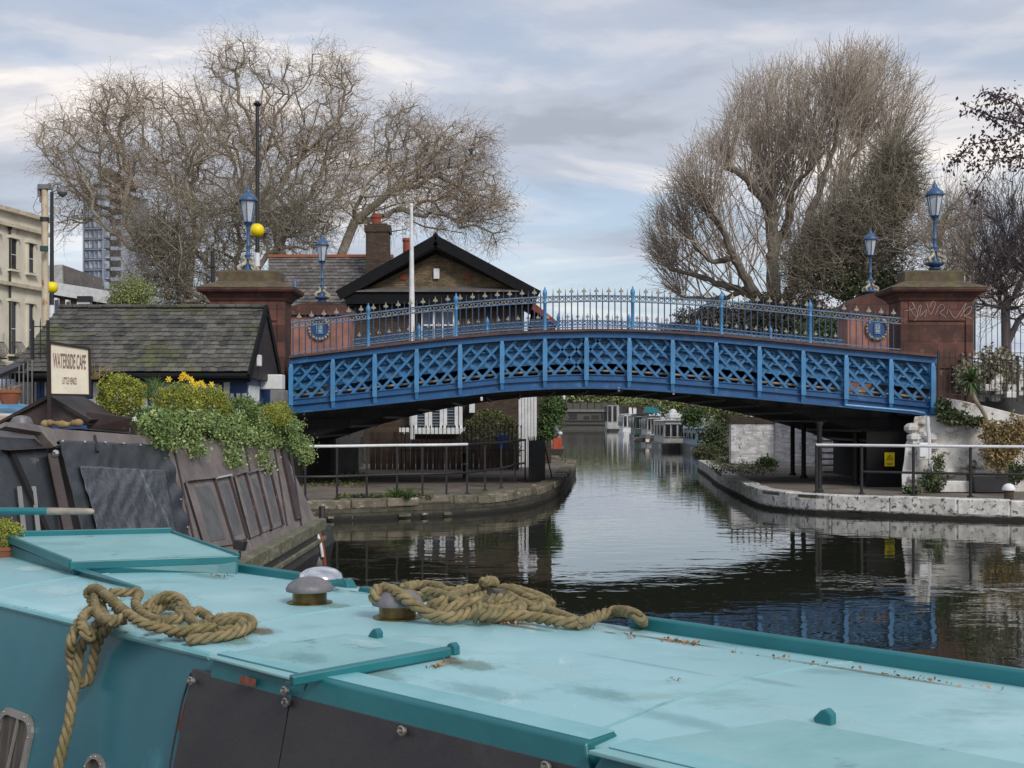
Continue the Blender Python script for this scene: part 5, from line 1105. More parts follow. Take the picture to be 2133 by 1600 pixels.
bare_tree('thicket_tree', 'low dense brown tree filling the gap above the cafe roof', 70, 470, [(470, 690), (475, 640)],
          [(330, 530, 70, 90), (400, 480, 130, 90), (430, 590, 130, 60), (560, 450, 110, 90), (330, 610, 80, 40), (640, 470, 80, 60)], 800, 'twig_olive', 4, 1.4, up=0.0, droop=0.13, catk=0.10, rtw=0.013, gen=1)
def pollard(name, lab, Y, limbs, ells, nshoot, mt_limb, mt_twig, r0=0.34):
    base = P(1612, 700, Y); base.z = 0.45; tr = thing(name, lab, 'tree', base); s_ = Y/F
    def inside(p):
        Yp = p[1]; px = CX + p[0]*F/Yp; py = HY - (p[2]-CZ)*F/Yp
        return any(((px-e[0])/e[2])**2 + ((py-e[1])/e[3])**2 < 1 for e in ells)
    mb = MB(); starts = []
    for pts, r1, r2, dy in limbs:
        q = polyband([P(x, y, Y + dy*k/max(1, len(pts)-1)) for k, (x, y) in enumerate(pts)], 0.35); n = len(q)
        q = [p + Vector(rng.normal(size=3))*0.05 for p in q]; mb.tube(q, [r1 + (r2-r1)*k/(n-1) + 0.02*math.sin(k*1.7) for k in range(n)], 8)
        mb.ball(q[-1], r2*1.35, 8, 6); L_ = n
        for k in range(n): starts.append((np.array(q[k]), 0.25 + 0.75*k/n))
        for _ in range(n): starts.append((np.array(q[-1]) + rng.normal(size=3)*0.1, 1.0))
    mb.build('trunk', mt_limb, tr, smooth=True)
    cen = np.array(P(1640, 640, Y)); wts = np.array([s[1]*(1.7 if s[0][0] < cen[0]-1.5 else 1.0) for s in starts]); wts /= wts.sum(); A_, B_, RA, RB = [], [], [], []; tips = []; tA, tD = [], []
    for k in rng.choice(len(starts), nshoot, p=wts):
        p = starts[k][0].copy(); o = p - cen; o[1] *= 0.6; d = o/np.linalg.norm(o)*0.75 + np.array([0, 0, 0.75]) + rng.normal(size=3)*np.array([.6, .7, .3]); d /= np.linalg.norm(d)
        seg = 0.55; pts = [p]; lim = random.uniform(3, 13)*rng.uniform(.6, 1.1)
        for st in range(26):
            d = d + rng.normal(size=3)*0.07 + np.array([0, 0, 0.035]); d /= np.linalg.norm(d); p = p + d*seg; pts.append(p)
            if not inside(p) or st*seg > lim: break
        n = len(pts); r_ = 0.009 + 0.0016*n
        for q in range(n-1):
            a, b_ = r_*(1 - q/n)**0.8 + 0.006, r_*(1-(q+1)/n)**0.8 + 0.006; A_.append(pts[q]); B_.append(pts[q+1]); RA.append(a); RB.append(b_)
            if q > 0:
                for _ in range(1 + (q % 2)): u = random.random(); tA.append(pts[q]*(1-u) + pts[q+1]*u); tD.append(d + rng.normal(size=3)*0.55)
    segs_mesh('shoots', A_, B_, RA, RB, mt_twig, tr, n=4)
    tA, tD = np.array(tA), np.array(tD); tD /= np.linalg.norm(tD, axis=1, keepdims=True)
    a, b_, lev = twigs(tA, tD, 1.15, 0, 0.08, 0.16, 0.0); segs_mesh('twigs', a, b_, np.full(len(a), 0.0105), np.full(len(a), 0.008), mt_twig, tr, n=3)
    sel = rng.choice(len(b_), int(len(b_)*0.30), replace=False); V, f = leaf_arrays(b_[sel], 0.10, rng, 0.4, -0.3); fastmesh('buds', V, f, 'bud', tr)
pollard('pollard_tree', 'tall fan shaped bare tree with upright branches right of the open sky', 66,
    [([(1612, 700), (1612, 588), (1605, 431)], .42, .30, 0), ([(1605, 440), (1550, 373), (1515, 346)], .28, .16, -1.5), ([(1605, 431), (1609, 381), (1581, 314)], .24, .12, 1.5), ([(1612, 520), (1644, 440), (1636, 353), (1646, 314)], .26, .12, 2),
     ([(1600, 650), (1555, 585), (1527, 529), (1508, 478), (1476, 447)], .32, .14, -2), ([(1519, 537), (1487, 545), (1429, 494)], .17, .09, -1), ([(1580, 622), (1519, 598), (1437, 572), (1400, 560)], .22, .09, 1), ([(1640, 500), (1651, 400), (1690, 350)], .2, .11, -2),
     ([(1640, 620), (1700, 520), (1740, 400), (1790, 300)], .3, .1, 3), ([(1650, 600), (1680, 470), (1720, 360), (1745, 250)], .28, .1, -3), ([(1690, 560), (1780, 450), (1850, 330)], .26, .1, 2), ([(1560, 600), (1500, 620), (1420, 620)], .18, .08, 2)],
    [(1660, 340, 160, 190), (1790, 270, 130, 150), (1520, 450, 120, 160), (1440, 510, 80, 115), (1860, 380, 95, 210), (1600, 260, 75, 95), (1640, 520, 200, 120), (1830, 220, 60, 100)], 880, 'bark_dark', 'twig_pale')
iv = bare_tree('ivy_tree', 'dark ivy clad tree behind the low right pier', 60, 1800, [(1800, 640), (1805, 520)],
          [(1820, 470, 100, 110), (1860, 400, 60, 80), (1740, 530, 90, 90), (1860, 345, 50, 45), (1680, 560, 60, 60)], 620, 'twig_olive', 6, 1.2, up=0.06, catk=0, rtw=0.014)
s60 = 60/F
def P3(x, y, Y): return np.array(P(x, y, Y))
lp_ = np.concatenate([blob_points(P3(x, y, 60), (rx*s60, rx*s60*0.8, ry*s60), n, shell=0.1, clump=0.18) for x, y, rx, ry, n in [(1800, 560, 95, 75, 4500), (1840, 470, 75, 85, 3000), (1740, 510, 65, 80, 2200), (1870, 390, 60, 80, 2200), (1690, 580, 80, 60, 2000), (1880, 560, 45, 80, 1200)]])
leaves('brown_foliage', lp_, 0.115, 'ivy_brown', iv, droop=0.3)
lp_ = np.concatenate([blob_points(P3(x, y, 59.6), (rx*s60, rx*s60*0.8, ry*s60), n, shell=0.1, clump=0.2) for x, y, rx, ry, n in [(1780, 590, 80, 50, 3000), (1800, 480, 22, 45, 500), (1850, 600, 60, 45, 2000), (1730, 560, 30, 40, 600)]])
leaves('ivy_leaves', lp_, 0.16, 'evergreen', iv, droop=0.3)
bare_tree('street_tree', 'slender bare tree behind the tall right lamp', 56, 1985, [(1985, 700), (1985, 620)], [(1985, 500, 60, 90), (2000, 600, 60, 50)], 150, 'twig_grey', 5, 1.6, up=0.1, spread=0.15, rtw=0.011, fan=0.5)
bare_tree('street_tree', 'dark bare upright tree at the right edge beyond the railing', 44, 2100, [(2096, 720), (2094, 640)], [(2100, 520, 75, 110), (2130, 600, 60, 90), (2060, 600, 40, 60)], 230, 'twig_dark', 3, 1.4, up=0.1, spread=0.13, rtw=0.011, limbmat='twig_dark', fan=0.5, minz=3.4)
# hedge line / brush behind the bridge, right, and far greenery
def brush(name, lab, items, mt, sz, cat='bush', stem=True, shell=0.05, clump=0.15, kind=None, droop=0.1):
    p = []
    for x, y, rx, ry, Y, n in items: s_ = Y/F; p.append(blob_points(P3(x, y, Y), (rx*s_, max(0.25, rx*s_*0.6), ry*s_), n, shell=shell, clump=clump))
    x, y, rx, ry, Y, n = items[0]; s_ = Y/F; c = P3(x, y, Y)
    t_ = thing(name, lab, cat, (c[0], c[1], c[2]-ry*s_)); leaves('foliage', np.concatenate(p), sz, mt, t_, droop=droop)
    if stem:
        mb = MB()
        for x, y, rx, ry, Y, n in items:
            s_ = Y/F; c = P3(x, y, Y)
            for k in range(7): e = c + rng.normal(size=3)*np.array([rx*.4, rx*.25, ry*.4])*s_; mb.tube([(c[0], c[1], c[2]-ry*s_), tuple((c + e)/2 - np.array([0, 0, ry*s_*.3])), tuple(e)], [0.03*ry*s_, 0.02*ry*s_, 0.008*ry*s_], 5)
        mb.build('stems', 'bark', t_)
    return t_
brush('willow_bush', 'pale yellow green weeping bush left of the mossy pier', [(275, 620, 50, 48, 62, 7000)], 'willow', 0.10, droop=0.7)
brush('brown_thicket', 'brown leafless thicket seen through the bridge railings right of centre', [(1500, 680, 110, 50, 58, 20000), (1640, 665, 110, 62, 58, 24000), (1410, 705, 60, 25, 58, 4200)], 'thicket', 0.13, shell=0.0)
brush('evergreen_shrub', 'dark evergreen shrub seen through the railings near the low right pier', [(1760, 680, 60, 45, 56, 5400), (1700, 700, 60, 34, 56, 4500)], 'evergreen', 0.11)
brush('canal_bush', 'tall green bush overhanging the canal left of the white wall', [(1490, 915, 36, 42, 56, 2600), (1470, 945, 30, 22, 55, 1200), (1510, 880, 22, 34, 57, 1200)], 'evergreen', 0.12)
brush('weed_clump', 'bright green weeds along the foot of the white brick wall', [(1540, 955, 26, 20, 52, 900), (1520, 965, 30, 12, 52, 700)], 'green_plant', 0.10, 'weeds', False)
brush('weed_clump', 'dark green leafy clump in front of the white brick wall corner', [(1596, 972, 28, 24, 47, 1300), (1575, 985, 16, 14, 46, 400)], 'green_plant', 0.11, 'weeds', False)
brush('ivy_column', 'hanging green ivy on the bank right of the white pillar', [(1142, 868, 22, 50, 48, 3000), (1131, 900, 12, 34, 48, 1200), (1155, 850, 18, 28, 50, 1500)], 'green_plant', 0.10, 'ivy', False)
brush('bank_shrub', 'pale green shrub overhanging the nearest moored boats', [(1445, 870, 30, 25, 80, 900)], 'green_plant', 0.2)
s185 = 330/F
pts = np.concatenate([blob_points(P3(x, 826 + random.uniform(-6, 6), 330), (7.5, 4, 4.2+random.random()*2), 2200, shell=0, clump=0.2) for x in range(1100, 1560, 38)])
o = leaves('distant_trees', pts, 0.9, 'willow'); tag(o, 'hazy band of olive treetops beyond the distant canal bridge', 'trees', kind='stuff')
brush('far_bank_trees', 'dark green trees along the far left canal bank', [(1165, 850, 16, 30, 130, 1500), (1150, 830, 24, 30, 120, 1500)], 'evergreen', 0.3)
brush('wall_ivy', 'dark green ivy spilling over the top of the white wall', [(1985, 868, 34, 18, 30.6, 900), (1965, 850, 16, 20, 30.7, 500), (2030, 878, 30, 10, 30.6, 500)], 'evergreen', 0.10, 'ivy', False)
brush('wall_creeper', 'thin green creeper on the white wall behind the rail', [(1945, 1000, 30, 26, 30.2, 900), (1955, 965, 14, 24, 30.4, 260), (1900, 1020, 22, 8, 29.9, 400)], 'evergreen', 0.08, 'creeper', False)
brush('dry_bush', 'straw coloured dry bush against the white wall at the right edge', [(2085, 935, 42, 55, 30.0, 4200), (2120, 905, 40, 40, 30.0, 2500), (2060, 900, 20, 30, 30.2, 800)], 'dry_plant', 0.07, shell=0.0, droop=-0.6)
brush('tub_shrub', 'dark green shrub growing in the grey tub', [(2120, 985, 22, 22, 28.9, 900)], 'evergreen', 0.07)
brush('street_shrub', 'mixed shrub behind the black railings right of the graffiti pier', [(2075, 770, 60, 50, 33.5, 2200), (2010, 780, 26, 36, 32.6, 800)], 'ivy_brown', 0.11, shell=0.0)
mb = MB()
for i in range(30): p = P(random.uniform(2040, 2140), random.uniform(780, 830), 33.2 + random.random()); mb.box(p, (random.uniform(.2, .45), .2, random.uniform(.12, .3)))
tag(mb.build('rubble_wall', 'white_wall', bevel=0.03), 'pale broken masonry behind the railing at the right', 'wall')
# cordyline palm
o = P(2062, 905, 30.4); cp = thing('cordyline_palm', 'spiky cordyline palm leaning against the white wall', 'palm', o)
MB().tube(polyband([o, P(2052, 865, 30.3), P(2030, 830, 30.2), P(2022, 800, 30.2)], 0.1), 0.05, 8).build('trunk', 'bark', cp)
V = []; c_ = np.array(P(2022, 795, 30.2)); mbp = MB()
for i in range(150):
    d = rng.normal(size=3); d[2] = d[2]*0.8 + 0.25; d /= np.linalg.norm(d); L_ = random.uniform(0.35, 0.62); sd2 = np.cross(d, [0, 0, 1]); sd2 /= np.linalg.norm(sd2); w_ = 0.016
    m_ = c_ + d*L_*0.6; e = c_ + d*L_ - np.array([0, 0, L_*0.22]); mbp.add([c_ - sd2*w_, c_ + sd2*w_, m_ + sd2*w_, m_ - sd2*w_, e], [(0, 1, 2, 3), (3, 2, 4)])
mbp.build('leaves', 'green_plant', cp)
# grass tuft and moss on the left quay
o = G(832, 1038, ZB); mbp = MB()
def tuft(mb, c, n, h_, w_, sp=0.5):
    for i in range(n):
        d = rng.normal(size=3)*sp; d[2] = 1; d /= np.linalg.norm(d); L_ = h_*random.uniform(.6, 1.2); sd2 = np.cross(d, rng.normal(size=3)); sd2 /= np.linalg.norm(sd2); c0 = np.array(c) + rng.normal(size=3)*np.array([.04, .04, 0])
        mb.add([c0 - sd2*w_, c0 + sd2*w_, c0 + d*L_*.6 + sd2*w_*.7, c0 + d*L_*.6 - sd2*w_*.7, c0 + d*L_ + np.array([d[0]*.15, d[1]*.15, -.06*L_])], [(0, 1, 2, 3), (3, 2, 4)])
for k in range(3): tuft(mbp, o + Vector((random.uniform(-.2, .2), random.uniform(-.1, .15), 0)), 60, 0.3, 0.012, 0.7)
tag(mbp.build('grass_tuft', 'green_plant'), 'bright green leafy tuft growing on the left quay edge', 'grass tuft')
pts = []
for i in range(1500):
    x = random.uniform(700, 900); p = G(x, 1036, ZB); pts.append([p.x, p.y + abs(random.gauss(0.08, 0.25)) - 0.05, ZB + random.uniform(-0.02, 0.03)])
for i in range(900):
    p = G(random.uniform(620, 760), random.uniform(985, 1015), ZB); pts.append([p.x, p.y, ZB + random.uniform(0, 0.03)])
for i in range(1600):
    p = G(random.uniform(1470, 1620), random.uniform(962, 990), ZB); pts.append([max(p.x, float(np.interp(p.y, [30, 54], [5.5, 8.2]))), p.y, ZB + random.uniform(0, 0.12)])
tag(leaves('ground_weeds', np.array(pts), 0.07, 'hedge_top'), 'low moss and weeds scattered over the quay edges', 'weeds', kind='stuff')

# overhanging branch with purple leaves, tree trunk out of frame
tr = thing('plum_tree', 'branch tips with dark purple leaves reaching in at the top right', 'tree', (8.2, 13, 0.45))
Yq = 13.0
mb = MB().tube([(8.2, 13, 0.45), (8.15, 13, 2.5), (8.0, 13, 5.0), (7.6, 13, 6.5)], [0.2, 0.17, 0.13, 0.09], 10)
mb.tube(polyband([Vector((8.1, 13, 3.6)), Vector((7.2, 13, 4.7)), P(2180, 300, Yq), P(2120, 262, Yq), P(2060, 245, Yq), P(1985, 222, Yq)], 0.2), [0.07, 0.06]+[0.03]*0 + [0.0]*0 or 0.02, 6) if False else None
def limb(m_, pts, r0, r1):
    q_ = polyband([Vector(p) for p in pts], 0.15); n = len(q_); m_.tube(q_, [r0 + (r1-r0)*i/(n-1) for i in range(n)], 6)
limb(mb, [(8.1, 13, 3.8), (7.2, 13, 4.9), P(2210, 300, Yq), P(2150, 262, Yq), P(2080, 248, Yq), P(2000, 215, Yq)], 0.06, 0.004)
limb(mb, [P(2150, 262, Yq), P(2120, 220, Yq), P(2080, 200, Yq), P(2050, 195, Yq)], 0.012, 0.003)
limb(mb, [P(2150, 262, Yq), P(2100, 290, 12.9), P(2030, 300, 12.9), P(1975, 340, 12.8)], 0.012, 0.003)
limb(mb, [P(2210, 300, Yq), P(2140, 330, 12.9), P(2080, 330, 12.8), P(2035, 395, 12.8), P(2030, 425, 12.8)], 0.012, 0.003)
for _k in range(46):
    _a = random.choice([(2000, 215, 2150, 262), (1975, 335, 2100, 292), (2050, 197, 2133, 225), (2060, 332, 2150, 330), (2035, 395, 2080, 335)]); _u = random.random(); _x, _y = _a[0] + (_a[2]-_a[0])*_u, _a[1] + (_a[3]-_a[1])*_u; _dx, _dy = random.uniform(-26, 10), random.uniform(-26, 30)
    limb(mb, [P(_x, _y, 12.9), P(_x+_dx*.5, _y+_dy*.4, 12.9), P(_x+_dx, _y+_dy, 12.85)], 0.006, 0.002)
limb(mb, [P(2140, 330, 12.9), P(2120, 360, 12.9), P(2090, 385, 12.8)], 0.008, 0.003)
mb.build('trunk', 'twig_dark', tr)
cl = []
for (x0, y0, x1, y1, n, sp) in [(2000, 215, 2080, 248, 70, 9), (2080, 248, 2150, 255, 90, 12), (2050, 195, 2133, 215, 90, 12), (1975, 340, 2030, 300, 60, 9), (2030, 300, 2110, 290, 110, 16), (2025, 420, 2040, 395, 30, 6), (2000, 350, 2060, 340, 40, 12), (2060, 330, 2150, 320, 100, 16), (2100, 210, 2140, 250, 70, 16), (2010, 390, 2030, 410, 12, 6), (2090, 370, 2140, 340, 18, 9), (2130, 270, 2170, 310, 60, 18)]:
    for i in range(n):
        u = random.random(); cl.append(P3(x0+(x1-x0)*u + random.gauss(0, sp), y0+(y1-y0)*u + random.gauss(0, sp*0.8), Yq + random.uniform(-.3, .3)))
cl = np.array(cl); cl = np.concatenate([cl, cl + rng.normal(size=cl.shape)*0.03]); leaves('leaves', cl, 0.05, 'purple_leaf', tr, droop=0.9, aspect=0.5)

# ------------------------------------------------------------------ brown cafe boat
bx = -3.5; zr0 = 1.99; gx = -2.93; zg = 0.72
pn = Vector((zr0-zg, 0, gx-bx)).normalized(); pp = Vector((bx, 0, zr0))
def B(px, py): return hit(px, py, pp, pn)
brush('far_bank_trees', 'olive trees rising behind the moored houseboats on the right bank', [(1430, 845, 60, 30, 112, 9000), (1520, 850, 50, 38, 100, 8000), (1350, 836, 50, 16, 150, 3500)], 'willow', 0.25)
boat = thing('cafe_boat', 'brown painted wide canal boat with tarpaulin side and roof garden', 'boat', (-4.2, 14, 0))
Y0b, Y1b = 8.7, 18.6
sec = [(-2.87, -0.05), (-2.78, 0.3), (gx+0.08, zg-0.14), (-5.9, zg-0.14), (-5.95, 0.3), (-5.85, -0.05)]
MB().prism([(x, Y0b, z) for x, z in sec], (0, Y1b-Y0b+1.0, 0)).build('hull', 'hull_black', boat, bevel=0.02)
MB().prism([(gx+0.14, Y0b, zg-0.16), (gx+0.14, Y0b, zg), (gx-0.1, Y0b, zg+0.01), (gx-0.1, Y0b, zg-0.16)], (0, Y1b-Y0b+0.15, 0)).prism([(gx+0.12, Y0b+2, zg-0.3), (gx+0.17, Y0b+2, zg-0.3), (gx+0.17, Y0b+2, zg-0.24), (gx+0.12, Y0b+2, zg-0.24)], (0, Y1b-Y0b-2, 0)).build('gunwale', 'boat_gunwale', boat, bevel=0.01)
cab = MB().prism([(gx, Y0b+1.3, zg), (bx, Y0b+1.3, zr0), (-5.3, Y0b+1.3, zr0), (-5.85, Y0b+1.3, zg)], (0, Y1b-Y0b-1.3, 0)).build('cabin', 'boat_brown', boat, bevel=0.01)
MB().prism([(gx+0.0, Y0b, zg), (bx, Y0b, zr0), (-5.3, Y0b, zr0), (-5.85, Y0b, zg), (-5.7, Y0b, zg), (-5.2, Y0b, zr0-0.1), (bx-0.12, Y0b, zr0-0.1), (gx-0.15, Y0b, zg)], (0, 0.08, 0)).build('front_frame', 'shade_black', boat)  # frame coloured black to sink into the foredeck's painted shade
MB().prism([(bx+0.04, Y0b-0.1, zr0), (bx-0.35, Y0b-0.1, zr0+0.07), (-4.4, Y0b-0.1, zr0+0.12), (-5.35, Y0b-0.1, zr0)], (0, Y1b-Y0b+0.1, 0)).build('roof', 'boat_maroon', boat, bevel=0.01)
def onside(pts, out_, th_):     # slab lying on the slanted side
    q_ = [B(*p) for p in pts]; return MB().prism([p + pn*out_ for p in q_], -pn*th_)
onside([(100, 896), (318, 912), (312, 930), (110, 924)], 0.035, 0.05).build('fascia', 'boat_brown', boat, bevel=0.006)
onside([(0, 893), (76, 905), (103, 935), (110, 932), (96, 896), (60, 888), (0, 884)], 0.04, 0.06).build('canopy_edge', 'boat_brown', boat)
# tarpaulin
def cloth(name, quad, mt, out_, nu, nv, amp, parent=boat, seed=3, flap=0.0):
    q_ = [B(*p) for p in quad]; mb = MB(); 
    for j in range(nv+1):
        for i in range(nu+1):
            u, v = i/nu, j/nv; p = q_[0].lerp(q_[1], u).lerp(q_[3].lerp(q_[2], u), v)
            a = amp*(mnoise.noise(Vector((u*5+seed, v*2.2 + u*3, 1.3))) + 0.6*mnoise.noise(Vector((u*13 + v*6, v*4, seed))) )
            a += flap*max(0, u-0.82)/0.18*math.sin(v*26 + u*14)*0.5
            mb.v.append(tuple(p + pn*(out_ + a)))
    for j in range(nv):
        for i in range(nu): k = j*(nu+1)+i; mb.f.append((k, k+1, k+nu+2, k+nu+1))
    o = mb.build(name, mt, parent, smooth=True); s_ = o.modifiers.new('solid', 'SOLIDIFY'); s_.thickness = 0.006; return o
tp_ = cloth('tarpaulin', [(113, 922), (342, 930), (395, 1145), (160, 1120)], 'tarp', 0.04, 70, 46, 0.02, flap=0.028)
cloth('clear_window', [(150, 978), (330, 985), (358, 1130), (190, 1118)], 'tarp_window', 0.066, 50, 34, 0.018, tp_, 7)
mb = MB()
for px, py in [(118, 925), (165, 926), (208, 927), (247, 929), (282, 932), (366, 1045), (380, 1103)]: mb.ball(B(px, py) + pn*0.05, 0.012, 8, 5)
mb.build('studs', 'chrome', tp_)
MB().beam(B(188, 912) + pn*0.04, B(190, 948) + pn*0.06, 0.02, 0.02).build('latch', 'dark_iron', tp_)
# dark sheet painted in for the shade of the open foredeck behind the canopy
onside([(-40, 905), (78, 912), (104, 935), (130, 1110), (-40, 1110)], -0.02, 0.02).build('foredeck_shade_sheet', 'tarp', boat)
MB().beam(B(102, 950) + pn*0.02, B(136, 1110) + pn*0.02, 0.075, 0.06).build('corner_post', 'boat_maroon', boat, bevel=0.01)
MB().ball(B(100, 952) + pn*0.06, 0.03, 8, 6).build('hook', 'chrome', boat)
mb = MB()
for px in (40, 70): mb.beam(B(px, 1015) + pn*0.0, B(px+10, 1110) + pn*0.0, 0.03, 0.02)
mb.build('side_strips', 'grey_board', boat)
# hatches/windows on the side, each with a frame
for (xa, xb, ya, yb, lean, gl_) in [(385, 440, 1003, 1140, 42, 0), (445, 472, 998, 1128, 38, 1), (487, 505, 990, 1118, 34, 0), (513, 531, 986, 1108, 30, 0), (538, 557, 980, 1100, 28, 1)]:
    pan = onside([(xa, ya+3), (xb, ya-3), (xb+lean, yb-4), (xa+lean, yb+4)], 0.02, 0.04).build('side_hatch', 'boat_brown', boat, bevel=0.006)
    gw = (xb-xa)*0.2; k = lean*0.12
    onside([(xa+gw+k, ya+14), (xb-gw+k, ya+9), (xb-gw+lean*0.9, yb-16), (xa+gw+lean*0.9, yb-10)], 0.026, 0.02).build('pane', 'pane_dull', pan)
    onside([(xb-0.5, ya-4), (xb+1.5, ya-5), (xb+lean+2, yb-4), (xb+lean-0.5, yb-3)], 0.045, 0.05).build('edge_strip', 'boat_maroon', pan); onside([(xa-2.5, ya+4), (xa, ya+4), (xa+lean, yb+6), (xa+lean-3, yb+6)], 0.012, 0.03).build('edge_shadow', 'shade_black', pan)  # the black strip is a painted shadow along the hatch edge
    m2 = onside([(xa, ya-1), (xb+2, ya-7), (xb+2, ya-3), (xa, ya+3)], 0.06, 0.05); m2.build('drip_rail', 'boat_grey' if gl_ else 'boat_brown', pan)
onside([(578, 916), (586, 918), (624, 1082), (613, 1084)], 0.04, 0.05).build('maroon_batten', 'boat_maroon', boat)
for px, lean in ((355, 52), (505, 36), (566, 30), (600, 26)):
    onside([(px, 912), (px+2.4, 912), (px+lean+2.4, 1150 if px < 400 else 1095), (px+lean, 1150 if px < 400 else 1095)], 0.012, 0.02).build('side_joint', 'boat_maroon', boat)
MB().tube([(gx, Y1b+0.6, 0.2), (gx, Y1b+0.65, zg+0.15)], 0.05, 8).build('stern_post', 'hull_black', boat)
# roof furniture: gable with sign, trough, domes
def RB(px, py, z): return G(px, py, z) if abs(py-HY) > 3 else P(px, py, 14)
Ys = 11.6
sgd = thing('cafe_sign', 'cream board lettered Waterside Cafe Little Venice standing on the brown boat roof', 'sign', P(105, 895, Ys))
sa, sb_, sc_, sd2_ = P(102, 822, Ys), P(187, 823, Ys+0.35), P(185, 726, Ys+0.35), P(102, 713, Ys)
xd = (sb_-sa).normalized(); nd = Vector((xd.y, -xd.x, 0)); nd = nd if nd.y < 0 else -nd
sa.z = sb_.z = min(sa.z, sb_.z)
MB().prism([sa, sb_, sc_, sd2_], -nd*0.03).build('board', 'sign_cream', sgd, bevel=0.004)
mb = MB(); fo = nd*0.008
for u, v in ((sa, sb_), (sb_, sc_), (sc_, sd2_), (sd2_, sa)): mb.beam(u + fo, v + fo, 0.02, 0.018, up=nd)
mb.build('frame', 'brown_wood', sgd)
cen = (sa+sb_+sc_+sd2_)/4
text_mesh('WATERSIDE CAFE', 0.35, 0.14, cen + Z*0.085 + nd*0.002, xd - Z*0.02, nd, 'lettering', 'sign_letter', sgd)
text_mesh('LITTLE VENICE', 0.15, 0.065, cen - Z*0.10 + nd*0.002, xd - Z*0.02, nd, 'lettering', 'sign_letter', sgd)
MB().beam(P(104, 900, Ys), P(101, 712, Ys), 0.03, 0.03).build('post', 'brown_wood', sgd)
gb = thing('roof_gable', 'dark brown pitched skylight box on the boat roof below the sign', 'skylight', P(105, 890, 11.9))
q = lambda px, py, dy=0: P(px, py, 11.9+dy)
MB().prism([q(0, 884), q(10, 876), q(100, 828), q(182, 872), q(185, 886)], (0, 0.9, 0)).build('gable', 'boat_maroon', gb, bevel=0.008)
MB().prism([q(-4, 884, -.05), q(-4, 878, -.05), q(100, 822, -.05), q(188, 874, -.05), q(184, 880, -.05), q(100, 831, -.05)], (0, 1.0, 0)).build('barge', 'brown_wood', gb)
tag(MB().span(P(122, 842, 13.6), P(196, 832, 14.0)).prism([P(115, 838, 13.5), P(200, 870, 13.5), P(208, 846, 14.2), P(150, 832, 14.2)], (0, 0, 0.02)).build('glazed_hatch', 'boat_grey', bevel=0.01), 'pale glazed roof hatch behind the brown skylight gable', 'hatch')
tr2 = tag(MB().prism([P(182, 893, 12.0), P(268, 900, 12.4), P(276, 870, 12.4), P(184, 856, 12.0)], (-0.1, 0.28, 0)).build('planter_box', 'boat_maroon', bevel=0.01), 'red brown wooden planter box on the boat roof next to the bushes', 'planter')
tag(MB().lathe((0, 0, 0), [(0.095, 0), (0.095, 0.03), (0.07, 0.075), (0.03, 0.09), (0.003, 0.093)], 18).build('roof_dome', 'zinc', smooth=True), 'small grey domed vent on the brown boat roof at the left', 'vent').location = P(45, 888, 10.6)
sk = MB(); 
for i in range(9): sk.ball(P(95 + i*8.5, 883 - 2*math.sin(i), 11.2), 0.035 + 0.012*math.sin(i*1.7+1), 9, 6, 0.8)
tag(sk.build('cloth_roll', 'dry_plant', smooth=True), 'rolled straw coloured cloth lying on the brown boat roof', 'cloth')
tag(MB().span(P(-20, 880, 12.6), P(30, 862, 13)).build('cream_box', 'sign_cream', bevel=0.02), 'cream box lid on the roof at the left picture edge', 'box')
o = P(20, 842, 14.5); tag(MB().lathe((0, 0, 0), [(0.09, 0), (0.13, 0.13), (0.14, 0.13), (0.14, 0.16), (0.11, 0.16), (0.1, 0.13)], 16).build('plant_pot', 'terracotta', smooth=True), 'terracotta pot with dry stems at the left edge above the blue sheet', 'plant pot').location = o
mbp = MB(); tuft(mbp, o + Vector((0, 0, 0.14)), 50, 0.14, 0.004, 0.7); mbp.build('dry_stems', 'twig_brown', bpy.data.objects['plant_pot.001'])
tag(MB().prism([P(-30, 866, 14.2), P(60, 868, 14.4), P(72, 848, 15), P(20, 840, 15), P(-30, 842, 15)], (0, 0.3, 0)).build('blue_sheet', 'tarp_blue', bevel=0.03), 'crumpled light blue sheet behind the brown gable', 'sheet')
tag(MB().span(P(112, 845, 16), P(142, 828, 16.2)).build('white_tub', 'white_paint', bevel=0.05), 'white plastic tub just right of the sign foot', 'tub')
# roof garden: one object per bush
def boxbush(px, py, rx, ry, Y, lab, mt='box_green', n=5200, sz=0.028, name='box_bush'):
    s_ = Y/F; c = P3(px, py, Y); t_ = thing(name, lab, 'bush', (c[0], c[1], c[2]-ry*s_))
    leaves('foliage', blob_points(c, (rx*s_, rx*s_*0.9, ry*s_), n, shell=0.45, clump=0.06), sz, mt, t_, aspect=0.5, droop=-0.3); 
    MB().lathe((c[0], c[1], c[2]-ry*s_), [(0.02, 0), (0.015, ry*s_*1.0)], 6).build('stem', 'bark', t_)
    return t_
boxbush(253, 825, 50, 48, 13.3, 'largest round yellow green box bush beside the sign', n=7000)
boxbush(368, 838, 48, 38, 14.4, 'box bush second from the sign below the daffodils')
boxbush(440, 843, 42, 36, 15.2, 'box bush in the middle of the boat roof row')
boxbush(505, 858, 36, 34, 16.4, 'greener box bush right of the middle on the boat roof', 'ivy', 3600, 0.035)
boxbush(560, 868, 44, 28, 17.6, 'box bush second from the right end of the boat roof', n=3800)
boxbush(583, 862, 25, 26, 18.2, 'small yellow green bush at the right end of the boat roof', n=2600)
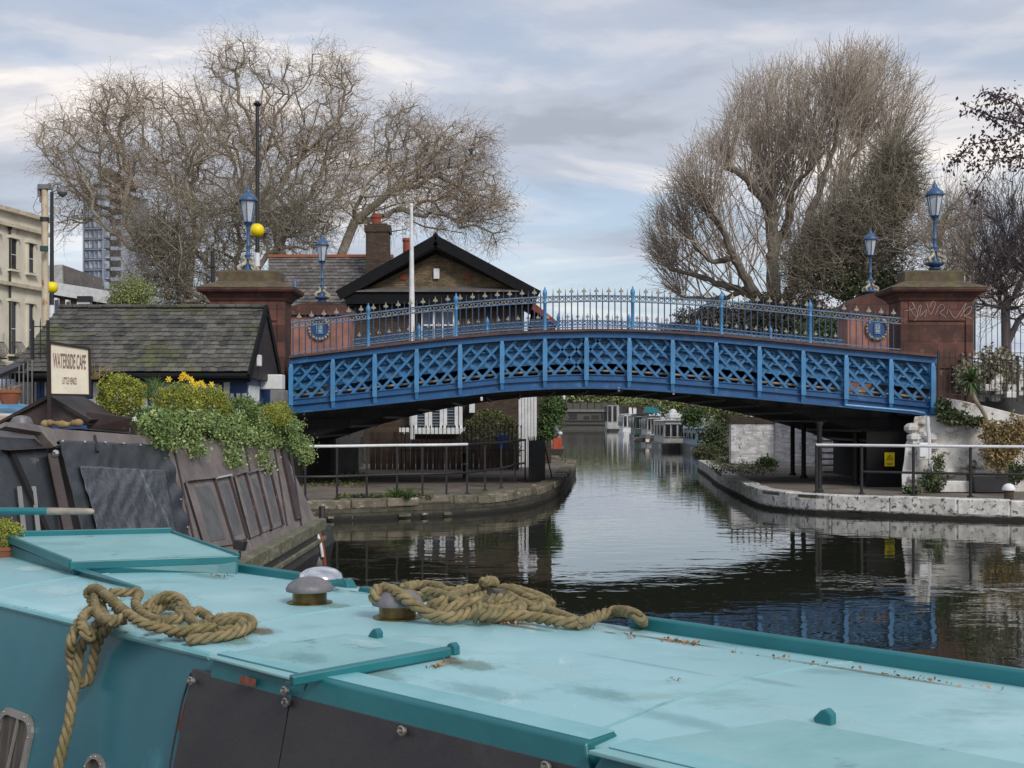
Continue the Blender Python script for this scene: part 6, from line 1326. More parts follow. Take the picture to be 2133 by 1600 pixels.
# planter troughs carrying the plants, trailing ivy
mb = MB().prism([(bx-0.05, 12.6, zr0+0.02), (bx-0.05, 18.5, zr0+0.02), (bx-0.05, 18.5, zr0+0.2), (bx-0.05, 12.6, zr0+0.2)], (-0.3, 0, 0)); tag(mb.build('planter_trough', 'boat_maroon'), 'long dark planter trough hidden under the boat roof greenery', 'planter')
def trail(cpx, cpy, px2, py2, n, spread, Yc_): 
    pts = []
    for i in range(n):
        u = random.random(); x = cpx + (px2-cpx)*u + random.gauss(0, spread); y = cpy + (py2-cpy)*u + random.gauss(0, spread*0.5)
        b_ = B(min(max(x, 150), 640), y); pts.append(np.array(b_ + pn*random.uniform(0.02, 0.14)))
    return pts
iv_ = []
for (x0, y0, x1, y1, n, sp) in [(290, 875, 345, 915, 700, 14), (330, 880, 600, 890, 5200, 15), (380, 900, 402, 952, 340, 9), (440, 905, 620, 925, 2600, 12), (560, 890, 632, 950, 1500, 10), (470, 925, 480, 975, 260, 9), (615, 930, 632, 968, 260, 5), (530, 925, 545, 985, 220, 7), (305, 900, 325, 930, 220, 9), (340, 910, 352, 940, 120, 7)]: iv_ += trail(x0, y0, x1, y1, n, sp, 0)
iv_ = np.array(iv_); h_ = len(iv_)//2; rng.shuffle(iv_)
it = thing('trailing_ivy', 'trailing green and pale ivy hanging down the side of the brown boat', 'ivy', (bx, 15, zr0))
iv_ = np.concatenate([iv_, iv_ + rng.normal(size=iv_.shape)*0.04]); rng.shuffle(iv_); leaves('green_ivy', iv_[:int(len(iv_)*.6)], 0.038, 'ivy', it, aspect=0.8, droop=0.5); leaves('pale_ivy', iv_[int(len(iv_)*.6):], 0.036, 'ivy_pale', it, aspect=0.8, droop=0.5)
up_ = np.concatenate([blob_points(P3(x, y, Y), (0.2, 0.12, 0.12), 330, shell=0) for x, y, Y in [(330, 870, 14.2), (400, 876, 15), (450, 880, 15.8), (500, 885, 16.5), (540, 885, 17.2), (590, 890, 18), (300, 868, 13.5), (600, 900, 18.2)]])
leaves('upper_ivy', up_, 0.038, 'ivy', it, aspect=0.8)
df = thing('daffodils', 'clump of yellow daffodils blooming above the box bushes', 'flowers', P(400, 830, 15.5)); mbs = MB(); mbf = MB()
for px, py in [(352, 790), (383, 780), (390, 786), (378, 788), (398, 790), (412, 800), (420, 798), (408, 806), (401, 797), (441, 801), (426, 806), (316, 826)]:
    c_ = P(px, py, 15.3); mbs.tube([c_ + Vector((random.uniform(-.03, .03), 0, -0.26)), c_], 0.005, 4)
    for k in range(6):
        a = 2*math.pi*k/6; d = Vector((math.cos(a), -0.3, math.sin(a))); e = Vector((-math.sin(a), 0, math.cos(a))); mbf.add([c_, c_ + d*.022 + e*.012, c_ + d*.045, c_ + d*.022 - e*.012], [(0, 1, 2, 3)])
    mbf.lathe(c_ + Vector((0, -0.02, -0.01)), [(0.010, 0), (0.016, 0.03)], 7)
tuft(mbs, P(395, 835, 15.4), 60, 0.22, 0.006, 0.35); tuft(mbs, P(310, 830, 14.6), 50, 0.25, 0.006, 0.35); tuft(mbs, P(325, 810, 15.4), 40, 0.2, 0.007, 0.5)
mbs.build('stems', 'green_plant', df); mbf.build('blooms', 'daffodil', df)
mbp = MB(); tuft(mbp, P(198, 790, 15.5), 36, 0.3, 0.005, 0.7); tag(mbp.build('dry_grass', 'dry_plant'), 'straw coloured dry grass plume right of the sign', 'grass')
mbp = MB(); tuft(mbp, P(530, 865, 17), 70, 0.26, 0.006, 0.5); tuft(mbp, P(600, 872, 18.2), 30, 0.2, 0.005, 0.5); tag(mbp.build('grass_clump', 'green_plant'), 'upright green blades between the right hand bushes on the boat', 'grass')
# fender and bag at the stern
fe = thing('stern_fender', 'dark hanging fender with red and white cloth at the brown boat stern', 'fender', P(662, 1185, 18.2))
MB().lathe(P(661, 1188, 18.2), [(0.02, -0.05), (0.08, 0.0), (0.1, 0.1), (0.09, 0.2), (0.03, 0.27), (0.02, 0.5)], 12).build('body', 'grey_bag', fe, smooth=True)
MB().tube(polyband([P(664, 1108, 18.2), P(668, 1125, 18.15), P(674, 1155, 18.15), P(676, 1185, 18.2)], 0.05), 0.03, 7).build('red_rope', 'red_brick', fe, smooth=True)
MB().tube(polyband([P(661, 1112, 18.1), P(668, 1135, 18.08), P(672, 1160, 18.1)], 0.05), 0.022, 7).build('white_cloth', 'white_paint', fe, smooth=True)
MB().span(P(646, 1118, 18.4), P(659, 1088, 18.6)).tube([P(652, 1100, 18.5), P(652, 1085, 18.5)], 0.1, 8).build('stern_fitting', 'hull_black', boat)

# ------------------------------------------------------------------ the teal narrowboat
T0, T1 = 2.47, 3.99; ZR = 1.35; CAM_ = 0.045
def camb(p):
    t_ = Vector((p.x, p.y, 0)).dot(NB); u = (t_-(T0+T1)/2)/((T1-T0)/2); return ZR - 0.0 + CAM_*max(0.0, 1-u*u)
def RF(px, py, h=0.0):                  # pixel -> point h above the cambered roof
    z = ZR
    for _ in range(12): p = G(px, py, z + h); z = camb(p)
    return G(px, py, z + h)
def ST(p): return Vector((p.x, p.y, 0)).dot(UB), Vector((p.x, p.y, 0)).dot(NB)
tb = thing('teal_narrowboat', 'teal painted narrowboat whose roof fills the foreground', 'boat', BT(-2, 3.2, 0))
SA, SB = -7.8, 4.5
mb = MB(); ns, ntt = 60, 16
for i in range(ns+1):
    for j in range(ntt+1):
        s_ = SA + (SB-SA)*i/ns; t_ = T0 + (T1-T0)*j/ntt; p = BT(s_, t_, 0); mb.v.append((p.x, p.y, camb(p) + 0.002*mnoise.noise(Vector((s_*1.3, t_*2, 0)))))
for i in range(ns):
    for j in range(ntt): k = i*(ntt+1)+j; mb.f.append((k, k+1, k+ntt+2, k+ntt+1))
ro = mb.build('roof', 'roof_teal', tb, smooth=True); s_ = ro.modifiers.new('solid', 'SOLIDIFY'); s_.thickness = 0.02; s_.offset = -1
TIN = 0.17                                # tumblehome of the cabin side
mb = MB(); g0 = T0 - TIN
mb.prism([BT(SA, T0+0.004, ZR-0.02), BT(SA, g0, 0.62), BT(SA, T1+TIN, 0.62), BT(SA, T1-0.004, ZR-0.02)], UB*(SB-SA)).build('cabin_side', 'teal_side', tb)
mb = MB().prism([BT(SA-.8, g0-0.12, 0.62), BT(SA-.8, g0-0.2, -0.05), BT(SA-.8, T1+TIN+0.2, -0.05), BT(SA-.8, T1+TIN+0.12, 0.62)], UB*(SB-SA+.8)).build('hull', 'hull_black', tb)
sn = (-NB*(ZR-0.62) + Z*TIN).normalized(); sp0 = BT(0, T0, ZR)
def SD(px, py, out_=0.0): return hit(px, py, sp0 + sn*out_, sn)
# rounded roof edge (near)
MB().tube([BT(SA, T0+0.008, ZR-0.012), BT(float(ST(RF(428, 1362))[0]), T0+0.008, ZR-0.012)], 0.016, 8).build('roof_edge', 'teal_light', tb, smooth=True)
# coaming sections over the side openings
def coam(pa, pb, hgt_, name='coaming', drop_=0.075, wid=0.085, bevel_end=0.05, lift=0.03):
    a, b_ = RF(*pa), RF(*pb); sa_, sb2 = ST(a)[0], ST(b_)[0]
    sec = lambda s_: [BT(s_, T0-0.045, ZR-drop_), BT(s_, T0-0.035, ZR+lift-0.008), BT(s_, T0-0.02, ZR+lift), BT(s_, T0+wid, ZR+lift+0.004), BT(s_, T0+wid+0.02, ZR+0.0), BT(s_, T0+0.0, ZR-drop_)]
    A_ = sec(sa_+bevel_end); B_ = sec(sb2-bevel_end*0.6); A_[0] = BT(sa_, T0-0.05, ZR-drop_); B_[0] = BT(sb2, T0-0.05, ZR-drop_)
    mb = MB(); mb.v = [tuple(p) for p in A_ + B_]; n = 6
    for k in range(n): mb.f.append((k, (k+1) % n, n+(k+1) % n, n+k))
    mb.f += [tuple(range(n))[::-1], tuple(range(n, 2*n))]
    o = mb.build(name, 'teal', tb, bevel=0.006)
    MB().add([p + Z*0.0025 for p in (A_[2], B_[2], B_[3], A_[3])] + [A_[2]+Z*.0005, B_[2]+Z*.0005, B_[3]+Z*.0005, A_[3]+Z*.0005], [(0,1,2,3),(4,5,6,7),(0,1,5,4),(1,2,6,5),(2,3,7,6),(3,0,4,7)]).build('coaming_top_sheen', 'teal_light', o)  # thin pale strip paints the sky's reflection onto the top face
    return o
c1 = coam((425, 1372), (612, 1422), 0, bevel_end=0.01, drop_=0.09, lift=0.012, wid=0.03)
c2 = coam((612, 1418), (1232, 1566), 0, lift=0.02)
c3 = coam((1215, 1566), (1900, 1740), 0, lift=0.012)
# black side panels
pb_ = MB()
def sidepan(pts, out_, th_=0.02): return MB().prism([SD(x, y, out_) for x, y in pts], -sn*th_)
p1_ = sidepan([(400, 1392), (604, 1447), (560, 1700), (340, 1700)], 0.03).build('side_panel', 'panel_black', tb, bevel=0.004)
p2_ = sidepan([(606, 1448), (1250, 1608), (1400, 1700), (562, 1700)], 0.034).build('side_panel', 'panel_black', tb, bevel=0.004)
for par, pts in ((p1_, [(401, 1419), (598, 1464)]), (p2_, [(840, 1523), (1140, 1598), (596, 1440)])):
    mb = MB()
    for x, y in pts:
        c_ = SD(x, y, 0.045); mb.ball(c_, 0.012, 10, 6); ring_ = [c_ + (UB*math.cos(a) + Z*math.sin(a))*0.013 + sn*0.008 for a in np.linspace(0, 2*math.pi, 11)]; mb.tube(ring_, 0.004, 5, cap=False); mb.tube([c_, c_ + sn*0.02], 0.006, 6)
    mb.build('fastener', 'alu', par, smooth=True)
MB().tube([SD(398, 1402, 0.03), SD(380, 1460, 0.03), SD(360, 1560, 0.03), SD(340, 1690, 0.03)], 0.004, 5).build('panel_edge', 'dark_iron', p1_)
sidepan([(392, 1440), (398, 1440), (378, 1520), (368, 1520)], 0.006, 0.01).build('rust_patch', 'rust', tb)
sidepan([(500, 1408), (524, 1414), (522, 1430), (497, 1424)], 0.062, 0.02).build('rust_patch', 'rust', tb)
# windows on the near side
def rrect(pts_c, w_, h_, r_, out_, n=6):
    c_, ud, vd = pts_c; L_ = []
    for (sx, sy, a0) in ((1, 1, 0), (-1, 1, 90), (-1, -1, 180), (1, -1, 270)):
        for k in range(n+1):
            a = R(a0 + 90*k/n); L_.append(c_ + ud*(sx*(w_/2-r_) + r_*math.cos(a)) + vd*(sy*(h_/2-r_) + r_*math.sin(a)) + sn*out_)
    return L_
def window(px, py, w_, h_, r_, fw, shape):
    c_ = SD(px, py); vd = (Z - sn*Z.dot(sn)).normalized(); fr_ = (c_, UB, vd)
    o1 = rrect(fr_, w_, h_, r_, 0.012); i1 = rrect(fr_, w_-2*fw, h_-2*fw, max(0.01, r_-fw), 0.014); n = len(o1)
    mb = MB(); o0 = rrect(fr_, w_, h_, r_, -0.002); i0 = rrect(fr_, w_-2*fw, h_-2*fw, max(0.01, r_-fw), -0.01)
    mb.v = [tuple(p) for p in o1+i1+o0+i0]
    for k in range(n): k2 = (k+1) % n; mb.f += [(k, k2, n+k2, n+k), (2*n+k, 2*n+k2, k2, k), (n+k, n+k2, 3*n+k2, 3*n+k)]
    for k in range(0, n, 3): mb.ball((o1[k]+i1[k])/2 + sn*0.001, 0.0045, 6, 4)
    wf = mb.build('window', 'alu', tb)
    MB().prism(rrect(fr_, w_-2*fw, h_-2*fw, max(0.01, r_-fw), 0.001), -sn*0.01).build('pane', 'curtain', wf)
    if shape: MB().beam(c_ - vd*h_*0.45 + UB*0.02 + sn*0.008, c_ + vd*h_*0.42 + UB*0.02 + sn*0.008, 0.012, 0.01).build('glazing_bar', 'alu', wf)
    return wf
window(22, 1568, 0.34, 0.36, 0.09, 0.032, True)
window(195, 1625, 0.16, 0.2, 0.079, 0.02, False)
# hatch
zz0 = 0.10
def HT(px, py, h): return G(px, py, ZR + h)
fl_, fr2 = HT(146, 1170, 0.115), HT(496, 1158, 0.115); bl_, br_ = HT(15, 1118, 0.16), HT(358, 1110, 0.16)
hu = (fr2-fl_); 
hatch = MB().prism([fl_, fr2, br_, bl_], (0, 0, -0.022)).build('sliding_hatch', 'lid_teal', tb, bevel=0.004)
mb = MB()
mb.beam(fl_ - Z*0.02, fr2 - Z*0.02, 0.02, 0.042).beam(fr2, br_, 0.018, 0.03).beam(fl_ - Z*0.01, bl_ - Z*0.01, 0.02, 0.045).beam(bl_ + Z*0.012, br_ + Z*0.012, 0.025, 0.04).build('hatch_rim', 'teal', hatch, bevel=0.004)
E_ = RF(285, 1230, 0.0); lb_ = Vector((bl_.x, bl_.y, ZR - 0.005)); MB().prism([bl_ - Z*0.045, fl_.lerp(E_, 0.15) - Z*0.03, E_ + Z*0.016, E_ - Z*0.01, lb_], NB*0.022).build('runner', 'teal', hatch, bevel=0.003)
ER = RF(640, 1228, 0.0)
MB().prism([HT(150, 1203, 0.03), HT(490, 1197, 0.02), HT(492, 1166, 0.095), HT(150, 1178, 0.095)], NB*0.015).build('bulkhead', 'teal', hatch)
MB().prism([HT(428, 1194, 0.032), HT(478, 1194, 0.026), HT(476, 1173, 0.07), HT(452, 1176, 0.07), HT(436, 1182, 0.06)], NB*-0.004).build('rust_patch', 'rust', hatch)
MB().prism([P(484, 1144, 7.25), P(503, 1149, 7.25), P(508, 1128, 7.25), P(488, 1124, 7.25)], NB*0.03).beam(P(498, 1165, 7.2), P(500, 1146, 7.2), 0.015, 0.015).build('hatch_handle', 'dark_iron', hatch, bevel=0.005)
# far edge upstand in three sections
def upstand(pa, pb, h_, nm='handrail'):
    a, b_ = pa, pb; d = (b_-a).normalized(); n_ = Vector((-d.y, d.x, 0)); n_ = n_ if n_.dot(NB) > 0 else -n_
    mb = MB(); sec = lambda p, e: [p - Z*0.02, p + Z*h_*0.9 + n_*0.004, p + Z*h_ + n_*0.014, p + Z*h_*0.95 + n_*0.05, p + n_*0.075 - Z*0.02]
    A_, B_ = sec(a, 0), sec(b_, 0); A_[1] += d*0.03; A_[2] += d*0.035; A_[3] += d*0.03; B_[1] -= d*0.03; B_[2] -= d*0.035; B_[3] -= d*0.03; mb.v = [tuple(p) for p in A_+B_]; n = 5
    for k in range(n): mb.f.append((k, (k+1) % n, n+(k+1) % n, n+k))
    mb.f += [tuple(range(n))[::-1], tuple(range(n, 2*n))]; return mb.build(nm, 'teal', tb, bevel=0.005)
upstand(HT(470, 1192, 0.01), HT(728, 1232, 0.0), 0.055)
upstand(HT(738, 1240, 0.0), HT(1180, 1300, 0.0), 0.045)
e0 = HT(1262, 1317, 0.0); es = ST(e0)[0]
upstand(BT(es, T1-0.03, ZR), BT(SB, T1-0.03, ZR), 0.055)
tag(MB().box((0, 0, 0), (0.02, 0.02, 0.001)).build('x', 'teal'), '', '') if False else None
# raised side-door lids on the roof
def lid(quad, h_, nm='roof_lid'):
    q_ = [RF(x, y, h_) for x, y in quad]; return MB().prism(q_, (0, 0, -h_-0.004)).build(nm, 'lid_teal', tb, bevel=0.003)
l1 = lid([(432, 1366), (608, 1412), (940, 1348), (765, 1323), (716, 1320)], 0.007)
mb = MB().beam(RF(606, 1418, 0.02), RF(936, 1357, 0.02), 0.035, 0.034).build('lid_rim', 'teal', l1, bevel=0.006)
def lug(px, py, par):
    c_ = RF(px, py, 0.0); MB().prism([c_ + UB*-0.028, c_ + UB*0.022, c_ + UB*0.022 + Z*0.03, c_ + UB*0.004 + Z*0.043, c_ - UB*0.012 + Z*0.036, c_ - UB*0.035 + Z*0.012], NB*0.03).build('lid_lug', 'teal', par, bevel=0.005)
lug(778, 1333, l1); lug(937, 1364, l1)
l2 = lid([(1225, 1562), (1640, 1497), (2133, 1590), (2500, 1665), (1900, 1730)], 0.008); lug(1716, 1510, l2)
# leaf litter trapped by the edges
lt = []
for (x0, y0, x1, y1, n, sp) in [(890, 1392, 945, 1376, 40, 4), (1300, 1322, 1340, 1328, 16, 3), (1380, 1331, 1452, 1341, 60, 3), (1190, 1300, 1240, 1306, 30, 3), (1000, 1298, 1120, 1300, 30, 3), (430, 1332, 520, 1322, 36, 4), (440, 1198, 470, 1199, 20, 2), (1500, 1352, 2100, 1440, 50, 2), (1395, 1412, 1420, 1417, 5, 2)]:
    for i in range(n): u = random.random(); lt.append(np.array(RF(x0+(x1-x0)*u + random.gauss(0, sp), y0+(y1-y0)*u + random.gauss(0, sp*.5), random.uniform(0.002, 0.01))))
lo_ = leaves('leaf_litter', np.array(lt), 0.016, 'leaf_litter'); tag(lo_, 'dead brown leaf scraps trapped along the teal roof edges', 'leaves', kind='stuff')
def stain(px, py, rx, ry, colr, strength=0.7, h=0.0016, parent=ro):
    c_ = RF(px, py, 0.0); key = 'stain_' + '_'.join('%.2f' % v for v in colr) + '_%.2f' % strength
    if key not in MT:
        m = bpy.data.materials.new('dirt_stain'); m.use_nodes = True; t = m.node_tree; b = t.nodes['Principled BSDF']; b.inputs['Base Color'].default_value = (*colr, 1); b.inputs['Roughness'].default_value = 0.8
        g = t.nodes.new('ShaderNodeTexCoord'); ln = t.nodes.new('ShaderNodeVectorMath'); ln.operation = 'LENGTH'; t.links.new(g.outputs['Object'], ln.inputs[0])
        q1 = t.nodes.new('ShaderNodeTexNoise'); q1.inputs['Scale'].default_value = 3.5; q1.inputs['Detail'].default_value = 8; q1.inputs['Roughness'].default_value = 0.7; t.links.new(g.outputs['Object'], q1.inputs['Vector'])
        ma = t.nodes.new('ShaderNodeMath'); ma.operation = 'MULTIPLY_ADD'; t.links.new(q1.outputs['Fac'], ma.inputs[0]); ma.inputs[1].default_value = 1.5; ma.inputs[2].default_value = -0.1
        sb = t.nodes.new('ShaderNodeMath'); sb.operation = 'SUBTRACT'; t.links.new(ma.outputs[0], sb.inputs[0]); t.links.new(ln.outputs['Value'], sb.inputs[1])
        mr = t.nodes.new('ShaderNodeMapRange'); mr.inputs['From Min'].default_value = -0.15; mr.inputs['From Max'].default_value = 0.5; mr.inputs['To Max'].default_value = strength; mr.interpolation_type = 'SMOOTHSTEP'; t.links.new(sb.outputs[0], mr.inputs[0]); t.links.new(mr.outputs[0], b.inputs['Alpha'])
        MT[key] = m
    n = 12; vs = []; fs = []
    for i in range(n+1):
        for j in range(n+1):
            u, v = i/n*2-1, j/n*2-1; p = c_ + UB*u*rx + NB*v*ry; tt = p.dot(NB); tt = min(max(tt, T0+0.01), T1-0.03); p = BT(p.dot(UB), tt, 0)
            vs.append((u, v, camb(p) + h - c_.z))
    for i in range(n):
        for j in range(n): k = i*(n+1)+j; fs.append((k, k+1, k+n+2, k+n+1))
    me = bpy.data.meshes.new('dirt_stain'); me.from_pydata(vs, [], fs); me.materials.append(MT[key]); o = bpy.data.objects.new('dirt_stain', me); C.objects.link(o); o.parent = parent
    o.matrix_local = Matrix.Translation(c_ - tb.location) @ Matrix(((UB.x*rx, NB.x*ry, 0, 0), (UB.y*rx, NB.y*ry, 0, 0), (0, 0, 1, 0), (0, 0, 0, 1)))
    return o
green = (0.20, 0.32, 0.28); brown = (0.17, 0.13, 0.08); pale = (0.5, 0.68, 0.69); dark = (0.13, 0.28, 0.29)
for a_ in [(540, 1315, .16, .09, brown, .8), (470, 1330, .30, .10, green, .8), (700, 1262, .16, .12, green, .6), (860, 1290, .30, .10, green, .7), (980, 1385, .20, .10, green, .75), (945, 1380, .08, .04, brown, .8), (1050, 1300, .45, .05, brown, .7), (1400, 1335, .35, .05, brown, .7),
           (1250, 1445, .25, .10, dark, .27), (1000, 1440, .3, .10, dark, .24), (1600, 1420, .2, .05, dark, .22), (1420, 1500, .35, .08, dark, .22), (300, 1240, .5, .25, green, .4), (120, 1230, .35, .2, pale, .6), (60, 1185, .25, .15, pale, .7), (1330, 1575, .18, .04, pale, .7), (1200, 1530, .12, .05, dark, .27), (760, 1400, .35, .12, green, .5), (640, 1350, .25, .2, green, .35), (1800, 1400, .6, .04, brown, .6), (1150, 1400, .35, .2, pale, .35), (1700, 1500, .5, .2, pale, .3), (430, 1200, .35, .12, green, .5), (900, 1340, .5, .12, pale, .3), (1350, 1385, .5, .03, dark, .19), (350, 1280, .1, .1, brown, .5)]: stain(*a_)
for _ in range(26):
    x_ = random.uniform(0, 1); px, py = (430*x_, 1258+100*x_) if random.random() < .35 else (620+590*x_, 1412+136*x_); stain(px, py-random.uniform(0, 5), random.uniform(.012, .045), random.uniform(.008, .02), random.choice([(0.2, 0.07, 0.04), (0.14, 0.1, 0.07), (0.5, 0.66, 0.66)]), .8, h=0.003)
for px, py in ((940, 1372), (775, 1345), (612, 1425), (645, 1260), (830, 1290), (735, 1232), (1270, 1318), (480, 1200)): stain(px, py, .06, .03, (0.19, 0.10, 0.06), .7)
for a_ in [(640, 1375, .2, .12, dark, .27), (760, 1345, .2, .1, pale, .5), (560, 1385, .12, .08, pale, .45)]: stain(*a_, h=0.0095)
# mushroom vents
def vent(px, py, lab, capm='zinc', neck=True, dia=1.0):
    o = RF(px, py, 0.0); v_ = thing('mushroom_vent', lab, 'vent', o, 'mushroom vents on the teal roof')
    MB().lathe(o, [(0.1, 0.0), (0.1, 0.005), (0.075, 0.008)], 28).build('flange', 'brass', v_, smooth=True)
    MB().lathe(o, [(0.075, 0.006), (0.075, 0.056), (0.07, 0.058)], 28).build('neck', 'brass', v_, smooth=True)
    MB().lathe(o + Z*0.052, [(0.09, 0), (0.103, 0.002), (0.105, 0.012), (0.094, 0.032), (0.07, 0.05), (0.04, 0.06), (0.002, 0.063)], 32).build('cap', capm, v_, smooth=True)
    return v_
vent(645, 1256, 'grey capped mushroom vent with brass neck standing alone on the teal roof')
vent(828, 1287, 'grey mushroom vent half buried under the right rope coil')
o = RF(668, 1228, 0.0); v_ = thing('mushroom_vent', 'polished chrome mushroom vent just behind the grey one', 'vent', o)
MB().lathe(o, [(0.07, 0.0), (0.07, 0.04), (0.1, 0.045), (0.108, 0.06), (0.1, 0.08), (0.07, 0.1), (0.035, 0.11), (0.002, 0.112)], 30).build('cap', 'chrome', v_, smooth=True)
MB().lathe(o, [(0.109, 0.03), (0.112, 0.04), (0.109, 0.05)], 30).build('rim', 'teal', v_, smooth=True)
# laid ropes: three strands twisted about a path
def rope_into(mb, pts, rad, pitch=None, ns=9):
    q_ = polyband(pts, 0.011); pitch = pitch or rad*6.0; sd = (q_[1]-q_[0]).normalized(); up = Z if abs(sd.z) < .9 else Vector((1, 0, 0)); side = sd.cross(up).normalized(); L_ = 0; fr_ = []
    for i, p in enumerate(q_):
        d = (q_[min(i+1, len(q_)-1)] - q_[max(i-1, 0)]).normalized(); side = (side - d*side.dot(d)).normalized(); u = side.cross(d)
        if i: L_ += (p - q_[i-1]).length
        fr_.append((p, side.copy(), u, L_))
    for k in range(3):
        line = [p + (s_*math.cos(2*math.pi*(l_/pitch + k/3)) + u*math.sin(2*math.pi*(l_/pitch + k/3)))*rad*0.56 for p, s_, u, l_ in fr_]
        mb.tube(line, rad*0.475, ns)
Rr = 0.0215
def Z6(pts, h): return [RF(x/3.047, 1080+y/3.047, h_ if isinstance(h_, float) else h) for x, y, *hh in pts for h_ in (hh or [h])]
left = MB()
rope_into(left, Z6([(1190, 770), (1300, 760), (1450, 738), (1560, 700), (1600, 660), (1540, 630), (1420, 630), (1330, 650)], 0.025), Rr)
rope_into(left, Z6([(1370, 690, .05), (1280, 700, .05), (1150, 712, .05), (1000, 694, .06), (880, 650, .08), (780, 580, .1), (690, 500, .115), (610, 445, .12), (560, 470, .09), (580, 520, .06), (640, 560, .05), (650, 640, .06), (700, 670, .05)], 0.05), Rr)
rope_into(left, Z6([(700, 470, .1), (790, 470, .09), (880, 470, .08), (860, 540, .07), (900, 600, .06), (980, 640, .05), (1080, 640, .05), (1170, 590, .06), (1160, 530, .07), (1080, 510, .08), (990, 530, .06), (920, 570, .05)], 0.06), Rr*0.95)
rope_into(left, Z6([(1290, 690, .03), (1330, 640, .03), (1260, 590, .04), (1180, 600, .05), (1130, 640, .05), (1040, 660, .04), (960, 690, .04)], 0.04), Rr)
rope_into(left, Z6([(760, 630, .08), (690, 660, .07), (620, 600, .07), (600, 520, .09), (620, 470, .1)], 0.05), Rr)
rope_into(left, Z6([(960, 600, .03), (1040, 560, .04), (1120, 560, .05), (1190, 620, .05), (1240, 680, .05), (1200, 730, .03), (1080, 720, .03)], 0.03), Rr)
rope_into(left, Z6([(1350, 660, .03), (1450, 650, .03), (1540, 660, .03), (1500, 700, .03), (1380, 720, .028)], 0.03), Rr)
rope_into(left, Z6([(660, 500, .09), (720, 540, .07), (760, 600, .05), (740, 650, .05), (680, 640, .06), (640, 580, .06)], 0.05), Rr)
rope_into(left, Z6([(900, 590, .03), (990, 520, .07), (1070, 490, .09), (1150, 520, .08), (1140, 590, .05)], 0.05), Rr)
Yl = 5.02
def PL(x, y, Y=Yl): return P(x/3.047, 1080+y/3.047, Y)
rope_into(left, [RF(800/3.047, 1080+640/3.047, .06), RF(730/3.047, 1080+660/3.047, .05), PL(655, 730, 4.98), PL(605, 830), PL(585, 940), PL(560, 1030), PL(510, 1045), PL(470, 990), PL(450, 880), PL(455, 770, 4.98), PL(500, 660, 5.05), RF(560/3.047, 1080+600/3.047, .06), RF(610/3.047, 1080+590/3.047, .07)], Rr)
rope_into(left, [RF(590/3.047, 1080+560/3.047, .06), PL(520, 640, 5.05), PL(535, 720, 4.93), PL(575, 770, 4.95), PL(600, 720, 5.0)], Rr)
rope_into(left, [RF(640/3.047, 1080+640/3.047, .03), PL(560, 740, 5.0), PL(505, 850, 5.02), PL(485, 1000, 5.0), PL(465, 1100, 4.97), PL(440, 1280, 4.93), PL(400, 1450, 4.9), PL(360, 1600, 4.87), PL(300, 1800, 4.8)], Rr)
tag(left.build('mooring_rope', 'rope', smooth=True), 'thick olive mooring rope coiled at the roof edge with a loop hanging down the side', 'rope')
right = MB()
def Z7(pts): return [RF(550+x/2.509, 1100+y/2.509, h_) for x, y, h_ in pts]
rope_into(right, Z7([(600, 385, .07), (572, 350, .10), (600, 318, .115), (660, 322, .115), (730, 362, .10), (800, 410, .07), (880, 458, .035), (980, 468, .03), (1080, 440, .04), (1180, 402, .055), (1265, 395, .06)]), 0.0245)
rope_into(right, Z7([(730, 312, .05), (800, 296, .05), (900, 302, .05), (960, 330, .045), (1060, 318, .055), (1170, 318, .06), (1290, 330, .07), (1390, 370, .06), (1480, 398, .045), (1440, 408, .03)]), 0.0238)
rope_into(right, Z7([(740, 345, .04), (860, 368, .035), (960, 390, .035), (1060, 378, .05), (1170, 352, .06), (1260, 360, .04)]), 0.0238)
rope_into(right, Z7([(860, 410, .03), (950, 375, .06), (1030, 335, .06), (1130, 322, .07), (1200, 300, .09), (1195, 278, .12), (1150, 282, .12), (1160, 305, .09)]), 0.0238)
rope_into(right, Z7([(1130, 468, .028), (1220, 462, .03), (1320, 456, .035), (1420, 468, .03), (1560, 492, .028), (1660, 492, .03), (1740, 462, .04), (1830, 436, .06), (1910, 440, .075), (1960, 468, .06), (1985, 500, .02)]), 0.0238)
rope_into(right, Z7([(1270, 350, .06), (1340, 395, .05), (1330, 430, .05), (1240, 440, .045), (1150, 450, .05), (1100, 470, .03)]), 0.0238)
rope_into(right, Z7([(1400, 400, .04), (1480, 430, .035), (1560, 460, .03), (1660, 500, .028)]), 0.023)
rope_into(right, Z7([(840, 330, .075), (930, 350, .07), (1010, 385, .06), (1100, 410, .05), (1200, 430, .045), (1290, 420, .05), (1350, 400, .05)]), 0.0238)
rope_into(right, Z7([(900, 440, .03), (1000, 410, .05), (1120, 385, .07), (1230, 370, .075), (1330, 385, .06), (1420, 420, .045), (1470, 400, .05), (1440, 375, .05)]), 0.0238)
rope_into(right, Z7([(1060, 345, .05), (1160, 335, .06), (1270, 315, .065), (1380, 340, .06), (1470, 375, .05), (1505, 405, .04)]), 0.0238)
tag(right.build('mooring_rope', 'rope', smooth=True), 'thick olive rope heaped over the vent with one end trailing over the far roof edge', 'rope')
MB().tube([RF(550+1185/2.509, 1100+345/2.509, .085), RF(550+1245/2.509, 1100+350/2.509, .08)], 0.0275, 10).build('rope_tape', 'hull_black', bpy.data.objects['mooring_rope.001'], smooth=True)
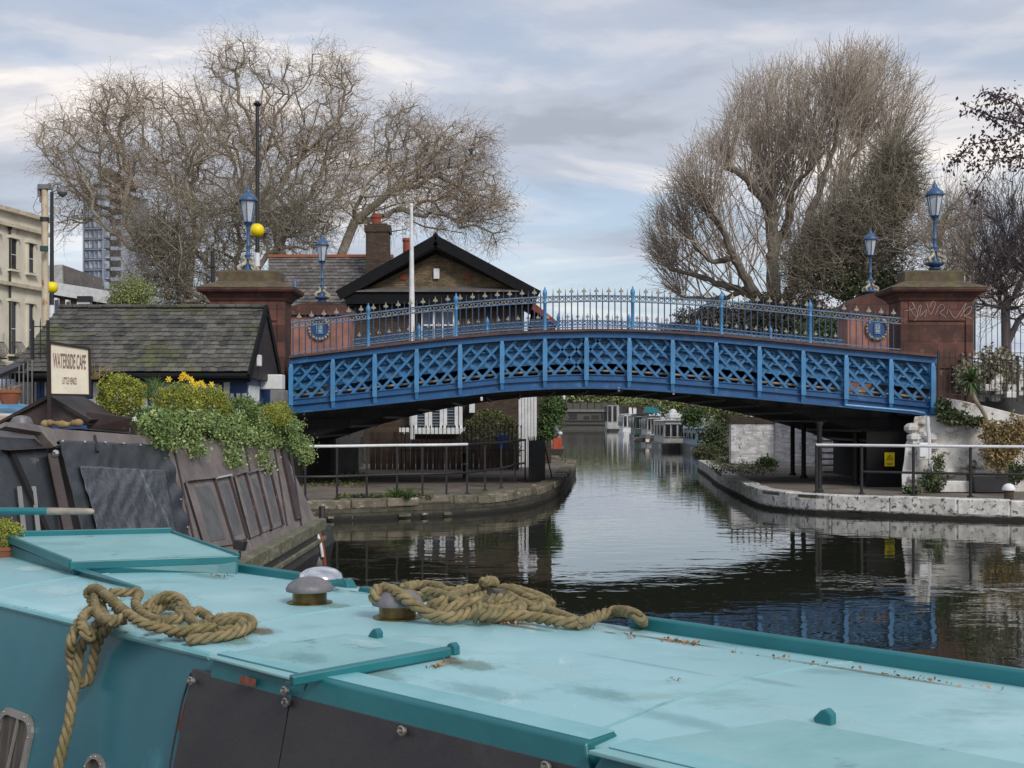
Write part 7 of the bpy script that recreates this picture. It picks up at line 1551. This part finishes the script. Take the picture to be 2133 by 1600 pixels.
# tiller / pole at the left, small potted bush
def fibres(ob, n, nm='fibres'):
    me = ob.data; k = rng.choice(len(me.vertices), n); A_ = np.array([me.vertices[int(i)].co for i in k]); Nn = np.array([me.vertices[int(i)].normal for i in k])
    d = Nn*0.6 + rng.normal(size=A_.shape)*0.7; d /= np.linalg.norm(d, axis=1, keepdims=True); L_ = rng.uniform(0.006, 0.022, (n, 1)); m_ = A_ + d*L_*0.5; e = A_ + d*L_ + rng.normal(size=A_.shape)*0.003
    segs_mesh(nm, np.concatenate([A_, m_]), np.concatenate([m_, e]), np.full(2*n, 0.0007), np.full(2*n, 0.0005), 'rope', ob, n=3)
for o_ in ('mooring_rope', 'mooring_rope.001'): fibres(bpy.data.objects[o_], 2600)
for s_ in (-6.1, -4.25, -2.2, 0.3):
    pts = [BT(s_ + 0.004*math.sin(k*1.3), T0+0.06+(T1-T0-0.12)*k/14, 0) for k in range(15)]
    for p in pts: p.z = camb(p) + 0.0005
    MB().tube(pts, 0.0035, 6).build('weld_seam', 'lid_teal', tb, smooth=True)
o = P(-120, 1066, 6.9); tl = thing('tiller', 'teal pole with grey wooden end reaching in above the hatch at left', 'tiller', Vector((o.x, 6.9, 1.3)))
MB().tube([P(-160, 1064, 6.9), P(100, 1065, 6.9)], 0.0205, 14).build('teal_pole', 'teal', tl, smooth=True)
MB().tube([P(98, 1065, 6.9), P(180, 1065.5, 6.9), P(192, 1065.5, 6.9), P(196, 1065.5, 6.9)], [0.0205, 0.019, 0.016, 0.008], 14).build('wooden_grip', 'cream_pipe', tl, smooth=True)
MB().tube([P(-155, 1064, 6.9), P(-160, 1100, 6.9), P(-160, 1300, 6.9)], 0.03, 10).build('swan_neck', 'teal', tl, smooth=True)
boxbush(8, 1118, 42, 40, 7.4, 'small clipped bush in a pot at the left edge behind the hatch', n=4200, sz=0.016)
o = P(4, 1162, 7.4); tag(MB().lathe((0, 0, 0), [(0.09, -0.12), (0.12, 0.05), (0.125, 0.05), (0.125, 0.07), (0.1, 0.07)], 18).build('plant_pot', 'terracotta', smooth=True), 'terracotta pot under the small clipped bush at the left edge', 'plant pot').location = o

pts = []
for i in range(420):
    px, py = random.uniform(680, 2133), random.uniform(1095, 1400); p = G(px, py, 0.004); cl_ = mnoise.noise(Vector((p.x*0.5, p.y*0.5, 3)))
    if cl_ > -0.1 or random.random() < .3: pts.append([p.x, p.y, 0.004])
V, f_ = leaf_arrays(np.array(pts), 0.028, rng, 0.6); V = V.reshape(-1, 4, 3); V[:, :, 2] = 0.004; V = V.reshape(-1, 3)
tag(fastmesh('floating_litter', V, f_, 'leaf_litter'), 'tiny leaves and specks floating on the dark water', 'litter', kind='stuff')
# ------------------------------------------------------------------ origins: put each single-mesh thing's origin at its own base
for o in list(C.objects):
    if o.type == 'MESH' and o.parent is None and o.location.length < 1e-6 and o.get('kind') != 'structure' and len(o.data.vertices):
        co = np.empty(len(o.data.vertices)*3, dtype=np.float32); o.data.vertices.foreach_get('co', co); co = co.reshape(-1, 3)
        c = np.array([(co[:, 0].min()+co[:, 0].max())/2, (co[:, 1].min()+co[:, 1].max())/2, co[:, 2].min()]); co -= c
        o.data.vertices.foreach_set('co', co.ravel()); o.data.update(); o.location = c
        for ch in o.children: ch.location = ch.location - Vector(c)
